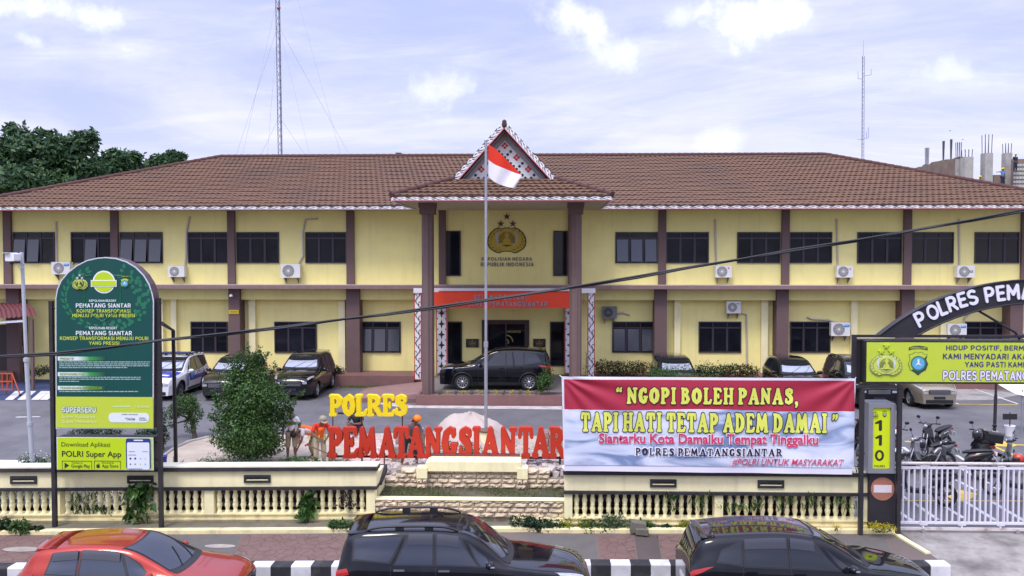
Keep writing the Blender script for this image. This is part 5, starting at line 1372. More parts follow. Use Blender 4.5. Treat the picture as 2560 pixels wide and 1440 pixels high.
off = wloc(gt); x = gx0 + .06; i = 0; pf = W(2300, 1240, YGt).x
step = .1265; posts_ = [pf + j * .885 for j in range(6)]
while x < gx1 - .03:
    if not any(q - .06 < x < q + .22 for q in posts_):
        o = link('bar', BARM, gt); o.location = (x - off.x, 0, -off.z)
    x += step
for q in posts_:
    mb = MB()
    for s in (0, .14): mb.box(q + s, q + s + .03, YGt - .03, YGt + .03, zz(1313), zz(1164))
    mb.box(q + .031, q + .139, YGt - .03, YGt + .03, zz(1166.5), zz(1164)); mb.box(q + .031, q + .139, YGt - .03, YGt + .03, zz(1313), zz(1310.5)); mb.box(q + .06, q + .10, YGt - .02, YGt + .02, zz(1163.5), zz(1157)); mb.box(q + .06, q + .10, YGt - .02, YGt + .02, zz(1325), zz(1313.5))
    mb.build('double_stile', GW, gt)
for px in (2306, 2541): MB().lathe([(.05, -.02), (.05, .02)], (0, 0, 0), 12).build('wheel', STEEL, gt, False).matrix_local = Matrix.Translation((W(px, 1325, YGt).x - off.x, -.045, zz(1327) - off.z)) @ Matrix.Rotation(R(90), 4, 'X')

# ------------------------------------------------------------------ overhead cable, flagpole, cctv pole, masts
CABM = mat('black cable sheath', (.016, .015, .018), .5, .1, 8)
YC = 8.6
cp = [(-60, 893), (0, 890), (140, 882), (270, 868), (400, 850), (560, 833), (720, 815), (860, 797), (960, 785), (1100, 765), (1280, 740), (1400, 722), (1480, 709), (1600, 689), (1720, 668), (1860, 646), (1990, 622), (2140, 600), (2300, 572), (2430, 549), (2560, 524), (2660, 505)]
oc = thing('overhead_cable', 'twin black overhead cable sagging across the whole view', 'cable', (0, YC, 6.5))
a = MB().tube([W(x, y, YC) for x, y in cp], .0135, 6).build('strand', CABM, oc)
MB().tube([W(x, y + 3.2 + 1.8 * math.sin(x * .013), YC) - Vector((0, .02 * math.sin(x * .02), 0)) for x, y in cp], .0135, 6).build('strand', CABM, oc)
YFp = 21.6
fb = W(1215, 1137, YFp)
fp = thing('flagpole', 'tall galvanised flagpole on a round cream pedestal', 'flagpole', (fb.x, YFp, .55))
zp = W(1215, 1079, YFp).z
MB().lathe([(.20, .0), (.20, zp - .55)], (fb.x, YFp, .55), 24).build('pedestal', WALLF, fp)
MB().lathe([(.23, 0), (.26, .03), (.24, .07), (.05, .10)], (fb.x, YFp, zp + .002), 24).build('pedestal_cap', mat('brown pedestal cap', lin(112, 84, 78), .7, .1), fp)
zt_ = W(1219, 353, YFp).z; zm = W(1217, 862, YFp).z
MB().tube([(fb.x, YFp, zp + .1), (fb.x, YFp, zm)], .052, 12).build('lower_pole', STEEL, fp)
MB().tube([(fb.x, YFp, zm + .002), (fb.x + .01, YFp, zt_)], .042, 12).build('upper_pole', STEEL, fp)
MB().lathe([(.07, -.08), (.07, .10)], (fb.x, YFp, zm), 12).build('pole_collar', STEEL, fp)
MB().lathe([(.055, 0), (.06, .03), (.03, .07)], (fb.x + .01, YFp, zt_ + .002), 10).build('pole_cap', STEEL, fp)
mb = MB(); 
for z0 in (zp + .18,): mb.tube([(fb.x - .075, YFp, z0 + .35), (fb.x - .10, YFp, z0 + .45), (fb.x - .06, YFp, z0 + .5)], .012, 5)
mb.build('cleat', STEEL, fp)
fl = thing('flag', 'red over white national flag drooping from the flagpole', 'flag', (fb.x + .06, YFp, W(1222, 360, YFp).z))
FR, FW = mat('red flag cloth', lin(214, 46, 20), .8, .05), mat('white flag cloth', lin(222, 218, 224), .8, .04)
top = [(1221, 360), (1236, 371), (1254, 387), (1272, 405), (1290, 424), (1306, 441)]
midl = [(1221, 400), (1238, 412), (1256, 420), (1276, 428), (1292, 435), (1305, 440)]
bot = [(1221, 441), (1232, 452), (1246, 460), (1262, 466), (1276, 470), (1288, 472)]
def strip(A, B, name, m):
    nu, nv = 30, 10; v = []
    def cur(P, u):
        s = u * (len(P) - 1); i = min(int(s), len(P) - 2); f_ = s - i
        p0, p1, p2, p3 = P[max(i - 1, 0)], P[i], P[i + 1], P[min(i + 2, len(P) - 1)]
        return [.5 * (2 * p1[k] + (p2[k] - p0[k]) * f_ + (2 * p0[k] - 5 * p1[k] + 4 * p2[k] - p3[k]) * f_ ** 2 + (3 * p1[k] - p0[k] - 3 * p2[k] + p3[k]) * f_ ** 3) for k in (0, 1)]
    for j in range(nv + 1):
        for i in range(nu + 1):
            u = i / nu; a, b = cur(A, u), cur(B, u); x, y = a[0] + (b[0] - a[0]) * j / nv, a[1] + (b[1] - a[1]) * j / nv
            d_ = -.25 * u + .10 * math.sin(u * 9 + (y - 360) * .03) * u
            p = W(x, y, YFp); v.append((p.x, YFp + d_, p.z))
    MB().add(v, [(j * (nu + 1) + i, (j + 1) * (nu + 1) + i, (j + 1) * (nu + 1) + i + 1, j * (nu + 1) + i + 1) for j in range(nv) for i in range(nu)], True).build(name, m, fl)
strip(top, midl, 'red_half', FR); strip(midl, bot, 'white_half', FW)
YV = 17.5
b0, t0 = W(87, 1248, YV), W(45, 640, YV)
cv = thing('camera_pole', 'slim grey pole with a white surveillance camera behind the left fence', 'camera pole', (b0.x, YV, .55))
m1 = W(66, 900, YV); m2 = W(75, 1060, YV)
MB().box(b0.x - .16, b0.x + .16, YV - .16, YV + .16, .55, .60).build('base_plate', STEEL, cv)
PG = mat('pale grey pole paint', lin(176, 180, 188), .5, .06, 4)
MB().tube([(b0.x, YV, .6), (m2.x, YV, m2.z)], .062, 10).build('lower_pole', PG, cv)
MB().tube([(m2.x, YV, m2.z + .002), (m1.x, YV, m1.z)], .055, 10).build('middle_pole', PG, cv)
MB().tube([(m1.x, YV, m1.z + .002), (t0.x + .10, YV, t0.z + .1)], .044, 10).build('upper_pole', PG, cv)
for m_ in (m2, m1): MB().lathe([(.075, -.04), (.075, .05)], (m_.x, YV, m_.z), 10).build('pole_collar', PG, cv)
a = W(45, 643, YV)
MB().rbox(a.x - .13, a.x + .10, YV - .35, YV - .02, a.z - .10, a.z + .10, .03).build('camera_housing', WHITE, cv)
MB().box(a.x - .15, a.x - .0, YV - .42, YV + .0, a.z + .102, a.z + .115).build('sun_hood', WHITE, cv)
MB().lathe([(.045, 0), (.05, .06)], (a.x - .02, YV - .25, a.z - .18), 10).build('camera_dome', BLACKM, cv)
mb = MB(); mb.tube([(a.x + .08, YV - .05, a.z - .12), (a.x + .2, YV, a.z - .2), (a.x + .12, YV - .1, a.z - .32), (a.x + .05, YV - .1, a.z - .2)], .012, 5); mb.build('loose_cable', PG, cv)

def mast(label, px0, py0, px1, py1, Y, w, hazy, arms=(), guys=(), legw=.03, whip=0):
    b, t = W(px0, py0, Y), W(px1, py1, Y); tz = t.z; zb_ = b.z - 6
    k = thing('radio_mast', label, 'mast', (b.x, Y, zb_)); m = mat('mast steel ' + ('far' if hazy else 'near'), (.30, .31, .42) if hazy else (.12, .12, .17), .6, .1)  # far mast coloured paler and bluer to paint in haze
    c = [Vector((w * math.cos(R(90 + 120 * i)), w * math.sin(R(90 + 120 * i)), 0)) for i in range(3)]
    mb = MB(); top = Vector((t.x, Y, tz)); bot = Vector((b.x, Y, zb_))
    for i in range(3): mb.tube([bot + c[i], top + c[i]], legw, 4)
    n = int((tz - zb_) / (w * 3.0))
    for j in range(n):
        f0, f1 = j / n, (j + 1) / n
        for i in range(3):
            p, q = bot.lerp(top, f0), bot.lerp(top, f1); a_, b_ = (i, (i + 1) % 3) if j % 2 else ((i + 1) % 3, i)
            mb.tube([p + c[a_], q + c[b_]], legw * .45, 3)
    mb.build('lattice', m, k)
    if whip: MB().tube([top, top + Vector((0, 0, whip))], [.03, .015], 5).build('whip_antenna', m, k)
    for (ax, ay, bx, by) in arms:
        MB().tube([W(ax, ay, Y), W(bx, by, Y)], .03, 4).build('arm', m, k)
    if guys:
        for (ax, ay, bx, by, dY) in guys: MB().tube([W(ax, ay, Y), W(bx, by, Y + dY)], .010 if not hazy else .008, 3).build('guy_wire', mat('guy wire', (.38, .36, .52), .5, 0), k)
mast('tall lattice radio mast with guy wires rising behind the left half of the roof', 703, 392, 695, 0, 52, .17, False, (), ((694, 66, 600, 392, 3), (694, 66, 658, 392, -3), (697, 66, 768, 392, -3), (697, 66, 880, 392, 3), (697, 295, 658, 390, 2), (701, 295, 768, 390, 2), (692, 0, 590, 392, -4), (700, -160, 845, 392, -4)), .028)
mb = MB(); c = W(697, 20, 52); mb.sphere(c, .14, 10, 6); o = mb.build('beacon', mat('red white beacon', (.3, .12, .1), .5, 0)); o.parent = [x for x in bpy.data.objects if x.name.startswith('radio_mast')][0]; o.location = -wloc(o.parent)
mast('thin pale radio mast with side arms behind the right roof end', 2157, 400, 2158, 140, 90, .16, True, ((2145, 197, 2158, 197), (2158, 190, 2178, 187), (2178, 187, 2178, 172), (2145, 197, 2145, 178), (2144, 349, 2157, 348), (2157, 347, 2171, 345), (2171, 345, 2171, 318), (2166, 345, 2166, 330)), (), .035, 2.0)
# ------------------------------------------------------------------ cars
def paint(name, col, metal=.3, rough=.28, coat=1.0, spec=.5):
    return mat(name, col, rough, .03, 2.0, metal=metal, coat=coat, spec=spec, grime=.06, gscale=2.0, gcol=(.12, .11, .10))
PBLACK = paint('black car paint', (.005, .0055, .009), .0, .12, 1.0, .08)
PDARK = paint('dark olive car paint', (.016, .017, .015), .1, .2, 1.0, .2)
PRED = paint('metallic red car paint', (.36, .022, .009), .3, .3, 1.0, .25)
PWHITE = paint('white car paint', (.72, .72, .74), 0, .3)
PGOLD = paint('beige gold car paint', (.33, .28, .21), .45, .3)
PBLUE = mat('police blue film', (.02, .04, .34), .3, .03, coat=.6)
CGLASS = mat('car window glass', (.012, .014, .018), .03, 0, spec=.6, coat=.3)
WSHADE = mat('silver windscreen shade', (.42, .45, .52), .25, .1, 6, metal=.3)
TRIM = mat('black plastic trim', (.012, .012, .014), .45, .05)
LAMP = mat('clear lamp lens', (.48, .50, .54), .08, .15, 12, metal=.4, coat=1)
TAIL = mat('red lamp lens', (.42, .012, .012), .12, .1, 10, coat=1)
RIM = mat('alloy rim', (.52, .53, .56), .3, .05, metal=.8)
RIMD = mat('dark alloy rim', (.20, .20, .22), .3, .05, metal=.8)
PLATE = mat('white number plate', (.66, .67, .70), .5, .05)
PLATEK = mat('black number plate', (.015, .015, .03), .5, .05)

def interp(tab, x):
    if x <= tab[0][0]: return tab[0][1]
    for i in range(len(tab) - 1):
        if x <= tab[i + 1][0]:
            x0, y0 = tab[i]; x1, y1 = tab[i + 1]; h = x1 - x0; t = (x - x0) / h
            m0 = ((y1 - y0) / h if i == 0 else .5 * ((y1 - y0) / h + (y0 - tab[i - 1][1]) / (x0 - tab[i - 1][0])))
            m1 = ((y1 - y0) / h if i == len(tab) - 2 else .5 * ((y1 - y0) / h + (tab[i + 2][1] - y1) / (tab[i + 2][0] - x1)))
            s = (y1 - y0) / h
            if s == 0: m0 = m1 = 0
            else:
                m0 = 0 if m0 / s < 0 else min(m0 / s, 3) * s; m1 = 0 if m1 / s < 0 else min(m1 / s, 3) * s
            return (2 * t ** 3 - 3 * t ** 2 + 1) * y0 + (t ** 3 - 2 * t ** 2 + t) * h * m0 + (-2 * t ** 3 + 3 * t ** 2) * y1 + (t ** 3 - t ** 2) * h * m1
    return tab[-1][1]

class Body:
    "car shell: sections lofted along x (rear 0, front L); S(x, t) with t 0 roof centre, 2 roof rail, 4 belt line, 7 sill"
    def __init__(s, L, hw, top, belt, roofw, low=.24, nose=.80, tail=.86):
        s.L, s.hw, s.top, s.belt, s.roofw, s.low = L, hw, top, belt, roofw, low
        s.plan = [(0, tail), (.04 * L, tail + .07), (.10 * L, .975), (.25 * L, 1), (.72 * L, 1), (.86 * L, .975), (.95 * L, nose + .10), (L, nose)]
    def P(s, x):
        zt, zb = interp(s.top, x), interp(s.belt, x); w = s.hw * interp(s.plan, x)
        zb = min(zb, zt - .05)
        wr = min(interp(s.roofw, x) * s.hw, w * .93); wb = w * .965
        g = zt - zb; cr = min(.055, g * .45)
        zr = zt - cr
        return [(0, zt), (wr * .62, zt - cr * .28), (wr, zr), (wr + (wb - wr) * .56, zb + (zr - zb) * .48), (wb, zb), (w, zb - .16), (w * .985, .56), (w * .93, s.low)]
    def S(s, x, t, off=0.0, side=1):
        if off:
            a = s.S(x, t); e = .02
            du = s.S(min(x + e, s.L), t) - s.S(max(x - e, 0), t); dv = s.S(x, min(t + .05, 7)) - s.S(x, t - .05)
            n = du.cross(dv); n = n.normalized() if n.length > 1e-9 else Vector((0, 0, 1))
            if n.dot(a - Vector((x, 0, .6))) < 0: n = -n
            a = a + n * off
        else:
            p = s.P(x); sg = 1
            if t < 0: t, sg = -t, -1
            i = min(int(t), 6); f = t - i
            q = lambda k: p[k] if 0 <= k < 8 else ((-p[1][0], p[1][1]) if k < 0 else p[7])
            a0, a1, a2, a3 = q(i - 1), q(i), q(i + 1), q(i + 2)
            c = [.5 * (2 * a1[k] + (a2[k] - a0[k]) * f + (2 * a0[k] - 5 * a1[k] + 4 * a2[k] - a3[k]) * f * f + (3 * a1[k] - a0[k] - 3 * a2[k] + a3[k]) * f ** 3) for k in (0, 1)]
            a = Vector((x, sg * c[0], c[1]))
        return Vector((a.x, a.y * side, a.z))
    def patch(s, mb, c00, c10, c11, c01, off, n=10, m=6, side=1, bow=0.0):
        "panel lying on the shell between four (x, t) corners"
        v = []
        for j in range(m + 1):
            for i in range(n + 1):
                u, w = i / n, j / m
                x = (c00[0] * (1 - u) + c10[0] * u) * (1 - w) + (c01[0] * (1 - u) + c11[0] * u) * w
                t = (c00[1] * (1 - u) + c10[1] * u) * (1 - w) + (c01[1] * (1 - u) + c11[1] * u) * w
                if bow: x -= bow * (t / 2) ** 2
                v.append(s.S(min(max(x, 0), s.L), t, off, side))
        return mb.add(v, [(j * (n + 1) + i, j * (n + 1) + i + 1, (j + 1) * (n + 1) + i + 1, (j + 1) * (n + 1) + i) for j in range(m) for i in range(n)], True)

def wheel(t, x, y, r, w, rim, spokes=10):
    root = MB().lathe([(r * .66, -w / 2), (r * .93, -w / 2), (r, -w / 2 + .03), (r, w / 2 - .03), (r * .93, w / 2), (r * .66, w / 2)], n=24, cap=False)
    sg = 1 if y > 0 else -1
    M = Matrix.Translation((x, y, r)) @ Matrix.Rotation(R(-90 * sg), 4, 'X')
    o = root.build('wheel', RUBBER, t, False); o.matrix_local = M
    d = MB().lathe([(r * .68, w / 2 - .10), (.0, w / 2 - .10)], n=20, cap=False)
    d.build('hub_disc', TRIM, o, False)
    s = MB(); s.lathe([(r * .60, w / 2 - .06), (r * .68, w / 2 - .002), (r * .64, w / 2 - .004), (r * .58, w / 2 - .07)], n=24, cap=False)
    for k in range(spokes):
        a = 2 * math.pi * k / spokes; da = math.pi / spokes * .42
        p = [(r * .16 * math.cos(a - da * 1.6), r * .16 * math.sin(a - da * 1.6)), (r * .62 * math.cos(a - da * .8), r * .62 * math.sin(a - da * .8)), (r * .62 * math.cos(a + da * .8), r * .62 * math.sin(a + da * .8)), (r * .16 * math.cos(a + da * 1.6), r * .16 * math.sin(a + da * 1.6))]
        s.prism(p, lambda X, Y: (X, Y, w / 2 - .02), lambda X, Y: (X, Y, w / 2 - .05))
    s.lathe([(r * .2, w / 2 - .05), (r * .18, w / 2 - .01), (0.001, w / 2 - .008)], n=12)
    s.build('rim', rim, o, False)
    return o

def make_car(label, loc, rz, spec, body_m, glass=CGLASS, group=None, rim=RIM, shade=False, name='parked_car', plate=PLATEK, cat='car', handle=None, nwin=3):
    L, hw = spec['L'], spec['hw']; b = Body(L, hw, spec['top'], spec['belt'], spec['roofw'], nose=spec.get('nose', .80), tail=spec.get('tail', .88))
    t = thing(name, label, cat, loc, rz, group)
    ox = -L / 2
    class TMB(MB): pass
    def put(mb, nm, m, par=None):
        mb.v = [(x + ox, y, z) for x, y, z in mb.v] if par is None else mb.v
        return mb.build(nm, m, t if par is None else par, False)
    wr_, wf, rr = spec['rw'], spec['fw'], spec['wr']
    # shell with the wheel openings left out
    xs = sorted(set([0, .012, .03, .055, .085] + [q[0] for q in spec['top']] + list(np.arange(.12, L - .1, .05)) + [L - .09, L - .05, L - .02, L]))
    xs = [x for i, x in enumerate(xs) if i == 0 or x - xs[i - 1] > .006]
    ts = [k * .25 for k in range(-28, 29)]
    mb = MB(); v = [b.S(x, t_) for x in xs for t_ in ts]; nT = len(ts); f = []
    for i in range(len(xs) - 1):
        for j in range(nT - 1):
            xm = (xs[i] + xs[i + 1]) / 2; tm = abs(ts[j] + ts[j + 1]) / 2; zm = b.S(xm, tm).z
            if tm > 4.5 and any((xm - w) ** 2 + (zm - rr) ** 2 < (rr + .055) ** 2 for w in (wr_, wf)): continue
            f.append((i * nT + j, i * nT + j + 1, (i + 1) * nT + j + 1, (i + 1) * nT + j))
    mb.add(v, f, True)
    mb.add([b.S(0, t_) for t_ in ts], [tuple(range(nT))]); mb.add([b.S(L, t_) for t_ in ts], [tuple(range(nT))[::-1]])
    put(mb, 'body', body_m)
    mb = MB(); mb.box(.25, L - .25, -hw * .97 + .26, hw * .97 - .26, .26, min(.62, spec['belt'][3][1])); mb.box(.6, L - .5, -hw + .1, hw - .1, .22, .30); put(mb, 'underbody', TRIM)
    for w in (wr_, wf):
        for sd in (1, -1):
            mb = MB(); pts = []
            for k in range(15):
                a = R(-12 + 204 * k / 14); x, z = w + (rr + .06) * math.cos(a), rr + (rr + .06) * math.sin(a)
                lo, hi = 4.0, 7.0
                for _ in range(18):
                    md = (lo + hi) / 2
                    if b.S(x, md).z > z: lo = md
                    else: hi = md
                q = b.S(x, lo, .0, sd); pts.append((q.x, q.y + .002 * sd, max(q.z, b.low)))
            mb.tube(pts, .034, 6)
            mb.loft([[(p[0], p[1] - .02 * sd, p[2]) for p in pts], [(p[0], p[1] - .30 * sd, p[2]) for p in pts]], closed=False)
            put(mb, 'wheel_arch', spec.get('arch_m', body_m) if spec.get('arch_m') else TRIM)
    for w in (wr_, wf):
        for sd in (1, -1): wheel(t, w + ox, sd * (hw - .135), rr, .21, rim, spec.get('spokes', 10))
    # glass
    for nm, c in spec['side']:
        for sd in (1, -1):
            cx = sum(q[0] for q in c) / 4; ct = sum(q[1] for q in c) / 4
            ex = [(q[0] + (.035 if q[0] > cx else -.035), q[1] + (.10 if q[1] > ct else -.10)) for q in c]
            mb = MB(); b.patch(mb, *ex, .003, 12, 6, sd); fr = put(mb, 'window_frame', TRIM)
            mb = MB(); b.patch(mb, *c, .007, 12, 6, sd); put(mb, nm, glass)
            if spec.get('visor') and nm == 'side_window':
                tp = [c[3], c[2]]; mb = MB(); b.patch(mb, (tp[0][0] - .01, tp[0][1] + .45), (tp[1][0] + .01, tp[1][1] + .45), (tp[1][0], tp[1][1] - .12), (tp[0][0], tp[0][1] - .12), .028, 10, 4, sd); put(mb, 'rain_visor', mat('smoked visor', (.035, .035, .045), .12, 0, coat=.6))
    x0, x1 = spec['wind']
    mb = MB(); b.patch(mb, (x1 + .04, -1.96), (x1 + .04, 1.96), (x0 - .04, 1.90), (x0 - .04, -1.90), .003, 16, 8, 1, .16); put(mb, 'windscreen_frame', TRIM)
    mb = MB(); b.patch(mb, (x1, -1.84), (x1, 1.84), (x0, 1.78), (x0, -1.78), .008, 16, 8, 1, .16); ws = put(mb, 'windscreen', glass)
    if shade:
        mb = MB(); xm = x1 - (x1 - x0) * .5; b.patch(mb, (x1 - .05, -1.66), (x1 - .05, 1.66), (xm, 1.6), (xm, -1.6), .012, 12, 6, 1, .16); put(mb, 'sun_shade', WSHADE)
    mb = MB(); b.patch(mb, (x1 + .13, -1.75), (x1 + .13, 1.75), (x1 + .03, 1.9), (x1 + .03, -1.9), .006, 12, 2, 1, .15); put(mb, 'cowl', TRIM)
    for y_ in (-.75, .35):
        mb = MB(); mb.tube([b.S(x1 + .02 - .16 * ((y_ + k * .28) / 2) ** 2 - k * .10, y_ + k * .28, .018) for k in range(5)], .009, 4); put(mb, 'wiper', TRIM)
    if 'rearglass' in spec:
        r0, r1 = spec['rearglass']; mb = MB(); b.patch(mb, (r0, -1.72), (r1, -1.72), (r1, 1.72), (r0, 1.72), .007, 8, 12); put(mb, 'rear_window', glass)
    # lamps, mirrors, handles, seams
    for nm, c, m in spec['lamps']:
        for sd in (1, -1):
            mb = MB(); b.patch(mb, *c, .008, 8, 5, sd)
            if nm == 'headlamp':
                zz_, ww_ = b.P(L)[0][1], b.P(L)[5][0]; mb.rbox(L - .01, L + .014, min(sd * ww_ * .68, sd * ww_ * .96), max(sd * ww_ * .68, sd * ww_ * .96), zz_ - .155, zz_ - .065, .02, 'x')
            put(mb, nm, m)
    mx = spec['mirror']; bz = interp(spec['belt'], mx); by = b.S(mx, 4).y
    for sd in (1, -1):
        mb = MB(); mb.sphere((mx - .02, sd * (by + .13), bz + .10), .1, 12, 8, (.85, 1.25, .78)); mb.box(mx - .05, mx + .03, min(sd * by * .97, sd * (by + .08)), max(sd * by * .97, sd * (by + .08)), bz + .01, bz + .05)
        m_ = put(mb, 'mirror', spec.get('mirror_m', body_m))
        mb = MB(); mb.box(mx - .02 + ox, mx + .06 + ox, sd * (by + .245) - .004, sd * (by + .245) + .006, bz + .085, bz + .11); mb.build('repeater', LAMP, m_, False)
    hm = handle or body_m
    for x in spec['doors'][1:]:
        for sd in (1, -1):
            p = b.S(x + .16, 4.55, .012, sd); mb = MB(); mb.obox((p.x, p.y, p.z), (.20, .03, .034)); put(mb, 'door_handle', hm)
    for x in spec['doors']:
        for sd in (1, -1):
            mb = MB(); b.patch(mb, (x, 4.06), (x + .012, 4.06), (x + .012, 6.8), (x, 6.8), .0025, 1, 14, sd); put(mb, 'door_seam', TRIM)
    for sd in (1, -1):
        d = spec['doors']; mb = MB(); b.patch(mb, (d[0], 6.9), (d[-1], 6.9), (d[-1], 6.55), (d[0], 6.55), .010, 14, 2, sd); put(mb, 'sill_trim', TRIM)
    c0 = spec['hood']
    mb = MB(); b.patch(mb, (c0, -1.9), (c0, 1.9), (c0 + .012, 1.9), (c0 + .012, -1.9), .0025, 12, 1, 1, .1); put(mb, 'bonnet_seam', TRIM)
    for sd in (1, -1):
        mb = MB(); b.patch(mb, (x1 + .12, 2.35), (L - .22, 2.55), (L - .22, 2.70), (x1 + .12, 2.50), .0025, 16, 1, sd); put(mb, 'bonnet_seam', TRIM)
    zt = b.P(L)[0][1]; wn_ = b.P(L)[5][0]
    mb = MB(); g0, g1 = spec.get('grille', (zt - .20, zt - .03)); mb.rbox(L - .01, L + .018, -wn_ * .62, wn_ * .62, g0, g1, .03, 'x'); gr = put(mb, 'grille', TRIM)
    mb = MB()
    for i in range(4): mb.box(L + .019 + ox, L + .030 + ox, -wn_ * .58, wn_ * .58, g0 + (g1 - g0) * (i + .5) / 4 - .008, g0 + (g1 - g0) * (i + .5) / 4 + .008)
    mb.build('grille_bar', spec.get('grille_m', CHROME), gr, False)
    mb = MB(); mb.rbox(L - .02, L + .012, -wn_ * .8, wn_ * .8, .26, .40, .03, 'x'); put(mb, 'lower_intake', TRIM)
    mb = MB(); mb.box(L + .012, L + .022, -.22, .22, .43, .53); put(mb, 'number_plate', plate)
    mb = MB(); mb.box(-.016, -.004, -.22, .22, .62, .73); put(mb, 'number_plate', plate)
    zt0 = b.P(0)[0][1]
    mb = MB(); mb.rbox(-.02, .0, -hw * .72, hw * .72, .30, .44, .03, 'x'); put(mb, 'rear_valance', TRIM)
    if spec.get('rails'):
        ra, rb, up, rm_ = spec['rails']
        for sd in (1, -1):
            n = 14; pts = []
            for i in range(n + 1):
                u = i / n; e = min(1, 6 * min(u, 1 - u)); pts.append(b.S(ra + (rb - ra) * u, 1.72, .01 + up * e ** .6, sd))
            mb = MB(); mb.tube(pts, .022, 6)
            for u in (.36, .68): p = b.S(ra + (rb - ra) * u, 1.72, up * .5, sd); mb.obox(p, (.16, .03, up * 1.1))
            put(mb, 'roof_rail', rm_)
    if spec.get('spoiler'):
        sx, ln = spec['spoiler']
        mb = MB(); v = []
        for i in range(13):
            t_ = -1.9 + 3.8 * i / 12
            for dx, o in ((ln, .006), (0.02, .035), (-.05, .045), (-.055, .005)):
                p = b.S(max(sx + dx, .0), t_, 0); v.append((p.x if dx > 0 else sx + dx - .02 * (1 - (t_ / 2) ** 2) + .02, p.y, (p.z + o) if dx > 0 else b.S(sx + .03, t_).z + o - .01))
        mb.add(v, [(4 * i + k, 4 * i + (k + 1) % 4, 4 * i + 4 + (k + 1) % 4, 4 * i + 4 + k) for i in range(12) for k in range(4)], True); mb.add(v[:4], [(0, 1, 2, 3)]); mb.add(v[-4:], [(3, 2, 1, 0)])
        put(mb, 'spoiler', body_m)
    if spec.get('antenna'):
        p = b.S(spec['antenna'], 0.0 if not spec.get('antenna_t') else spec['antenna_t'], 0); mb = MB(); mb.tube([p, p + Vector((-.20, 0, .16))], [.006, .003], 5); mb.sphere(p, .03, 8, 5, (1, .6, .5)); put(mb, 'antenna', TRIM)
    return t, b, put

HATCH = dict(L=4.14, hw=.87, nose=.74, tail=.84, wr=.31, rw=.74, fw=3.30,
    top=[(0, .92), (.05, 1.00), (.16, 1.16), (.30, 1.34), (.40, 1.40), (.75, 1.455), (1.30, 1.485), (1.85, 1.465), (2.20, 1.405), (2.62, 1.21), (3.00, 1.02), (3.10, .985), (3.45, .925), (3.80, .87), (4.0, .81), (4.09, .76), (4.14, .68)],
    belt=[(0, .90), (.4, .99), (1.2, .96), (2.2, .915), (3.0, .875), (3.6, .82), (4.0, .75), (4.14, .66)],
    roofw=[(0, .62), (.3, .66), (1.0, .70), (1.9, .70), (2.6, .76), (3.05, .84), (3.6, .80), (4.14, .6)],
    side=[('side_window', [(1.28, 3.88), (2.16, 3.88), (1.98, 2.35), (1.28, 2.30)]), ('quarter_glass', [(2.22, 3.88), (2.66, 3.88), (2.34, 2.72), (2.05, 2.36)][0:4]), ('side_window', [(.66, 3.84), (1.20, 3.88), (1.20, 2.32), (.74, 2.42)])],
    wind=(2.16, 3.02), rearglass=(.08, .36),
    lamps=[('headlamp', [(3.62, 3.5), (4.04, 3.2), (4.07, 4.3), (3.66, 4.3)], LAMP), ('tail_lamp', [(.03, 3.6), (.42, 3.9), (.40, 4.45), (.03, 4.6)], TAIL)],
    mirror=2.62, doors=[2.58, 1.66, .80], hood=3.06, spoiler=(.40, .35), antenna=.78, antenna_t=-.5, visor=True)
SUV = dict(L=4.70, hw=.92, nose=.80, tail=.86, wr=.38, rw=.92, fw=3.68,
    top=[(0, 1.04), (.03, 1.20), (.10, 1.46), (.20, 1.68), (.30, 1.74), (.8, 1.80), (1.5, 1.815), (2.1, 1.79), (2.45, 1.73), (2.80, 1.52), (3.16, 1.23), (3.26, 1.19), (3.7, 1.135), (4.2, 1.08), (4.5, 1.02), (4.62, .96), (4.70, .86)],
    belt=[(0, 1.08), (.4, 1.21), (1.2, 1.20), (2.2, 1.18), (3.1, 1.13), (3.8, 1.04), (4.4, .95), (4.7, .84)],
    roofw=[(0, .66), (.3, .70), (1.0, .74), (2.1, .74), (2.8, .78), (3.2, .86), (3.8, .84), (4.7, .64)],
    side=[('side_window', [(1.86, 3.88), (2.62, 3.88), (2.26, 2.30), (1.86, 2.26)]), ('quarter_glass', [(2.68, 3.88), (2.95, 3.88), (2.72, 3.0), (2.46, 2.5)]), ('side_window', [(1.10, 3.88), (1.78, 3.88), (1.78, 2.26), (1.34, 2.26)]), ('rear_quarter_window', [(.34, 3.55), (.98, 3.75), (1.22, 2.30), (.34, 2.30)])],
    wind=(2.42, 3.16), rearglass=(.03, .20),
    lamps=[('headlamp', [(4.02, 3.1), (4.56, 2.5), (4.60, 3.9), (4.12, 4.05)], LAMP), ('tail_lamp', [(.01, 3.95), (.22, 4.1), (.26, 4.9), (.01, 4.9)], TAIL)],
    mirror=2.86, doors=[2.92, 1.84, 1.02], hood=3.24, rails=(.55, 2.25, .06, TRIM), spoiler=(.24, .30), antenna=1.95, antenna_t=.55, visor=True)
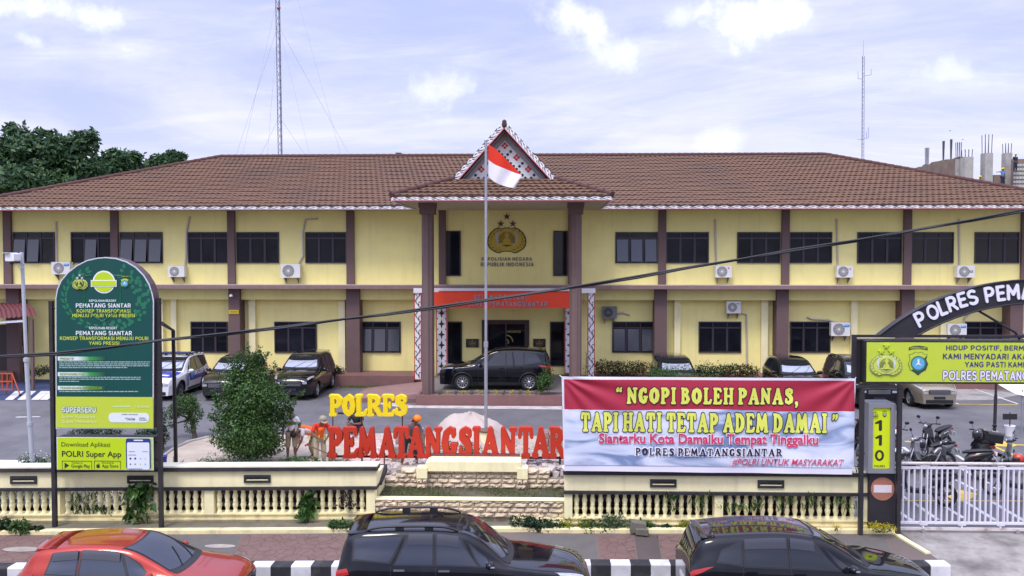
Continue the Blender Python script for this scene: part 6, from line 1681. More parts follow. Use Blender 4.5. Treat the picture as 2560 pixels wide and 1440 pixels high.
MPV = dict(L=4.475, hw=.875, nose=.76, tail=.86, wr=.34, rw=.80, fw=3.55,
    top=[(0, 1.0), (.04, 1.18), (.14, 1.42), (.24, 1.56), (.34, 1.60), (.9, 1.665), (1.6, 1.685), (2.1, 1.65), (2.4, 1.59), (2.8, 1.38), (3.2, 1.14), (3.3, 1.10), (3.7, 1.045), (4.1, .98), (4.3, .93), (4.42, .87), (4.475, .78)],
    belt=[(0, 1.02), (.4, 1.14), (1.2, 1.11), (2.2, 1.07), (3.1, 1.02), (3.8, .94), (4.2, .86), (4.475, .76)],
    roofw=[(0, .64), (.3, .68), (1.0, .72), (2.0, .72), (2.7, .77), (3.2, .85), (3.7, .82), (4.475, .62)],
    side=[('side_window', [(1.80, 3.88), (2.66, 3.88), (2.22, 2.32), (1.80, 2.28)]), ('quarter_glass', [(2.72, 3.88), (2.98, 3.90), (2.70, 3.0), (2.44, 2.5)]), ('side_window', [(.98, 3.88), (1.72, 3.88), (1.72, 2.28), (.98, 2.34)]), ('rear_quarter_window', [(.50, 3.60), (.90, 3.85), (.90, 2.36), (.60, 2.9)])],
    wind=(2.36, 3.20), rearglass=(.05, .24),
    lamps=[('headlamp', [(3.95, 3.4), (4.38, 2.9), (4.40, 3.9), (4.0, 4.2)], LAMP), ('tail_lamp', [(.01, 3.98), (.42, 4.05), (.20, 4.5), (.01, 4.75)], TAIL)],
    mirror=2.86, doors=[2.94, 1.78, .92], hood=3.28, spoiler=(.26, .22), antenna=.55, antenna_t=-.3, visor=True)
def var(base, **k): d = dict(base); d.update(k); return d

sl = lambda x, y: (x, y + yk(x), 0)
HD = R(2.7)
FILM = mat('mirror film glass', (.065, .072, .09), .04, 0, metal=.75, coat=.3)
red_, rb_, rp_ = make_car('red hatchback parked at the kerb below the green sign', (W(344, 1390, 12.6).x, 12.67, 0), HD, HATCH, PRED, FILM, handle=PRED); red_.scale = (.955,) * 3
make_car('black large suv with roof rails and chrome handles at the kerb', (W(1163, 1390, 12.8).x, 12.78, 0), HD, SUV, PBLACK, FILM, handle=CHROME)[0].scale = (.96,) * 3
make_car('black low mpv at the kerb in front of the slogan banner', (W(2007, 1390, 12.9).x, 12.94, 0), R(1.4), MPV, PBLACK, plate=PLATE)[0].scale = (.985,) * 3
# yard cars
ZEN = var(MPV, L=4.755, hw=.925, wr=.355, rw=.92, fw=3.77, arch_m=None, spokes=10,
    top=[(0, 1.04), (.04, 1.22), (.14, 1.48), (.24, 1.66), (.34, 1.70), (.9, 1.765), (1.6, 1.785), (2.1, 1.76), (2.45, 1.70), (2.95, 1.45), (3.36, 1.20), (3.46, 1.17), (3.9, 1.12), (4.3, 1.06), (4.55, 1.0), (4.68, .94), (4.755, .84)],
    belt=[(0, 1.02), (.5, 1.10), (1.3, 1.07), (2.3, 1.04), (3.2, 1.02), (4.0, .96), (4.45, .92), (4.755, .82)],
    side=[('side_window', [(1.95, 3.88), (2.84, 3.88), (2.36, 2.32), (1.95, 2.28)]), ('quarter_glass', [(2.90, 3.88), (3.14, 3.90), (2.86, 3.0), (2.60, 2.5)]), ('side_window', [(1.18, 3.88), (1.87, 3.88), (1.87, 2.28), (1.18, 2.32)]), ('rear_quarter_window', [(.42, 3.50), (1.10, 3.85), (1.10, 2.34), (.62, 2.6)])],
    wind=(2.42, 3.34), mirror=3.02, doors=[3.08, 1.92, 1.10], hood=3.42, visor=False,
    lamps=[('headlamp', [(4.1, 3.2), (4.62, 2.6), (4.66, 3.9), (4.2, 4.1)], LAMP), ('tail_lamp', [(.01, 3.98), (.55, 4.05), (.40, 4.4), (.01, 4.6)], TAIL)])
c_ = W(1240, 920, 30.35)
make_car('black crossover mpv parked side on under the porch roof', (c_.x, 30.35, .9), R(180), ZEN, PBLACK)
YD = -math.pi / 2
def yard(label, X, front, spec, m, **k):
    return make_car(label, (X, front + spec['L'] / 2 / DEPTH, .55), YD, spec, m, **k)
RUSH = var(SUV, L=4.435, rw=.84, fw=3.52, wr=.36, hw=.87, visor=False, antenna=None,
    top=[(0, 1.0), (.03, 1.14), (.10, 1.38), (.20, 1.58), (.30, 1.63), (.8, 1.69), (1.5, 1.705), (2.0, 1.68), (2.3, 1.62), (2.65, 1.42), (3.0, 1.16), (3.1, 1.12), (3.5, 1.06), (4.0, 1.0), (4.25, .95), (4.37, .89), (4.435, .80)],
    belt=[(0, .98), (.4, 1.06), (1.2, 1.03), (2.2, 1.0), (3.0, .98), (3.6, .92), (4.15, .90), (4.435, .78)],
    side=[('side_window', [(1.72, 3.88), (2.54, 3.88), (2.12, 2.30), (1.72, 2.26)]), ('quarter_glass', [(2.60, 3.88), (2.82, 3.88), (2.56, 3.0), (2.32, 2.5)]), ('side_window', [(.98, 3.88), (1.65, 3.88), (1.65, 2.26), (1.05, 2.28)]), ('rear_quarter_window', [(.34, 3.5), (.90, 3.85), (.97, 2.30), (.42, 2.36)])],
    wind=(2.28, 3.0), mirror=2.72, doors=[2.76, 1.70, .94], hood=3.08, rails=(.5, 2.1, .05, TRIM),
    lamps=[('headlamp', [(3.85, 3.3), (4.32, 2.7), (4.35, 3.9), (3.95, 4.2)], LAMP), ('tail_lamp', [(.01, 3.8), (.30, 3.95), (.2, 4.6), (.01, 4.7)], TAIL)])
pol, pb, pput = yard('white and blue police suv with light bar beside the green sign', -16.25, 28.75, RUSH, PWHITE, rim=RIMD, shade=True, name='police_car')
for sd in (1, -1):
    mb = MB(); pb.patch(mb, (.95, 4.12), (2.74, 4.12), (2.6, 5.75), (.80, 5.75), .005, 12, 8, sd); pput(mb, 'blue_panel', PBLUE)
    for x in (2.80, 2.90, 3.0):
        mb = MB(); pb.patch(mb, (x, 4.1), (x + .05, 4.1), (x - .08, 6.4), (x - .13, 6.4), .005, 2, 8, sd); pput(mb, 'stripe', PBLUE)
    me = text_mesh('POLISI', .03); n = len(me.vertices); co = np.zeros(n * 3); me.vertices.foreach_get('co', co); co = co.reshape(-1, 3); lo, hi = co.min(0), co.max(0)
    for v, q in zip(me.vertices, co):
        u, w = (q[0] - lo[0]) / (hi[0] - lo[0]), (q[1] - lo[1]) / (hi[1] - lo[1])
        x = 2.05 - u * .95 if sd > 0 else 1.1 + u * .95
        p = pb.S(x, 5.15 - w * .65, .009, sd); v.co = (p.x - RUSH['L'] / 2, p.y, p.z)
    me.materials.append(WT); link('lettering', me, pol)
    mb = MB(); c = pb.S(2.35, 4.9, .009, sd); mb.sphere((c.x, c.y, c.z), .13, 12, 6, (1, .08, 1.1)); pput(mb, 'crest', SKYB)
mb = MB(); pb.patch(mb, (3.15, -1.9), (4.15, -1.8), (4.15, 1.8), (3.15, 1.9), .005, 12, 10); pput(mb, 'blue_bonnet', PBLUE)
mb = MB(); pb.patch(mb, (3.75, -1.0), (3.95, -1.0), (3.95, 1.0), (3.75, 1.0), .009, 4, 6); pput(mb, 'bonnet_wording', WT)
mb = MB(); mb.rbox(1.75, 2.05, -.6, .6, 1.735, 1.83, .03, 'y'); mb.box(1.8, 2.0, -.5, -.45, 1.68, 1.74); mb.box(1.8, 2.0, .45, .5, 1.68, 1.74); pput(mb, 'light_bar', mat('navy light bar', (.02, .025, .12), .2, .1))
yard('dark olive mpv half hidden behind the leafy shrub', -13.55, 28.85, var(MPV, visor=False), PDARK, rim=RIMD, shade=True)
INN = var(ZEN, L=4.735, hw=.915, grille=(.62, .86))
yard('black mpv with chrome grille under the ground floor window left of the porch', -10.5, 29.0, INN, PBLACK, shade=True)
yard('black mpv behind the left end of the banner with leaves in front', 5.85, 29.2, var(MPV, visor=False), PBLACK, shade=True)
yard('black rounded mpv second from the right under the facade', 10.85, 28.7, var(MPV, visor=False), PBLACK, shade=True)
yard('black suv with white plate behind the entrance arch foot', 13.25, 27.7, var(SUV, visor=False), PBLACK, shade=True, plate=PLATEK)
yard('beige gold mpv parked under the lime entrance sign', 15.7, 27.9, var(MPV, visor=False, grille=(.62, .80)), PGOLD)

# ------------------------------------------------------------------ motor scooters
def plate_card(mb, c, w, h, rot): mb.obox(c, (.012, w, h), rot)
def make_bike(label, p, rz, col, accent, lean=6, seat=TRIM, helmet=None, box=False, cloth=None):
    "step-through scooter: x forward, wheels at 0 and 1.26"
    t = thing('motor_scooter', label, 'scooter', (p.x, p.y, ground_z(p.x, p.y)), rz, 'motor scooters in the gate yard')
    t.rotation_euler = (R(lean), 0, rz)
    def put(mb, nm, m, par=None):
        mb.v = [(x - .63, y, z) for x, y, z in mb.v]; return mb.build(nm, m, par or t, False)
    for x in (0.0, 1.26):
        ty = MB(); ty.loft([[((.245 + .045 * math.cos(b)) * math.cos(a), .045 * math.sin(b), (.245 + .045 * math.cos(b)) * math.sin(a)) for b in [2 * math.pi * k / 8 for k in range(8)]] for a in [2 * math.pi * k / 24 for k in range(25)]], smooth=True)
        o = ty.build('wheel', RUBBER, t, False); o.location = (x - .63, 0, .29)
        rm = MB()
        rm.loft([[((.205 + .012 * math.cos(b)) * math.cos(a), .03 * math.sin(b), (.205 + .012 * math.cos(b)) * math.sin(a)) for b in [2 * math.pi * k / 6 for k in range(6)]] for a in [2 * math.pi * k / 20 for k in range(21)]], smooth=True)
        for k in range(5): rm.tube([(0, 0, 0), (.2 * math.cos(k * 1.2566), 0, .2 * math.sin(k * 1.2566))], .016, 5)
        rm.lathe([(.05, -.05), (.05, .05)], n=10); rm.build('rim', RIMD, o, False)
    def ring(x, z, w, h, n=10): return [(x, w * math.cos(2 * math.pi * k / n), z + h * math.sin(2 * math.pi * k / n)) for k in range(n)]
    mb = MB(); mb.loft([ring(-.30, .80, .05, .04), ring(-.15, .74, .10, .10), ring(.10, .68, .14, .13), ring(.32, .62, .14, .14), ring(.44, .50, .12, .12)], True, smooth=True); put(mb, 'rear_body', col)
    mb = MB(); mb.loft([ring(-.12, .72, .10, .04), ring(.1, .70, .145, .03), ring(.3, .66, .145, .03)], True, smooth=True); put(mb, 'accent_panel', accent)
    mb = MB(); mb.loft([ring(-.26, .845, .09, .035), ring(-.05, .83, .13, .05), ring(.20, .80, .14, .055), ring(.40, .765, .11, .05), ring(.50, .74, .06, .03)], True, smooth=True); put(mb, 'seat', seat)
    mb = MB(); mb.box(.36, .92, -.12, .12, .30, .36); mb.loft([ring(.40, .42, .09, .10), ring(.66, .36, .09, .06), ring(.9, .42, .10, .08)], True, smooth=True); put(mb, 'footboard', TRIM)
    mb = MB()
    mb.loft([[(x + dx, y, z) for x, y, z, dx in ((.90, -.17, .38, 0), (.90, .17, .38, 0), (.98, .17, .40, .03), (.98, -.17, .40, .03))], [(x, y, z) for x, y, z in ((.93, -.19, .62), (.93, .19, .62), (1.06, .12, .64), (1.06, -.12, .64))], [(x, y, z) for x, y, z in ((.90, -.14, .86), (.90, .14, .86), (1.02, .09, .90), (1.02, -.09, .90))], [(.88, -.08, .98), (.88, .08, .98), (.95, .05, 1.0), (.95, -.05, 1.0)]], True); put(mb, 'leg_shield', col)
    mb = MB(); mb.loft([[(1.26 + .31 * math.cos(a) , s * .065, .30 + .31 * math.sin(a)) for s in (-1, 1)] + [(1.26 + .33 * math.cos(a), 0, .30 + .335 * math.sin(a))] for a in [R(20 + 20 * k) for k in range(7)]], closed=True, smooth=True); put(mb, 'front_fender', col)
    mb = MB(); mb.tube([(1.24, .075, .30), (1.02, .06, .74)], .022, 6); mb.tube([(1.24, -.075, .30), (1.02, -.06, .74)], .022, 6); put(mb, 'fork', STEEL)
    mb = MB(); mb.loft([ring(.84, 1.0, .12, .06), ring(.94, .99, .15, .09), ring(1.03, .96, .10, .07)], True, smooth=True); put(mb, 'handlebar_cowl', col)
    mb = MB(); mb.sphere((1.04, 0, .955), .075, 10, 6, (.5, 1.1, .8)); put(mb, 'headlamp', LAMP)
    mb = MB(); mb.tube([(.80, -.36, 1.02), (.88, -.14, 1.02), (.90, 0, 1.01), (.88, .14, 1.02), (.80, .36, 1.02)], .016, 6); mb.tube([(.80, -.36, 1.02), (.84, -.24, 1.02)], .022, 6); mb.tube([(.80, .36, 1.02), (.84, .24, 1.02)], .022, 6); put(mb, 'handlebar', TRIM)
    for sd in (1, -1):
        mb = MB(); mb.tube([(.86, sd * .24, 1.03), (.88, sd * .30, 1.18)], .007, 5); mb.sphere((.87, sd * .32, 1.22), .06, 10, 6, (.25, 1.2, .8)); put(mb, 'mirror', TRIM)
    mb = MB(); mb.sphere((-.31, 0, .76), .06, 10, 6, (.6, 1.3, .8)); put(mb, 'tail_lamp', TAIL)
    mb = MB(); plate_card(mb, (-.36, 0, .60), .25, .11, Matrix.Rotation(R(20), 3, 'Y')); mb.tube([(-.28, 0, .72), (-.37, 0, .56)], .02, 5); put(mb, 'number_plate', PLATE)
    mb = MB(); mb.loft([ring(.34, .36, .10, .10), ring(.10, .33, .09, .08), ring(-.06, .30, .06, .06)], True, smooth=True); mb.tube([(.25, -.13, .26), (-.05, -.15, .30), (-.26, -.16, .38)], [.03, .05, .045], 8); put(mb, 'engine', mat('engine metal', (.10, .10, .105), .45, .2, 10, metal=.6))
    mb = MB(); mb.tube([(.30, .10, .28), (.22, .24, .04)], .014, 5); put(mb, 'side_stand', TRIM)
    if box:
        mb = MB(); mb.rbox(-.46, -.12, -.2, .2, .90, 1.18, .05, 'y'); put(mb, 'top_box', TRIM)
    return t
SB, SR, SW, SGY = paint('black scooter plastic', (.014, .014, .016), 0, .3), paint('red scooter plastic', (.40, .02, .02), 0, .3), paint('white scooter plastic', (.66, .66, .68), 0, .3), paint('grey scooter plastic', (.16, .16, .18), .3, .35)
SDEF = [('white and black scooter with its tail to the right, farthest out in the yard', 2338, 1140, 215, SB, SW), ('dark scooter with red tail in front of the white one behind the gate rail', 2318, 1182, 190, SGY, SR),
        ('black scooter with its handlebars up, alone right of the white scooter', 2448, 1165, 80, SB, SGY), ('red and black scooter just right of the yellow number box', 2230, 1158, 75, SR, SW),
        ('black scooter seen in the gap between the banner and the number box', 2152, 1135, 95, SB, SW), ('dark scooter behind the first wide stile of the gate', 2296, 1262, 165, SB, SGY),
        ('black scooter with white plate behind the second gate stile', 2392, 1196, 160, SB, SR),
        ('dark scooter at the right end behind the gate bars', 2548, 1250, 140, SB, SGY), ('grey scooter beyond the gate under the red helmet', 2556, 1190, 150, SGY, SB)]
BK = []
for lb_, px, py, rz, c1, c2 in SDEF: BK.append(make_bike(lb_, G(px, py), R(rz), c1, c2, random.choice((5, 7)), box=('handlebars up' in lb_)))
def helmet(label, loc, rz, m, visor=True):
    t = thing('helmet', label, 'helmet', loc, rz)
    MB().lathe([(.10, -.12), (.125, -.10), (.142, -.03), (.138, .04), (.11, .10), (.06, .135), (.01, .145)], n=18).build('shell', m, t, False)
    v = MB(); v.loft([[(.146 * math.cos(R(a)) * k, .146 * math.sin(R(a)) * k, z) for a in range(-60, 61, 12)] for z, k in ((-.06, 1.0), (-.02, 1.03), (.03, 1.01))], closed=False, smooth=True)
    v.build('visor', mat('smoked visor', (.035, .035, .045), .12, 0, coat=.6), t, False)
    MB().lathe([(.146, -.105), (.146, -.125)], n=18, cap=False).build('rim_band', TRIM, t, False)
    return t
h = W(2443, 1085, BK[2].location.y); helmet('black open face helmet with clear visor hung on the lone scooter', (h.x, h.y, 1.42 if False else h.z), R(-80), paint('gloss black helmet', (.02, .02, .022), 0, .15))
h = W(2546, 1146, BK[8].location.y - .1); helmet('bright red helmet on the grey scooter at the right edge', (h.x, h.y, h.z), R(200), paint('gloss red helmet', (.62, .05, .02), 0, .2))
h = W(2303, 1108, BK[0].location.y - .55); helmet('grey black helmet hung beside the white scooter', (h.x, h.y, h.z), R(230), paint('gloss grey helmet', (.06, .06, .07), 0, .2))
h = W(2238, 1085, BK[3].location.y); helmet('white and red helmet beside the yellow number box', (h.x, h.y, h.z), R(-60), paint('gloss white helmet', (.66, .64, .66), 0, .2))
# ------------------------------------------------------------------ foliage
def leaves(mb, blobs, n, size, rnd, shell=.55, flat=.5, ratio=.5, droop=0.0):
    vol = [b[1][0] * b[1][1] * b[1][2] ** .5 for b in blobs]; tot = sum(vol)
    for (c, r), w in zip(blobs, vol):
        c = Vector(c)
        for _ in range(max(3, int(n * w / tot))):
            d = Vector((rnd.gauss(0, 1), rnd.gauss(0, 1), rnd.gauss(0, 1))).normalized()
            q = shell + (1 - shell) * rnd.random() ** .6
            if rnd.random() < .14: q *= rnd.uniform(1.05, 1.28)
            p = c + Vector((d.x * r[0], d.y * r[1], d.z * r[2])) * q
            nn = (d * .6 + Vector((rnd.gauss(0, .6), rnd.gauss(0, .6), rnd.gauss(0, .6) + flat))).normalized()
            a = nn.cross(Vector((rnd.gauss(0, 1), rnd.gauss(0, 1), rnd.gauss(0, 1)))).normalized(); b = nn.cross(a)
            s = size * rnd.uniform(.6, 1.35); h = s * ratio
            tip = p + a * s - Vector((0, 0, droop * s))
            mb.add([p - a * s * .1, p + a * s * .45 + b * h * .5 + nn * s * .06, tip, p + a * s * .45 - b * h * .5 + nn * s * .06], [(0, 1, 2, 3)])
    return mb
def straps(mb, c, n, L, w, rnd, spread=.9):
    c = Vector(c)
    for _ in range(n):
        a = rnd.uniform(0, 6.28); l = L * rnd.uniform(.6, 1.1); o = Vector((math.cos(a), math.sin(a), 0)); sd = Vector((-o.y, o.x, 0)) * w * rnd.uniform(.6, 1.1)
        b = c + Vector((rnd.gauss(0, .05), rnd.gauss(0, .03), 0)); k = rnd.uniform(.3, 1) * spread; v = []
        for i in range(5):
            t = i / 4; p = b + o * l * k * t + Vector((0, 0, l * (t * 1.15 - t * t * (.2 + .5 * k)))); ww = math.sin(math.pi * (.12 + .86 * t)) ; v += [p - sd * ww, p + sd * ww]
        mb.add(v, [(2 * i, 2 * i + 1, 2 * i + 3, 2 * i + 2) for i in range(4)])
    return mb
LG = leaf_mat('glossy green leaf', (.014, .048, .010), (.105, .215, .045), .35, .22)
LD = leaf_mat('dark green leaf', (.008, .022, .009), (.030, .070, .020), .45, .15)
LF = leaf_mat('far tree leaf', (.018, .050, .026), (.085, .165, .055), .6, .2)
LM = leaf_mat('mid green leaf', (.018, .055, .012), (.085, .170, .035), .4, .3)
LY = leaf_mat('yellow green leaf', (.10, .14, .012), (.34, .33, .02), .5, .3)
LYF = leaf_mat('yellow flower', (.42, .36, .01), (.75, .62, .02), .6, .3)
LB = leaf_mat('bronze green leaf', (.035, .045, .016), (.13, .12, .045), .5, .2)
LP = leaf_mat('pale dusty leaf', (.06, .09, .045), (.20, .24, .13), .6, .25)
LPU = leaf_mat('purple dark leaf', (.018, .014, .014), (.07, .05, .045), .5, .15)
LW = leaf_mat('white flower', (.5, .52, .5), (.72, .72, .70), .6, .2)
BARK = mat('bark', (.085, .068, .052), .9, .25, 6, bump=.5, bscale=20)
def plant(name, label, cat, base, blobs, n, size, m, seed, stems=3, group=None, ratio=.5, part='foliage', extra=None, flat=.5, shell=.5, stem_r=.012, droop=0.0):
    rnd = random.Random(seed); base = Vector(base); t = thing(name, label, cat, base, 0, group)
    leaves(MB(), blobs, n, size, rnd, ratio=ratio, flat=flat, shell=shell, droop=droop).build(part, m, t)
    if stems:
        mb = MB()
        for i in range(stems):
            c, r = blobs[i % len(blobs)]; e = Vector(c) + Vector((rnd.uniform(-.5, .5) * r[0], rnd.uniform(-.5, .5) * r[1], r[2] * .4))
            md = base.lerp(e, .5) + Vector((rnd.gauss(0, .03), rnd.gauss(0, .03), 0)); mb.tube([base + Vector((rnd.gauss(0, .02), rnd.gauss(0, .02), -.02)), md, e], [stem_r, stem_r * .8, stem_r * .3], 5)
        mb.build('stem', BARK, t)
    if extra: 
        for pn, bl, nn, sz, mm in extra: leaves(MB(), bl, nn, sz, rnd, ratio=.9).build(pn, mm, t)
    return t
def blob(px, py, Y, wx_, wz, wy=None, dy=0):
    c = W(px, py, Y + dy); k = Y / FPX
    return ((c.x, Y + dy, c.z), (wx_ * k, (wy if wy else wx_) * k, wz * k))
# the big leafy shrub behind the left fence
YT = 20.3; bs = W(632, 1166, YT); rnd = random.Random(3)
t = thing('shrub', 'large leafy green shrub with loose upright twigs between the sign and the yellow letters', 'shrub', (bs.x, YT, .55))
bl = [blob(*a) for a in ((622, 1030, YT, 62, 75), (585, 1070, YT, 50, 60, 40, -.3), (660, 1060, YT, 55, 60, 40, .2), (690, 1010, YT, 38, 45), (560, 1020, YT, 34, 45), (600, 960, YT, 45, 50, 40), (648, 950, YT, 40, 45), (605, 1115, YT, 60, 35, 50, -.2), (665, 1110, YT, 48, 35), (630, 1085, YT, 60, 55, 60, -.6), (635, 1000, YT, 55, 50, 50, -.5), (545, 1090, YT, 24, 30), (715, 1040, YT, 22, 28), (618, 905, YT, 20, 30), (648, 900, YT, 14, 26), (590, 925, YT, 14, 26))]
leaves(MB(), bl, 24000, .078, rnd, shell=.3, ratio=.55).build('foliage', LG, t)
tw, tl = MB(), MB()
for px, py, bx, by in ((600, 868, 612, 960), (650, 862, 640, 960), (575, 895, 590, 980), (690, 905, 665, 985), (545, 930, 575, 1000), (730, 930, 690, 1000), (668, 880, 655, 950), (618, 855, 622, 950), (757, 978, 705, 1020), (530, 975, 560, 1030), (742, 1000, 700, 1040), (520, 1040, 560, 1070), (588, 880, 600, 950), (636, 880, 634, 950), (705, 930, 680, 990), (748, 1060, 700, 1060), (562, 905, 580, 970)):
    a, b = W(bx, by, YT), W(px, py, YT + rnd.uniform(-.5, .3)); md = a.lerp(b, .5) + Vector((rnd.gauss(0, .05), 0, .05)); tw.tube([a, md, b], [.008, .006, .003], 4)
    for i in range(44):
        p = a.lerp(b, rnd.random() ** .8); leaves(tl, [((p.x + rnd.gauss(0, .045), p.y + rnd.gauss(0, .05), p.z), (.03, .03, .03))], 3, .075, rnd)
tl.build('twig_leaves', LM, t); tw.build('twigs', BARK, t)
mb = MB()
for i in range(9):
    a = 6.28 * i / 9; mb.tube([(bs.x + .1 * math.cos(a), YT + .1 * math.sin(a), .5), (bs.x + .35 * math.cos(a), YT + .3 * math.sin(a), 1.5), (bs.x + .6 * math.cos(a), YT + .4 * math.sin(a), 2.6)], [.035, .025, .01], 6)
mb.build('stems', BARK, t)
# clipped small tree and its neighbours
def small_tree(label, base_px, blobs, n, size, m, seed, Y):
    b = W(base_px[0], base_px[1], Y); t = thing('small_tree', label, 'tree', (b.x, Y, .55)); rnd = random.Random(seed)
    leaves(MB(), [blob(*q) for q in blobs], n, size, rnd, shell=.5).build('crown', m, t)
    mb = MB(); c = W(blobs[0][0], blobs[0][1], Y)
    mb.tube([(b.x, Y, .5), ((b.x * 2 + c.x) / 3, Y, (1.1 + c.z * .5) / 1.6), (c.x, Y, c.z)], [.09, .06, .03], 7)
    for q in blobs[1:]: e = W(q[0], q[1], Y); mb.tube([((b.x * 2 + c.x) / 3, Y, (1.1 + c.z * .5) / 1.6), (e.x, Y, e.z)], [.04, .015], 5)
    mb.build('trunk', BARK, t); return t
small_tree('small clipped tree with leaning trunk left of the large shrub', (488, 1104), [(462, 1015, 22.9, 36, 24), (432, 1032, 22.9, 20, 18), (490, 1035, 22.9, 20, 20), (475, 1062, 22.9, 17, 22), (428, 1062, 22.9, 10, 10), (470, 1000, 22.9, 22, 16), (448, 1000, 22.9, 16, 14)], 3800, .07, LM, 11, 22.9)
small_tree('slim dark tree partly hidden by the right post of the green sign', (404, 1130), [(400, 1060, 21.5, 16, 45), (402, 1090, 21.5, 20, 26), (396, 1030, 21.5, 10, 22)], 1500, .07, LD, 12, 21.5)
small_tree('round clipped tree behind the gap of the green sign, left one', (215, 1135), [(205, 1090, 21.0, 36, 26), (245, 1088, 21.0, 40, 28), (285, 1092, 21, 24, 22)], 2600, .07, LD, 13, 21.0)
small_tree('round clipped tree behind the gap of the green sign, right one', (372, 1140), [(362, 1094, 21.0, 26, 24), (380, 1098, 21.0, 22, 22)], 1500, .07, LD, 14, 21.0)
def bush(label, px, py, Y, w, h, n, size, m, seed, **k):
    rnd = random.Random(seed); b = W(px, py, Y); kk = Y / FPX
    bl_ = [blob(px + rnd.uniform(-.45, .45) * w, py - h * rnd.uniform(.25, .62), Y, w * rnd.uniform(.22, .36), h * rnd.uniform(.24, .38), min(w * .3, 40)) for _ in range(6)]
    return plant('bush', label, 'bush', (b.x, Y, b.z), bl_, n, size, m, seed, **k)
bush('low bush with white flowers behind the left end of the fence', 92, 1168, 17.6, 78, 40, 900, .05, LM, 21, extra=[('flowers', [blob(92, 1142, 17.55, 36, 16)], 160, .03, LW)])
bush('low dusty bush at the foot of the large shrub on its left', 525, 1168, 18.6, 70, 38, 700, .045, LP, 22)
bush('low green bush under the large shrub along the fence', 605, 1168, 18.4, 110, 30, 900, .05, LD, 23)
bush('leafy green bush below the man in the orange vest', 745, 1172, 18.2, 90, 34, 900, .06, LM, 24)
bush('spiky dull green bush at the left foot of the red letters', 845, 1172, 18.2, 62, 38, 900, .055, LB, 25, ratio=.2)
bush('broad leaved creeper spilling over the fence coping below the orange vest', 772, 1168, 16.9, 62, 20, 90, .12, LM, 26, ratio=.8)
bush('pale leafy plants on the sand behind the letters g and s', 1150, 1142, 19.4, 84, 46, 700, .06, LP, 27)
bush('dense round bush beside the rear wheel of the porch car', 1372, 984, 28.6, 48, 74, 1600, .07, LG, 28, extra=[('red_tips', [blob(1372, 925, 28.6, 16, 10)], 40, .06, leaf_mat('red young leaf', (.18, .03, .01), (.3, .07, .02)))])
bush('dark bush at the foot of the wall right of the black chrome grille mpv', 842, 938, 32.9, 28, 30, 500, .08, LD, 29)
bush('dark bush under the window at the far left wall', 100, 940, 33.0, 60, 30, 800, .08, LD, 30)
bush('light green shrub in front of the black mpv left of the banner top', 1702, 960, 26.5, 130, 62, 1700, .07, LM, 31)
bush('thin twiggy green shrub right of the black mpv behind the banner', 1775, 960, 26.5, 50, 74, 260, .07, LM, 32)
def hedge(label, px0, px1, py0, py1, Y, n, size, m, seed, extra=None):
    bl_ = []; x = px0; rnd = random.Random(seed); h = (py1 - py0) / 2
    while x < px1: bl_.append(blob(x, (py0 + py1) / 2 + rnd.uniform(-3, 3), Y, 20, h * rnd.uniform(.95, 1.15), 18)); x += 15
    b = W((px0 + px1) / 2, py1, Y)
    return plant('hedge', label, 'hedge', b, bl_, n, size, m, seed, stems=6, extra=extra)
hedge('clipped bronze green hedge right of the porch', 1492, 1615, 902, 938, 32.6, 2600, .09, LB, 41)
hedge('dark green hedge with orange flowers under the middle window', 1745, 1885, 912, 940, 32.6, 2600, .09, LD, 42, [('flowers', [blob(1850, 925, 32.4, 40, 12)], 60, .06, leaf_mat('orange flower', (.4, .12, .01), (.6, .2, .02)))])
hb = thing('hedge', 'dark hedge filling the gaps behind the left balusters', 'hedge', (-8, 17.2, .55)); rnd = random.Random(43)  # hedge and bank put in to darken the gaps between balusters
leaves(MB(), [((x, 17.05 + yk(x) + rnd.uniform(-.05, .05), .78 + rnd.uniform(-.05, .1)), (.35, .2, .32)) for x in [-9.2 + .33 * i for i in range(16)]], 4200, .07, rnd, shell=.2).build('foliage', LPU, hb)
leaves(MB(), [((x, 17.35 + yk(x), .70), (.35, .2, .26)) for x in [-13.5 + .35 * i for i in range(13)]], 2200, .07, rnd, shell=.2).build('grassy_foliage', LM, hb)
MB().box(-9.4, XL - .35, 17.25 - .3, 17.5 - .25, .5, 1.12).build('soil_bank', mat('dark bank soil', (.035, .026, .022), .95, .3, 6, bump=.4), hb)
hb = thing('hedge', 'dark hedge filling the gaps behind the right balusters', 'hedge', (4, 16.7, .5))  # same dark backing added behind the right fence
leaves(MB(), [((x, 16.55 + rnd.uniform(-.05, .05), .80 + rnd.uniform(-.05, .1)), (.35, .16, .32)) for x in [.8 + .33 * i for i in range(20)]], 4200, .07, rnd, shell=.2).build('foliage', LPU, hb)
MB().box(.7, 7.4, 16.68, 16.9, .1, 1.12).build('soil_bank', MATS['dark bank soil'], hb)
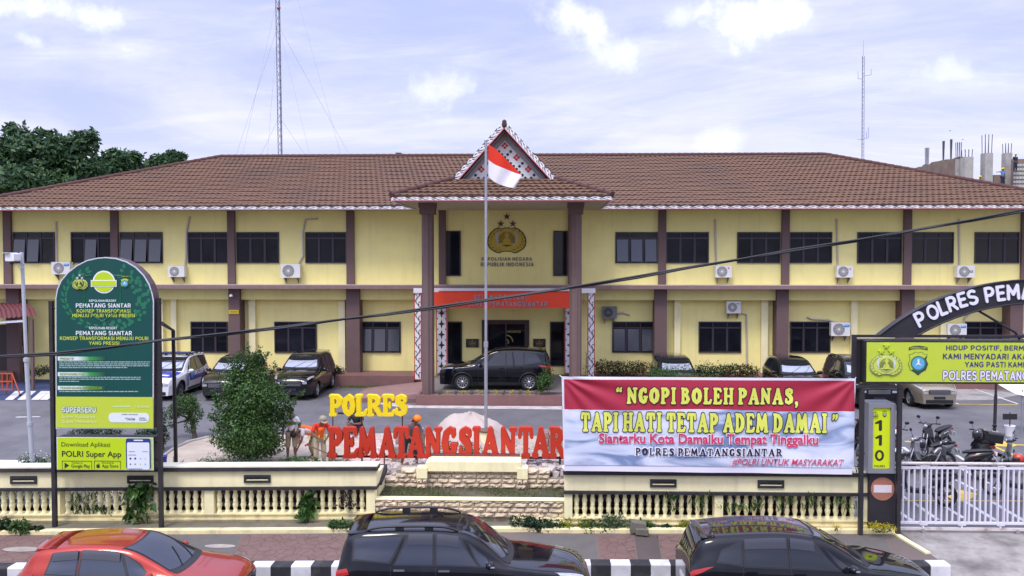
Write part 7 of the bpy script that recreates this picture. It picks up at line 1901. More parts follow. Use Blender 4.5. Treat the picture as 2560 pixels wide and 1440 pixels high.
# creepers in the balustrades
def creeper(label, px, py, Y, w, h, kind_, n, seed):
    rnd = random.Random(seed); b = W(px, py + h / 2, Y); kk = Y / FPX
    t = thing('creeper', label, 'climbing plant', (b.x, Y, b.z), 0); mb = MB()
    if kind_ == 'strap':
        for _ in range(max(2, int(n / 7))): straps(mb, (b.x + rnd.uniform(-.5, .5) * w * kk, Y + .02, b.z + rnd.uniform(.1, .75) * h * kk), 6, .26, .017, rnd, 1.1)
    else:
        for _ in range(n):
            x, z = b.x + rnd.gauss(0, .24) * w * kk, b.z + rnd.uniform(.02, 1.0) * h * kk
            leaves(mb, [((x, Y - .06 + rnd.gauss(0, .05), z), (.03, .03, .03))], 3,   .18 if kind_ == 'big' else .06, rnd, ratio=.75, flat=.1, droop=.5)
    mb.build('foliage', LG if kind_ == 'big' else (LM if kind_ == 'strap' else LPU), t)
    m2 = MB(); m2.tube([(b.x, Y + .06, b.z), (b.x + .05, Y, b.z + h * kk * .5), (b.x - .04, Y - .03, b.z + h * kk * .9)], .008, 5); m2.build('stem', BARK, t)
Yc = 16.40 - .42
creeper('narrow leaved creeper left of centre under the green sign', 205, 1262, 15.98, 60, 70, 'strap', 80, 51)
creeper('narrow leaved creeper low between balusters under the light box', 248, 1278, 16.0, 50, 34, 'strap', 50, 52)
creeper('big leaved creeper hanging over the lower band under the light box', 348, 1250, 16.0, 70, 88, 'big', 46, 53)
creeper('big leaved creeper climbing the balusters below the bushes', 768, 1262, 16.2, 44, 72, 'big', 34, 54)
creeper('dark wilted creeper near the right end of the left fence', 868, 1246, 16.2, 44, 40, 'small', 40, 55)
for i, (px, lb_) in enumerate(((1675, 'left of the right fence pier'), (1755, 'against the right fence pier'), (1830, 'just right of the fence pier'), (1890, 'under the right slot of the fence'), (1960, 'midway along the right fence end'), (2035, 'above the roof of the black mpv'), (2110, 'beside the black gate post'))):
    creeper('strap leaved plant poking through balusters ' + lb_, px, 1258, 15.98, 52, 62, 'strap', 42, 60 + i)
creeper('green sprig between the banner end and the gate post', 2144, 1150, 15.98, 16, 50, 'small', 14, 69)
# plants along the pavement
for i, (px, py, w, h, m, lb_) in enumerate(((4, 1336, 22, 34, LD, 'at the left edge of the picture'), (48, 1336, 46, 32, LM, 'left of the pylon posts'), (90, 1334, 20, 16, LD, 'the smallest beside the left pylon post'), (856, 1334, 38, 30, LM, 'behind the tail of the black suv'), (1313, 1326, 46, 32, LD, 'above the bonnet of the black suv'),
        (1380, 1334, 62, 32, LD, 'left of the right fence end'), (1440, 1338, 50, 38, LY, 'at the left end of the right fence'), (1500, 1342, 66, 46, LM, 'tallest of the clump under the banner'), (1545, 1336, 48, 46, LP, 'pale and twiggy under the banner'), (1612, 1336, 32, 32, LM, 'right of the broken kerb stone'), (1660, 1332, 26, 22, LD, 'left of the yellow one'), (1708, 1332, 28, 26, LY, 'yellow behind the tail of the black mpv'))):
    bush('small plant in the kerb bed ' + lb_, px, py, 15.92 + yk(wx(px, 15.9)), w * 1.35, h * 1.35, 750, .075 if m is not LY else .05, m, 80 + i)
bush('bright yellow flowering plants at the foot of the gate pillar', 2202, 1328, 15.75, 62, 26, 700, .03, LYF, 95, extra=[('green_leaves', [blob(2202, 1322, 15.75, 30, 6)], 120, .04, LM)])
bush('small yellow flower tuft left of the gate pillar', 2090, 1325, 15.8, 24, 18, 90, .03, LYF, 96)
mb = MB(); p = W(1595, 1330, 15.75); q_ = thing('kerb_rubble', 'broken mossy concrete block in the planting bed', 'concrete block', (p.x, 15.75, .38)); mb.obox((p.x, 15.8, .46), (.34, .22, .22), Matrix.Rotation(R(8), 3, 'Y')); mb.obox((p.x + .08, 15.66, .40), (.28, .14, .12), Matrix.Rotation(R(-12), 3, 'Z')); mb.build('block', mat('mossy concrete', lin(112, 108, 96), .95, .25, 5, grime=.7, gscale=3, gcol=(.06, .06, .04), bump=.4), q_)
# planter flowers in front of the porch car
for i, px in enumerate(range(1100, 1345, 20)):
    m = LYF if i % 2 else LP
    if i in (0, 4): m = LM
    y = W(px, 978, 28.62)
    plant('planter_flower', ('yellow flower tuft in the porch planter before the black crossover' if m is LYF else ('green tuft in the porch planter before the black crossover' if m is LM else 'silvery green tuft in the porch planter before the black crossover')), 'flower', (y.x, 28.62, .9), [((y.x, 28.62, 1.03), (.10, .10, .10))], 60, .055, m, 100 + i, stems=1, group=('yellow tufts in the porch planter' if m is LYF else ('green tufts in the porch planter' if m is LM else 'silvery tufts in the porch planter')))
pp = thing('potted_plant', 'thin twiggy plant in a grey pot beside the right porch column', 'potted plant', (W(1463, 935, 30.5).x, 30.5, .9)); o = wloc(pp)
MB().lathe([(.16, 0), (.20, .45), (.21, .47), (.18, .47), (.17, .40)], tuple(o), 16).build('pot', ACG, pp)
leaves(MB(), [((o.x + .05, 30.5, 2.0), (.10, .08, .45)), ((o.x, 30.5, 1.6), (.14, .1, .3))], 90, .06, random.Random(5)).build('foliage', LB, pp)
MB().tube([(o.x, 30.5, 1.3), (o.x + .04, 30.5, 1.8), (o.x + .06, 30.5, 2.4)], .012, 5).build('stem', BARK, pp)
mb = MB(); straps(mb, (W(27, 1165, 17.8).x, 17.8, .6), 16, .42, .02, random.Random(6), .5); t = thing('grass_tuft', 'upright grass tuft left of the grey camera pole', 'grass tuft', (W(27, 1165, 17.8).x, 17.8, .55)); mb.build('blades', LM, t)
mb = MB(); straps(mb, (W(440, 1165, 18.4).x, 18.4, .6), 46, .75, .035, random.Random(7), .9); t = thing('strap_plant', 'clump of long strap leaves right of the green sign', 'plant', (W(440, 1165, 18.4).x, 18.4, .55)); mb.build('blades', LM, t)
# grass on the verge and along the plinth: nobody could count it
rnd = random.Random(8); mb = MB()
for _ in range(5200):
    x = rnd.uniform(VX0 + .05, VX1 - .05); y = rnd.uniform(16.5, 17.1)
    if math.sin(x * 3.1 + y * 4) + math.sin(x * 1.3) + rnd.uniform(-.6, 1.8) < 0: continue
    h = rnd.uniform(.03, .10); a = rnd.uniform(0, 6.28); w = .006
    dx, dy = math.cos(a) * w, math.sin(a) * w; b = Vector((rnd.gauss(0, .035), rnd.gauss(0, .035), h))
    mb.add([(x - dx, y - dy, .86), (x + dx, y + dy, .86), (x + b.x, y + b.y, .86 + h)], [(0, 1, 2)])
g = kind(mb.build('grass', leaf_mat('verge grass', (.05, .075, .02), (.20, .22, .08), .7, .3)), 'stuff'); g['label'] = 'patchy green grass on the verge between the stone walls'
mb = MB()
for _ in range(1500):
    px = rnd.choice((rnd.uniform(850, 1035), rnd.uniform(1490, 1640))); yy = rnd.uniform(31.9, 32.35); x = wx(px, 32.2); h = rnd.uniform(.03, .1)
    mb.add([(x - .02, yy, .56), (x + .02, yy, .56), (x + rnd.gauss(0, .05), yy, .56 + h)], [(0, 1, 2)])
g = kind(mb.build('plinth_weeds', MATS['verge grass']), 'stuff'); g['label'] = 'thin weeds growing along the red plinth'
# rubble on the building site
rnd = random.Random(9); mb = MB()
def stone(mb, c, s):
    rot = Matrix.Rotation(rnd.uniform(0, 6), 3, 'Z') @ Matrix.Rotation(rnd.uniform(-.6, .6), 3, 'X')
    mb.obox(c, (s * rnd.uniform(.7, 1.4), s * rnd.uniform(.6, 1.1), s * rnd.uniform(.35, .7)), rot)
for _ in range(900):
    px, py = rnd.uniform(945, 1410), rnd.uniform(1108, 1178); p = G(px, py)
    if rnd.random() < .35: p = G(rnd.uniform(1040, 1080), rnd.uniform(1140, 1178))
    if p.y < 17.7: continue
    s = rnd.choice((.03, .04, .05, .07, .10)); stone(mb, (p.x, p.y, .56 + s * .2), s)
for _ in range(160):
    x = rnd.uniform(wx(1318, 17.6), wx(1412, 17.6)); stone(mb, (x, rnd.uniform(17.25, 18.2), 1.10 + rnd.uniform(0, .2)), rnd.uniform(.06, .16))
for _ in range(110):
    x = rnd.uniform(wx(955, 17.6), wx(1060, 17.6)); stone(mb, (x, rnd.uniform(17.3, 18.2), .95 + rnd.uniform(0, .28)), rnd.uniform(.05, .14))
g = kind(mb.build('rubble', mat('pale rubble', lin(188, 178, 172), .95, .35, 9, grime=.4, gscale=4, gcol=(.18, .14, .12))), 'stuff'); g['label'] = 'pale broken rubble strewn over the building site'
# ground banked up behind the stone wall
mb = MB(); v = []
for j in range(9):
    for i in range(41):
        x = wx(950, 17.6) + (wx(1420, 17.6) - wx(950, 17.6)) * i / 40; y = 17.4 + j * .28; k_ = max(0, 1 - j / 8)
        z = .55 + (.62 + .12 * math.sin(x * 2.3) + .08 * math.sin(x * 7.1 + j)) * k_ ** 1.1 + rnd.uniform(-.02, .02) * k_; v.append((x, y, z - (.0 if j else .0)))
mb.add(v, [(j * 41 + i, j * 41 + i + 1, (j + 1) * 41 + i + 1, (j + 1) * 41 + i) for j in range(8) for i in range(40)], True)
kind(mb.build('soil_bank', SAND))
# sand heap, paver stacks
c = W(1178, 1095, 22.3); t = thing('sand_heap', 'pale heap of building sand behind the red letters', 'sand heap', (c.x, 22.3, .55)); mb = MB(); v = []
for j in range(25):
    r = j / 24
    for i in range(48):
        a = 2 * math.pi * i / 48; rr_ = r * (1 + .06 * math.sin(3 * a) + .04 * math.sin(7 * a + 1)); x, y = 1.55 * rr_ * math.cos(a), 1.1 * rr_ * math.sin(a)
        h = .88 * max(0, 1 - r ** 2.6) * (1 + .05 * math.sin(5 * a)) + .12 * math.exp(-((x - .05) ** 2 + y * y) / .08) + .16 * math.exp(-((x + .65) ** 2 + y * y) / .2) - .10 * r + .015 * rnd.gauss(0, 1) * (1 - r)
        v.append((c.x + x, 22.3 + y, .56 + max(h, -.03)))
mb.add(v, [(j * 48 + i, j * 48 + (i + 1) % 48, (j + 1) * 48 + (i + 1) % 48, (j + 1) * 48 + i) for j in range(24) for i in range(48)], True)
mb.build('heap', mat('pale sand', lin(182, 168, 158), .95, .10, 3.0, bump=.5, bscale=35, grime=.2, gscale=2, gcol=(.22, .18, .15)), t)
def pavers(label, px, py, Y, nx, ny, nz, seed):
    rnd = random.Random(seed); c = W(px, py, Y); t = thing('paver_stack', label, 'paving blocks', (c.x, Y, .55)); a, b = MB(), MB()
    for k in range(nz):
        for j in range(ny):
            for i in range(nx):
                if k == nz - 1 and rnd.random() < .3: continue
                mb = a if rnd.random() < .6 else b
                mb.obox((c.x + (i - nx / 2) * .21 + rnd.gauss(0, .012), Y + (j - ny / 2) * .21 + rnd.gauss(0, .01), .61 + k * .085), (.20, .195, .078), Matrix.Rotation(rnd.gauss(0, .06), 3, 'Z'))
    a.build('red_pavers', mat('dusty red paver', lin(150, 112, 104), .9, .2, 8, grime=.4, gscale=4, gcol=(.35, .3, .27)), t); b.build('grey_pavers', mat('grey paver', lin(150, 142, 136), .9, .2, 8), t)
pavers('tall stack of dusty paving blocks behind the letters t and a', 1036, 1135, 21.4, 4, 3, 9, 1); pavers('stack of red paving blocks beside the left edge of the banner', 1388, 1120, 21.8, 3, 3, 8, 2); pavers('low stack of grey blocks behind the red letter t', 1000, 1140, 20.6, 1, 2, 5, 4); pavers('short column of blocks beside the man in the white shirt', 752, 1110, 22.4, 1, 1, 6, 3)
for px, py, h in ((961, 1175, .30), (1085, 1160, .25)):
    p = G(px, py); t = thing('marker_stake', 'short dark stake in the soil ' + ('near the fence end' if px < 1000 else 'near the stone wall'), 'stake', (p.x, max(p.y, 17.9), .55)); MB().tube([(p.x, max(p.y, 17.9), .5), (p.x, max(p.y, 17.9), 1.35)], .018, 6).build('rod', MAR, t)
p = W(1258, 1153, 17.95); t = thing('hard_hat', 'orange cap lying behind the wall under the second n', 'hat', (p.x, 17.95, p.z)); ORF = mat('fluorescent orange cloth', lin(250, 118, 20), .6, .08, 4)
MB().sphere((p.x, 17.95, p.z + .02), .11, 12, 8, (1, 1, .8)).box(p.x - .10, p.x + .14, 17.84, 17.95, p.z - .02, p.z - .005).build('cap', ORF, t)

# ------------------------------------------------------------------ people
SKIN = mat('brown skin', (.15, .075, .045), .5, .08, 6); HAIR = mat('black hair', (.012, .010, .010), .6, .1, 20)
def skinned(name, nodes, edges, m, parent, root, sub=2):
    "nodes: name -> ((x, y, z), radius); one continuous skin grown over the edges"
    keys = list(nodes); me = bpy.data.meshes.new(name); me.from_pydata([nodes[k][0] for k in keys], [(keys.index(a), keys.index(b)) for a, b in edges], [])
    o = link(name, me, parent); o.modifiers.new('skin', 'SKIN'); o.modifiers['skin'].use_smooth_shade = True; o.modifiers['skin'].branch_smoothing = .4
    for i, k in enumerate(keys):
        r = nodes[k][1]; sv = me.skin_vertices[0].data[i]; sv.radius = r if isinstance(r, tuple) else (r, r); sv.use_root = (k == root)
    s = o.modifiers.new('subdivision', 'SUBSURF'); s.levels = s.render_levels = sub
    me.materials.append(m); return o
def person(label, base, rz, J, shirt, trousers, hat=None, shirt_m=None, sleeve=.55, trouser_len=1.0, vest=None, shoe=None, hair=True, scale=1.0, logo=False):
    "J: joint positions, x to the figure's left, y backward, z up, in metres, facing -y"
    t = thing('person', label, 'person', base, rz); t.scale = (scale,) * 3
    V = {k: Vector(v) for k, v in J.items()}
    N_ = {}; E = []
    def nd(k, p, r): N_[k] = (tuple(p), r)
    nd('pelvis', V['pelvis'], .105); nd('waist', V['pelvis'].lerp(V['chest'], .45), (.095, .12)); nd('chest', V['chest'], (.10, .135)); nd('neck', V['neck'], .052)
    hd = (V['head'] - V['neck']).normalized(); f = Vector(J.get('face', (0, -1, 0))).normalized()
    nd('jaw', V['neck'].lerp(V['head'], .55) + f * .015, .062); nd('head', V['head'] + f * .005, (.078, .090)); nd('crown', V['head'] + hd * .085, .062); nd('nose', V['head'] + f * .105 - hd * .02, .013)
    E += [('pelvis', 'waist'), ('waist', 'chest'), ('chest', 'neck'), ('neck', 'jaw'), ('jaw', 'head'), ('head', 'crown'), ('head', 'nose')]
    for s in ('l', 'r'):
        sh, el, wr = V['shoulder_' + s], V['elbow_' + s], V['wrist_' + s]; d = (wr - el).normalized(); q = d.cross(Vector((0, 1, .2))).normalized()
        nd('sh' + s, sh, .055); nd('el' + s, el, .040); nd('fa' + s, el.lerp(wr, .3), .040); nd('wr' + s, wr, .027); nd('pm' + s, wr + d * .06, (.036, .020))
        E += [('chest', 'sh' + s), ('sh' + s, 'el' + s), ('el' + s, 'fa' + s), ('fa' + s, 'wr' + s), ('wr' + s, 'pm' + s)]
        for i, (o_, l_) in enumerate(((-.030, .065), (-.010, .078), (.011, .072), (.030, .055))):
            a = wr + d * .085 + q * o_; nd(f'f{i}a' + s, a, .009); nd(f'f{i}b' + s, a + d * l_ * .55 + f * .012, .008); nd(f'f{i}c' + s, a + d * l_ * .85 + f * .032, .007); E += [('pm' + s, f'f{i}a' + s), (f'f{i}a' + s, f'f{i}b' + s), (f'f{i}b' + s, f'f{i}c' + s)]
        nd('th' + s, wr + d * .045 - q * .045 + f * .02, .010); nd('ti' + s, wr + d * .085 - q * .058 + f * .03, .008); E += [('pm' + s, 'th' + s), ('th' + s, 'ti' + s)]
        hp, kn, an = V['hip_' + s], V['knee_' + s], V['ankle_' + s]
        nd('hp' + s, hp, .082); nd('kn' + s, kn, .055); nd('cf' + s, kn.lerp(an, .3), .055); nd('an' + s, an, .036); to = an + Vector(J.get('toe', (0, -.17, -.055))); nd('to' + s, to, (.038, .025)); nd('he' + s, an + Vector((0, .03, -.05)), .034)
        E += [('pelvis', 'hp' + s), ('hp' + s, 'kn' + s), ('kn' + s, 'cf' + s), ('cf' + s, 'an' + s), ('an' + s, 'to' + s), ('an' + s, 'he' + s)]
    skinned('body', N_, E, SKIN, t, 'pelvis')
    n2 = {k: (N_[k][0], tuple(r + .022 for r in (N_[k][1] if isinstance(N_[k][1], tuple) else (N_[k][1],) * 2))) for k in ('pelvis', 'waist', 'chest')}
    n2['collar'] = (tuple(V['neck'] - hd * .025), .066); e2 = [('pelvis', 'waist'), ('waist', 'chest'), ('chest', 'collar')]
    for s in ('l', 'r'):
        n2['sh' + s] = (N_['sh' + s][0], .076); n2['el' + s] = (tuple(V['shoulder_' + s].lerp(V['elbow_' + s], sleeve * 1.4)), .062 if sleeve < .7 else .052); e2 += [('chest', 'sh' + s), ('sh' + s, 'el' + s)]
        if sleeve > .7: n2['wr' + s] = (tuple(V['wrist_' + s]), .038); e2.append(('el' + s, 'wr' + s))
    skinned('shirt', n2, e2, shirt_m, t, 'pelvis')
    n3 = {'pelvis': (N_['pelvis'][0], .122)}; e3 = []
    for s in ('l', 'r'):
        n3['hp' + s] = (N_['hp' + s][0], .106); hp, kn, an = V['hip_' + s], V['knee_' + s], V['ankle_' + s]
        n3['kn' + s] = (tuple(kn), .085); e3 += [('pelvis', 'hp' + s), ('hp' + s, 'kn' + s)]
        if trouser_len > .6: n3['an' + s] = (tuple(kn.lerp(an, .9)), .065); e3.append(('kn' + s, 'an' + s))
        else: n3['an' + s] = (tuple(kn.lerp(an, .12)), .09); e3.append(('kn' + s, 'an' + s))
    skinned('trousers', n3, e3, trousers, t, 'pelvis')
    if vest:
        n4 = {'low': (tuple(V['pelvis'].lerp(V['chest'], .05)), (.135, .150)), 'mid': (N_['waist'][0], (.130, .158)), 'up': (tuple(V['chest']), (.135, .172)), 'top': (tuple(V['chest'].lerp(V['neck'], .55)), (.10, .135))}
        skinned('vest', n4, [('low', 'mid'), ('mid', 'up'), ('up', 'top')], vest, t, 'low')
        u = (V['chest'] - V['pelvis']).normalized(); b = MB(); c0 = V['pelvis'].lerp(V['chest'], .35); rr_ = Matrix.Rotation(math.atan2(u.x, u.z), 3, 'Y')
        for x in (-.075, .075): b.obox(tuple(c0 + Vector((x, 0, 0)) + f * .172), (.028, .012, .16), rr_)
        b.build('reflector', mat('yellow reflector', lin(240, 226, 60), .4, 0), t, False)
    hm = MB(); c = V['head'] + hd * .02
    if hat:
        kind_, m = hat; z = hd; x = z.cross(f).normalized(); rot = Matrix((x, -f, z)).transposed()
        pts = MB(); pts.lathe([(.112, -.01), (.116, .03), (.100, .075), (.06, .105), (.01, .115)], n=18)
        if kind_ in ('cap', 'helmet'): pts.prism([(.10 * math.cos(R(a)), -.09 - .11 * math.sin(R(a))) for a in range(0, 181, 20)], lambda X, Y: (X, Y, .0), lambda X, Y: (X, Y, .012))
        if kind_ == 'helmet': pts.lathe([(.135, -.008), (.135, .006), (.11, .012)], n=18, cap=False)
        if kind_ == 'hood': pts.loft([[(.12 * math.cos(a), .12 * math.sin(a) * .9 + .01, zz_) for a in [R(20 + 14 * k) for k in range(11)]] for zz_ in (.02, -.10, -.24)], closed=False, smooth=True)
        pts.v = [tuple(rot @ Vector(p) + c) for p in pts.v]; pts.build('hat', m, t, False)
    elif hair:
        hm.sphere(tuple(c + hd * .02 - f * .012), .102, 14, 9, (.92, 1.0, .98)); hm.build('hair', HAIR, t, False)
    if shoe:
        for s in ('l', 'r'):
            a = V['ankle_' + s]; b = MB(); tx = Vector(J.get('toe', (0, -.17, -.055))); b.loft([[(a.x + .045 * math.cos(q), a.y + .06, a.z - .045 + .035 * math.sin(q)) for q in [R(45 * k) for k in range(8)]], [(a.x + .052 * math.cos(q), a.y - .03, a.z - .03 + .05 * math.sin(q)) for q in [R(45 * k) for k in range(8)]], [(a.x + tx.x + .045 * math.cos(q), a.y + tx.y - .02, a.z - .06 + .025 * math.sin(q)) for q in [R(45 * k) for k in range(8)]]], True, smooth=True); b.build('shoe', shoe, t, False)
    if logo:
        b = MB(); n = 20; cz_ = V['chest'] - Vector((0, 0, .03))
        for k in range(n):
            a0, a1 = 2 * math.pi * k / n, 2 * math.pi * (k + 1) / n
            b.add([(cz_.x + r * 1.4 * math.cos(q), cz_.y + f.y * .148 + .01 * 0, cz_.z + r * math.sin(q)) for r, q in ((.07, a0), (.085, a0), (.085, a1), (.07, a1))], [(0, 1, 2, 3)])
        b.add([(cz_.x + x, cz_.y + f.y * .149, cz_.z + z) for x, z in ((-.07, -.02), (.06, -.03), (.07, .01), (-.06, .025))], [(0, 1, 2, 3)]); b.build('shirt_print', REDP, t, False)
    return t
STAND = dict(pelvis=(0, 0, .90), chest=(0, -.01, 1.24), neck=(0, -.01, 1.42), head=(0, -.03, 1.57), shoulder_l=(.18, 0, 1.36), elbow_l=(.24, .03, 1.08), wrist_l=(.25, -.04, .84), shoulder_r=(-.18, 0, 1.36), elbow_r=(-.24, .03, 1.08), wrist_r=(-.25, -.04, .84), hip_l=(.09, 0, .84), knee_l=(.11, -.02, .46), ankle_l=(.12, .02, .09), hip_r=(-.09, 0, .84), knee_r=(-.11, -.02, .46), ankle_r=(-.12, .02, .09))
def pose(**k): d = dict(STAND); d.update(k); return d
WSH = mat('white cotton shirt', lin(226, 222, 228), .85, .05, 5); KHK = mat('khaki cotton', lin(142, 130, 108), .9, .1, 6); RSH = mat('faded red shirt', lin(206, 54, 32), .85, .08, 5); BSH = mat('black shirt', (.02, .02, .024), .85, .1); JEAN = mat('dark blue jeans', (.02, .028, .06), .9, .15, 8); BEIG = mat('pale beige trousers', lin(178, 164, 138), .9, .1, 6); GSH = mat('grey violet shirt', lin(98, 86, 98), .9, .1); ORV = mat('orange safety vest', lin(250, 106, 22), .6, .06, 5); CAPG = mat('grey beige cap', lin(150, 142, 126), .9, .1, 8); ORH = mat('orange head cloth', lin(246, 126, 20), .6, .05)
p = G(729, 1152); person('person in white t-shirt and khaki shorts standing beside the large shrub', (p.x, p.y, .56), R(8), pose(), None, KHK, None, WSH, trouser_len=.5, scale=.94, logo=True)
p = G(800, 1166); person('person in orange vest over red shirt and grey cap, leaning on a shovel', (p.x, p.y, .56), R(25), pose(chest=(0, -.16, 1.18), neck=(0, -.27, 1.32), head=(.02, -.36, 1.44), face=(.1, -.85, -.5), shoulder_l=(.18, -.16, 1.28), elbow_l=(.25, -.26, 1.02), wrist_l=(.10, -.42, .86), shoulder_r=(-.18, -.18, 1.28), elbow_r=(-.26, -.25, 1.02), wrist_r=(-.12, -.42, .92), pelvis=(0, .03, .86)), None, BEIG, ('cap', CAPG), RSH, vest=ORV, shoe=RUBBER, sleeve=.62, scale=.97)
a, b = W(768, 1112, p.y - .34), W(820, 1134, p.y - .30)
t = thing('shovel', 'shovel with reddish handle held by the person in the grey cap', 'shovel', (a.x, a.y, a.z)); MB().tube([a, b], .018, 6).build('handle', mat('worn wooden handle', (.16, .10, .07), .7, .2), t)
MB().obox(tuple(b + Vector((.08, 0, -.05))), (.22, .03, .16), Matrix.Rotation(R(25), 3, 'Y')).build('blade', mat('dull blade', (.10, .08, .08), .5, .2, metal=.5), t); MB().tube([a - Vector((.06, .0, .03)), a + Vector((.03, 0, .03))], .028, 6).build('grip', mat('crimson grip', (.30, .02, .06), .6, .1), t)
p = G(778, 1150); person('person bent double in an orange vest behind the one with the shovel', (p.x, p.y + .1, .56), R(-55), pose(pelvis=(0, .12, .80), chest=(0, -.30, .98), neck=(0, -.46, .92), head=(0, -.58, .84), face=(0, -.45, -.9), shoulder_l=(.18, -.36, .98), elbow_l=(.24, -.42, .70), wrist_l=(.15, -.50, .46), shoulder_r=(-.18, -.36, .98), elbow_r=(-.24, -.42, .70), wrist_r=(-.12, -.52, .46), hip_l=(.09, .12, .76), hip_r=(-.09, .12, .76), knee_l=(.12, -.02, .42), knee_r=(-.12, -.02, .42), ankle_l=(.12, .08, .09), ankle_r=(-.12, .08, .09)), None, KHK, None, mat('pale grey shirt', lin(190, 184, 188), .85, .05), vest=ORV, scale=.95)
p = G(893, 1092); person('person in black shirt and jeans squatting below the yellow letters', (p.x, p.y, .56), R(-6), pose(pelvis=(0, .14, .26), chest=(0, -.06, .58), neck=(0, -.10, .76), head=(-.04, -.15, .90), face=(-.3, -.9, -.25), shoulder_l=(.19, -.06, .70), elbow_l=(.26, -.30, .50), wrist_l=(.03, -.42, .50), shoulder_r=(-.19, -.06, .70), elbow_r=(-.27, -.26, .48), wrist_r=(-.06, -.40, .44), hip_l=(.10, .12, .27), knee_l=(.20, -.26, .50), ankle_l=(.14, -.08, .10), hip_r=(-.10, .12, .27), knee_r=(-.20, -.26, .48), ankle_r=(-.14, -.08, .10)), None, JEAN, None, BSH, sleeve=.5, shoe=WHITE)
p = G(1022, 1172); person('person with orange head cloth and dark shorts stooping behind the red letters', (p.x, p.y, .56), R(20), pose(chest=(.08, -.12, 1.16), neck=(.14, -.20, 1.32), head=(.18, -.28, 1.44), face=(.2, -.8, -.55), shoulder_l=(.26, -.14, 1.26), elbow_l=(.34, -.28, .98), wrist_l=(.36, -.42, .74), shoulder_r=(-.08, -.16, 1.26), elbow_r=(-.08, -.32, 1.0), wrist_r=(.16, -.44, .78), ankle_l=(.24, .0, .09), knee_l=(.20, -.08, .46), ankle_r=(-.20, .06, .09), knee_r=(-.16, -.06, .46)), None, BSH, ('hood', ORH), GSH, trouser_len=.5, scale=1.0)

# ------------------------------------------------------------------ beyond the building
def far_tree(label, px, top, bot, Y, blobs, n, size, seed, m=LF):
    b = W(px, bot, Y); t = thing('broadleaf_tree', label, 'tree', (b.x, Y, 0), group=None); rnd = random.Random(seed)
    bl_ = [blob(*q) for q in blobs]
    sub = []
    for c, r in bl_:
        for _ in range(7):
            d = Vector((rnd.gauss(0, 1), rnd.gauss(0, 1), rnd.gauss(0, 1))).normalized(); q = rnd.uniform(.55, .95)
            sub.append((tuple(Vector(c) + Vector((d.x * r[0], d.y * r[1], d.z * r[2])) * q), tuple(x * rnd.uniform(.22, .42) for x in r)))
    leaves(MB(), bl_ , int(n * .8), size * 1.35, rnd, shell=.3).build('inner_crown', LF, t)
    leaves(MB(), sub, int(n * 1.1), size * .95, rnd, shell=.5, flat=.8).build('crown', m, t)
    mb = MB(); c = W(blobs[0][0], blobs[0][1], Y); mb.tube([(b.x, Y, -.5), (b.x, Y, c.z * .5), (c.x, Y, c.z)], [.55, .4, .15], 8)
    for q in blobs[1:]: e = W(q[0], q[1], Y); mb.tube([(b.x, Y, c.z * .55), (e.x, Y, e.z)], [.25, .06], 6)
    mb.build('trunk', BARK, t)
far_tree('largest dark green tree rising behind the left roof end', 110, 305, 640, 66, [(95, 400, 66, 95, 60), (40, 365, 66, 60, 45), (40, 335, 66, 34, 26), (110, 345, 66, 36, 24), (170, 385, 66, 70, 48), (205, 355, 66, 40, 30), (232, 340, 66, 16, 18), (-60, 400, 66, 90, 60), (80, 455, 66, 150, 50), (215, 430, 66, 60, 45)], 15000, .42, 201)
far_tree('middle dark tree stepping down behind the left roof slope', 300, 375, 640, 72, [(300, 415, 72, 50, 34), (285, 392, 72, 30, 20), (325, 395, 72, 30, 18), (260, 435, 72, 50, 36), (335, 425, 72, 26, 24)], 5200, .40, 202)
far_tree('small round tree nearest the roof ridge on the left', 415, 378, 640, 78, [(420, 410, 78, 42, 24), (440, 396, 78, 24, 17), (395, 402, 78, 22, 16), (380, 420, 78, 30, 20), (430, 386, 78, 14, 9)], 3600, .36, 203)
far_tree('tiny treetop showing over the ridge left of the gable', 992, 382, 640, 95, [(992, 396, 95, 14, 12), (1000, 391, 95, 8, 8), (985, 398, 95, 7, 6)], 500, .30, 204)
# unfinished concrete building on the right
YUb = 62; ub = thing('unfinished_building', 'unfinished brick building with bare concrete columns and rebar beyond the right roof end', 'building', (W(2480, 460, YUb).x, YUb, 0))
BRK = mat('rough brown brick', lin(132, 112, 100), .95, .25, 1.0, grime=.4, gscale=.6, gcol=(.10, .075, .06), bump=.4, bscale=6); RB = mat('steel rebar', (.10, .09, .10), .7, .1)
for x0_, x1_, y0_, dY in ((2411, 2434, 392, 0), (2461, 2483, 382, 2), (2512, 2531, 382, 4), (2392, 2404, 397, 3), (2314, 2322, 412, 14), (2356, 2360, 400, 10), (2375, 2379, 396, 8)):
    a, b = W(x0_, 520, YUb + dY), W(x1_, y0_, YUb + dY); w = b.x - a.x
    cl = MB().box(a.x, b.x, YUb + dY, YUb + dY + w, 0, b.z).build('concrete_column', CONC, ub)
    hh = {2411: 10, 2461: 36, 2512: 14, 2392: 32, 2314: 34, 2356: 38, 2375: 38}[x0_]
    mb = MB()
    for i in range(3):
        for j in range(2): x = a.x + w * (.12 + .38 * i); y = YUb + dY + w * (.15 + .7 * j); mb.tube([(x, y, b.z - .1), (x + .05 * (i - 1), y, W(0, y0_ - hh, YUb + dY).z)], .035, 4)
    mb.build('rebar', RB, cl)
a = [W(x, y, Y_) for x, y, Y_ in ((2250, 425, 80), (2300, 417, 75), (2340, 405, 70), (2392, 394, 66), (2412, 391, 64))]
mb = MB(); pts = []
for i in range(len(a) - 1):
    for k in range(6):
        q = a[i].lerp(a[i + 1], k / 6); pts.append(q + Vector((0, 0, random.uniform(-.12, .12))))
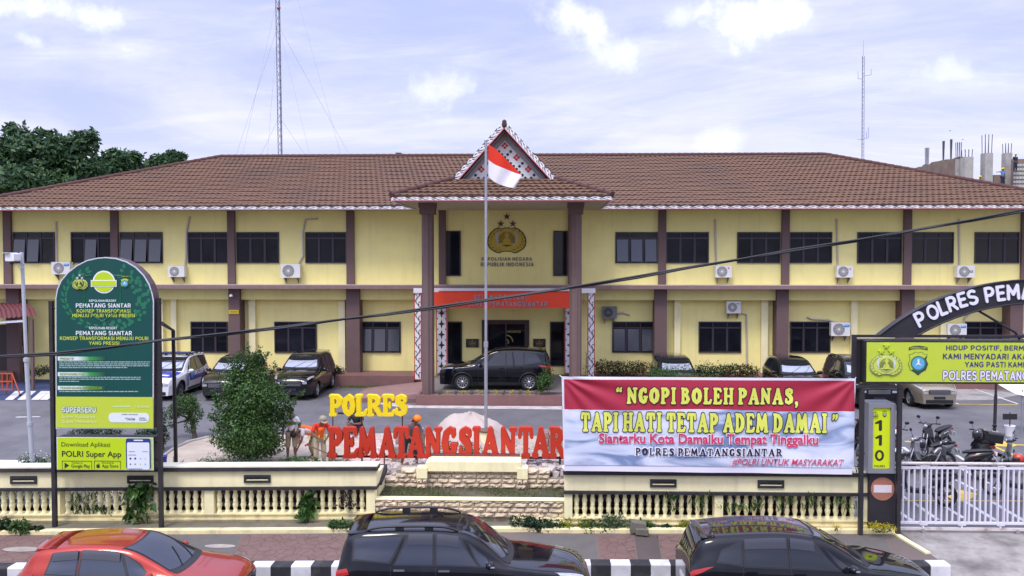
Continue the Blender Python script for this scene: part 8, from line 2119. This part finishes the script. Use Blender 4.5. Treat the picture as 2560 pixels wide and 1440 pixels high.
mb.loft([[(p.x, p.y, 0) for p in pts], [(p.x, p.y, p.z) for p in pts], [(p.x, p.y + .3, p.z) for p in pts], [(p.x, p.y + .3, 0) for p in pts]], closed=False); mb.build('brick_wall', BRK, ub)
p, q = W(2484, 520, 66), W(2512, 437, 66); MB().box(p.x, q.x, 66, 66.3, 0, q.z).build('brick_wall', BRK, ub)
p, q = W(2531, 520, 65), W(2640, 397, 65); MB().box(p.x, q.x, 65, 65.3, 0, q.z).build('block_wall', BRK, ub)
mb = MB(); n = 8
for i in range(14):
    for j in range(9):
        x, z = p.x + (q.x - p.x) * (i + .5) / 14, q.z - 3.6 + .38 * j
        if z > q.z - .3: continue
        mb.box(x - .10, x + .10, 64.97, 64.998, z - .10, z + .10); mb.box(x + .14, x + .18, 64.97, 64.998, z - .15, z + .15)
mb.build('ventilation_blocks', mat('pale breeze block', lin(186, 188, 184), .9, .2, 3), ub)
YHT = mat('yellow hard hat', lin(232, 206, 40), .4, 0); BLS = mat('sky blue shirt', lin(96, 134, 190), .85, 0)
for px, py, Y_, sm, pr, lb_ in ((2449, 470, 61, GSH, {}, 'tiny worker with yellow helmet low beside the middle bare column'), (2506, 462, 63, BLS, dict(elbow_r=(-.42, -.05, 1.30), wrist_r=(-.66, -.1, 1.28)), 'tiny worker in blue shirt pointing left by the right bare column'), (2538, 425, 64.4, BSH, {}, 'tiny worker with yellow helmet at the top of the block wall')):
    p = W(px, py, Y_); top = {2449: 439, 2506: 419, 2538: 383}[px]; z = W(px, top, Y_).z - 1.70
    person(lb_, (p.x, Y_, z), R(15), pose(**pr), None, JEAN, ('helmet', YHT), sm)
for px, py, lb_ in ((2375, 327, 'higher of two tiny birds above the unfinished building'), (2407, 349, 'lower of two tiny birds above the unfinished building')):
    p = W(px, py, 70); t = thing('bird', lb_, 'bird', p); mb = MB(); mb.loft([[(x, r * math.cos(q), r * math.sin(q)) for q in [R(60 * k) for k in range(6)]] for x, r in ((-.08, .01), (-.03, .022), (.04, .026), (.08, .014), (.11, .004))], True, smooth=True)
    mb.v = [(p.x + x, p.y + y, p.z + z) for x, y, z in mb.v]; bo = mb.build('body', BLACKP, t)
    for s in (1, -1): MB().add([(p.x + .06, p.y, p.z), (p.x + .02, p.y + s * .08, p.z + .05), (p.x - .03, p.y + s * .16, p.z + .03), (p.x - .05, p.y, p.z)], [(0, 1, 2, 3)]).build('wing', BLACKP, t)

# ------------------------------------------------------------------ odds and ends
# side entrance with maroon awning at the far left
Ya = 31.2; aw = thing('side_awning', 'maroon corrugated awning over a side door at the left edge', 'awning', (W(30, 800, Ya).x, Ya, .55))
AWM = mat('maroon corrugated sheet', lin(98, 44, 48), .6, .12, 2); a, b = W(-120, 806, Ya), W(92, 789, Ya); a2, b2 = W(-120, 775, 33.4), W(60, 775, 33.4)
mb = MB(); n = 70; v = []
for i in range(n + 1):
    u = i / n; w = .03 * math.sin(i * 1.57)
    p0 = Vector((a.x, Ya, a.z)).lerp(Vector((b.x, Ya, b.z)), u); p1 = Vector((a2.x, 33.45, a2.z)).lerp(Vector((b2.x, 33.45, b2.z)), u)
    pm_ = p0.lerp(p1, .25) + Vector((0, 0, .28)); v += [p0 + Vector((0, 0, w)), pm_ + Vector((0, 0, w)), p1 + Vector((0, 0, .35 + w))]
mb.add(v, [(3 * i + k, 3 * i + 3 + k, 3 * i + 4 + k, 3 * i + 1 + k) for i in range(n) for k in (0, 1)], True); mb.build('roof_sheet', AWM, aw)
mb = MB(); p, q = W(-120, 814, Ya + .1), W(62, 802, Ya + .1); mb.obox(((p.x + q.x) / 2, Ya + .12, (p.z + q.z) / 2), (q.x - p.x, .08, .10), Matrix.Rotation(-math.atan2(q.z - p.z, q.x - p.x), 3, 'Y')); mb.build('beam', WHITE, aw)
p, q = W(-60, 940, 33.6), W(62, 812, 33.6); mb = MB(); mb.box(p.x, q.x, 33.55, 33.7, .9, q.z); dd = mb.build('door', mat('dark brown door', lin(54, 40, 40), .5, .1), aw)
MB().box(W(0, 0, 33.5).x, W(44, 0, 33.5).x, 33.52, 33.548, W(0, 880, 33.5).z, W(0, 822, 33.5).z).build('pane', GLASS, dd); MB().box(W(24, 0, 33.5).x, W(41, 0, 33.5).x, 33.51, 33.519, W(0, 892, 33.5).z, W(0, 866, 33.5).z).build('paper_notice', WHITE, dd)
for px in (62,): MB().box(W(px - 3, 0, Ya).x, W(px + 3, 0, Ya).x, Ya + .05, Ya + .15, .55, W(px, 798, Ya).z).build('post', BROWN, aw)
# orange barrier
p = G(12, 992); tb = thing('traffic_barrier', 'orange steel barrier on the blue painted bay at the left edge', 'barrier', (p.x, p.y, .55)); OB = mat('orange barrier paint', lin(186, 84, 52), .6, .15, 5, grime=.3, gscale=4); mb = MB()
for z in (.25, .60, .95): mb.box(p.x - 1.6, p.x + .18, p.y + .25, p.y + .30, .55 + z, .60 + z)
for i in range(9): x = p.x - 1.6 + .22 * i; mb.box(x, x + .035, p.y + .255, p.y + .295, .8, 1.5)
mb.build('panel', OB, tb); mb = MB(); mb.tube([(p.x + .16, p.y + .28, 1.55), (p.x + .62, p.y + .1, .62)], .03, 6); mb.tube([(p.x + .16, p.y + .28, 1.55), (p.x - .3, p.y + .6, .62)], .03, 6); mb.build('leg', OB, tb); mb = MB(); mb.sphere((p.x + .63, p.y + .1, .62), .06, 10, 6); mb.build('castor', RUBBER, tb)
# white bench, blue bucket
p = W(20, 1160, 17.7); wb = thing('garden_bench', 'low white bench behind the fence at the left edge', 'bench', (p.x, 17.7, .55)); xa_, xb_ = W(-70, 1160, 17.7).x, W(58, 1160, 17.7).x
MB().box(xa_, xb_, 17.6, 17.95, W(0, 1162, 17.7).z, W(0, 1157, 17.7).z).build('seat', WHITE, wb)
for x in (xa_ + .1, (xa_ + xb_) / 2, xb_ - .1): MB().box(x - .03, x + .03, 17.62, 17.9, .55, W(0, 1162, 17.7).z - .002).build('leg', WHITE, wb)
p = W(404, 1158, 17.6); bb = thing('blue_bucket', 'blue bucket behind the right post of the green sign', 'bucket', (p.x, 17.6, .9)); MB().lathe([(.10, 0), (.14, .36), (.15, .37), (.13, .37), (.12, .1)], (p.x, 17.6, W(0, 1172, 17.6).z), 16).build('pail', mat('blue plastic', (.03, .06, .42), .4, .05), bb); MB().box(p.x - .2, p.x + .2, 17.5, 17.7, .55, W(0, 1172, 17.6).z - .002).build('block', CONC, bb)
# sign stand in a bucket, pole with concrete foot, white cloth
p = G(2524, 1090); ss = thing('sign_stand', 'small black sign board on a pole set in a white bucket', 'sign stand', (p.x, p.y, ground_z(p.x, p.y))); gz = ground_z(p.x, p.y); k_ = p.y / FPX
MB().lathe([(.13, 0), (.17, .34), (.18, .36), (.16, .36), (.15, .30)], (p.x, p.y, gz), 18).build('bucket', WHITE, ss); MB().tube([(p.x, p.y, gz + .05), (p.x, p.y, gz + .8)], .02, 6).build('pole', BLACKM, ss); MB().box(p.x - 17 * k_, p.x + 17 * k_, p.y - .02, p.y + .02, gz + 41 * k_, gz + 55 * k_).build('board', BLACKP, ss)
p = G(2486, 1092); pl_ = thing('yard_post', 'dark steel post on a square concrete foot in the yard', 'post', (p.x, p.y, ground_z(p.x, p.y))); gz = ground_z(p.x, p.y)  # plain steel post, carries no lamp
MB().box(p.x - .10, p.x + .10, p.y - .1, p.y + .1, gz - .02, gz + .20).build('foot', CONC, pl_); MB().tube([(p.x, p.y, gz + .2), (p.x + .02, p.y, gz + 1.4)], .055, 8).tube([(p.x + .02, p.y, gz + 1.4), (p.x + .04, p.y, gz + 3.2)], .042, 8).build('shaft', BLACKM, pl_)
p0_, p1_, p2_, p3_ = W(2488, 956, 24.5), W(2640, 930, 24.5), W(2640, 1006, 24.0), W(2540, 985, 24.2)
wc = thing('white_cloth_banner', 'slack white cloth hanging below the lime sign at the right edge', 'cloth', p0_); mb = MB(); v = []
for j in range(9):
    for i in range(17):
        u, w = i / 16, j / 8; q = p0_.lerp(p1_, u).lerp(p3_.lerp(p2_, u), w); v.append(q + Vector((0, .08 * math.sin(u * 9 + w * 3), 0)))
mb.add(v, [(j * 17 + i, j * 17 + i + 1, (j + 1) * 17 + i + 1, (j + 1) * 17 + i) for j in range(8) for i in range(16)], True); mb.build('cloth', VIN, wc)
MB().tube([W(2556, 975, 24.2), (W(2556, 975, 24.2).x, 24.2, ground_z(14, 24))], .03, 6).build('pole', STEEL, wc)

# ------------------------------------------------------------------ STRETCH: depths into metres
KEEP = {'person', 'car', 'scooter', 'helmet', 'bush', 'shrub', 'tree', 'climbing plant', 'flower', 'potted plant', 'plant', 'grass tuft', 'flag', 'flagpole', 'bird', 'hat', 'shovel', 'paving blocks', 'air conditioner', 'bucket', 'sign stand', 'post', 'stake', 'mast', 'camera pole', 'barrier'}
for o in list(SC.objects):
    if o.parent is None and o.type not in ('CAMERA', 'LIGHT'):
        o.location.y *= DEPTH
        if o.get('category') not in KEEP: o.scale.y *= DEPTH
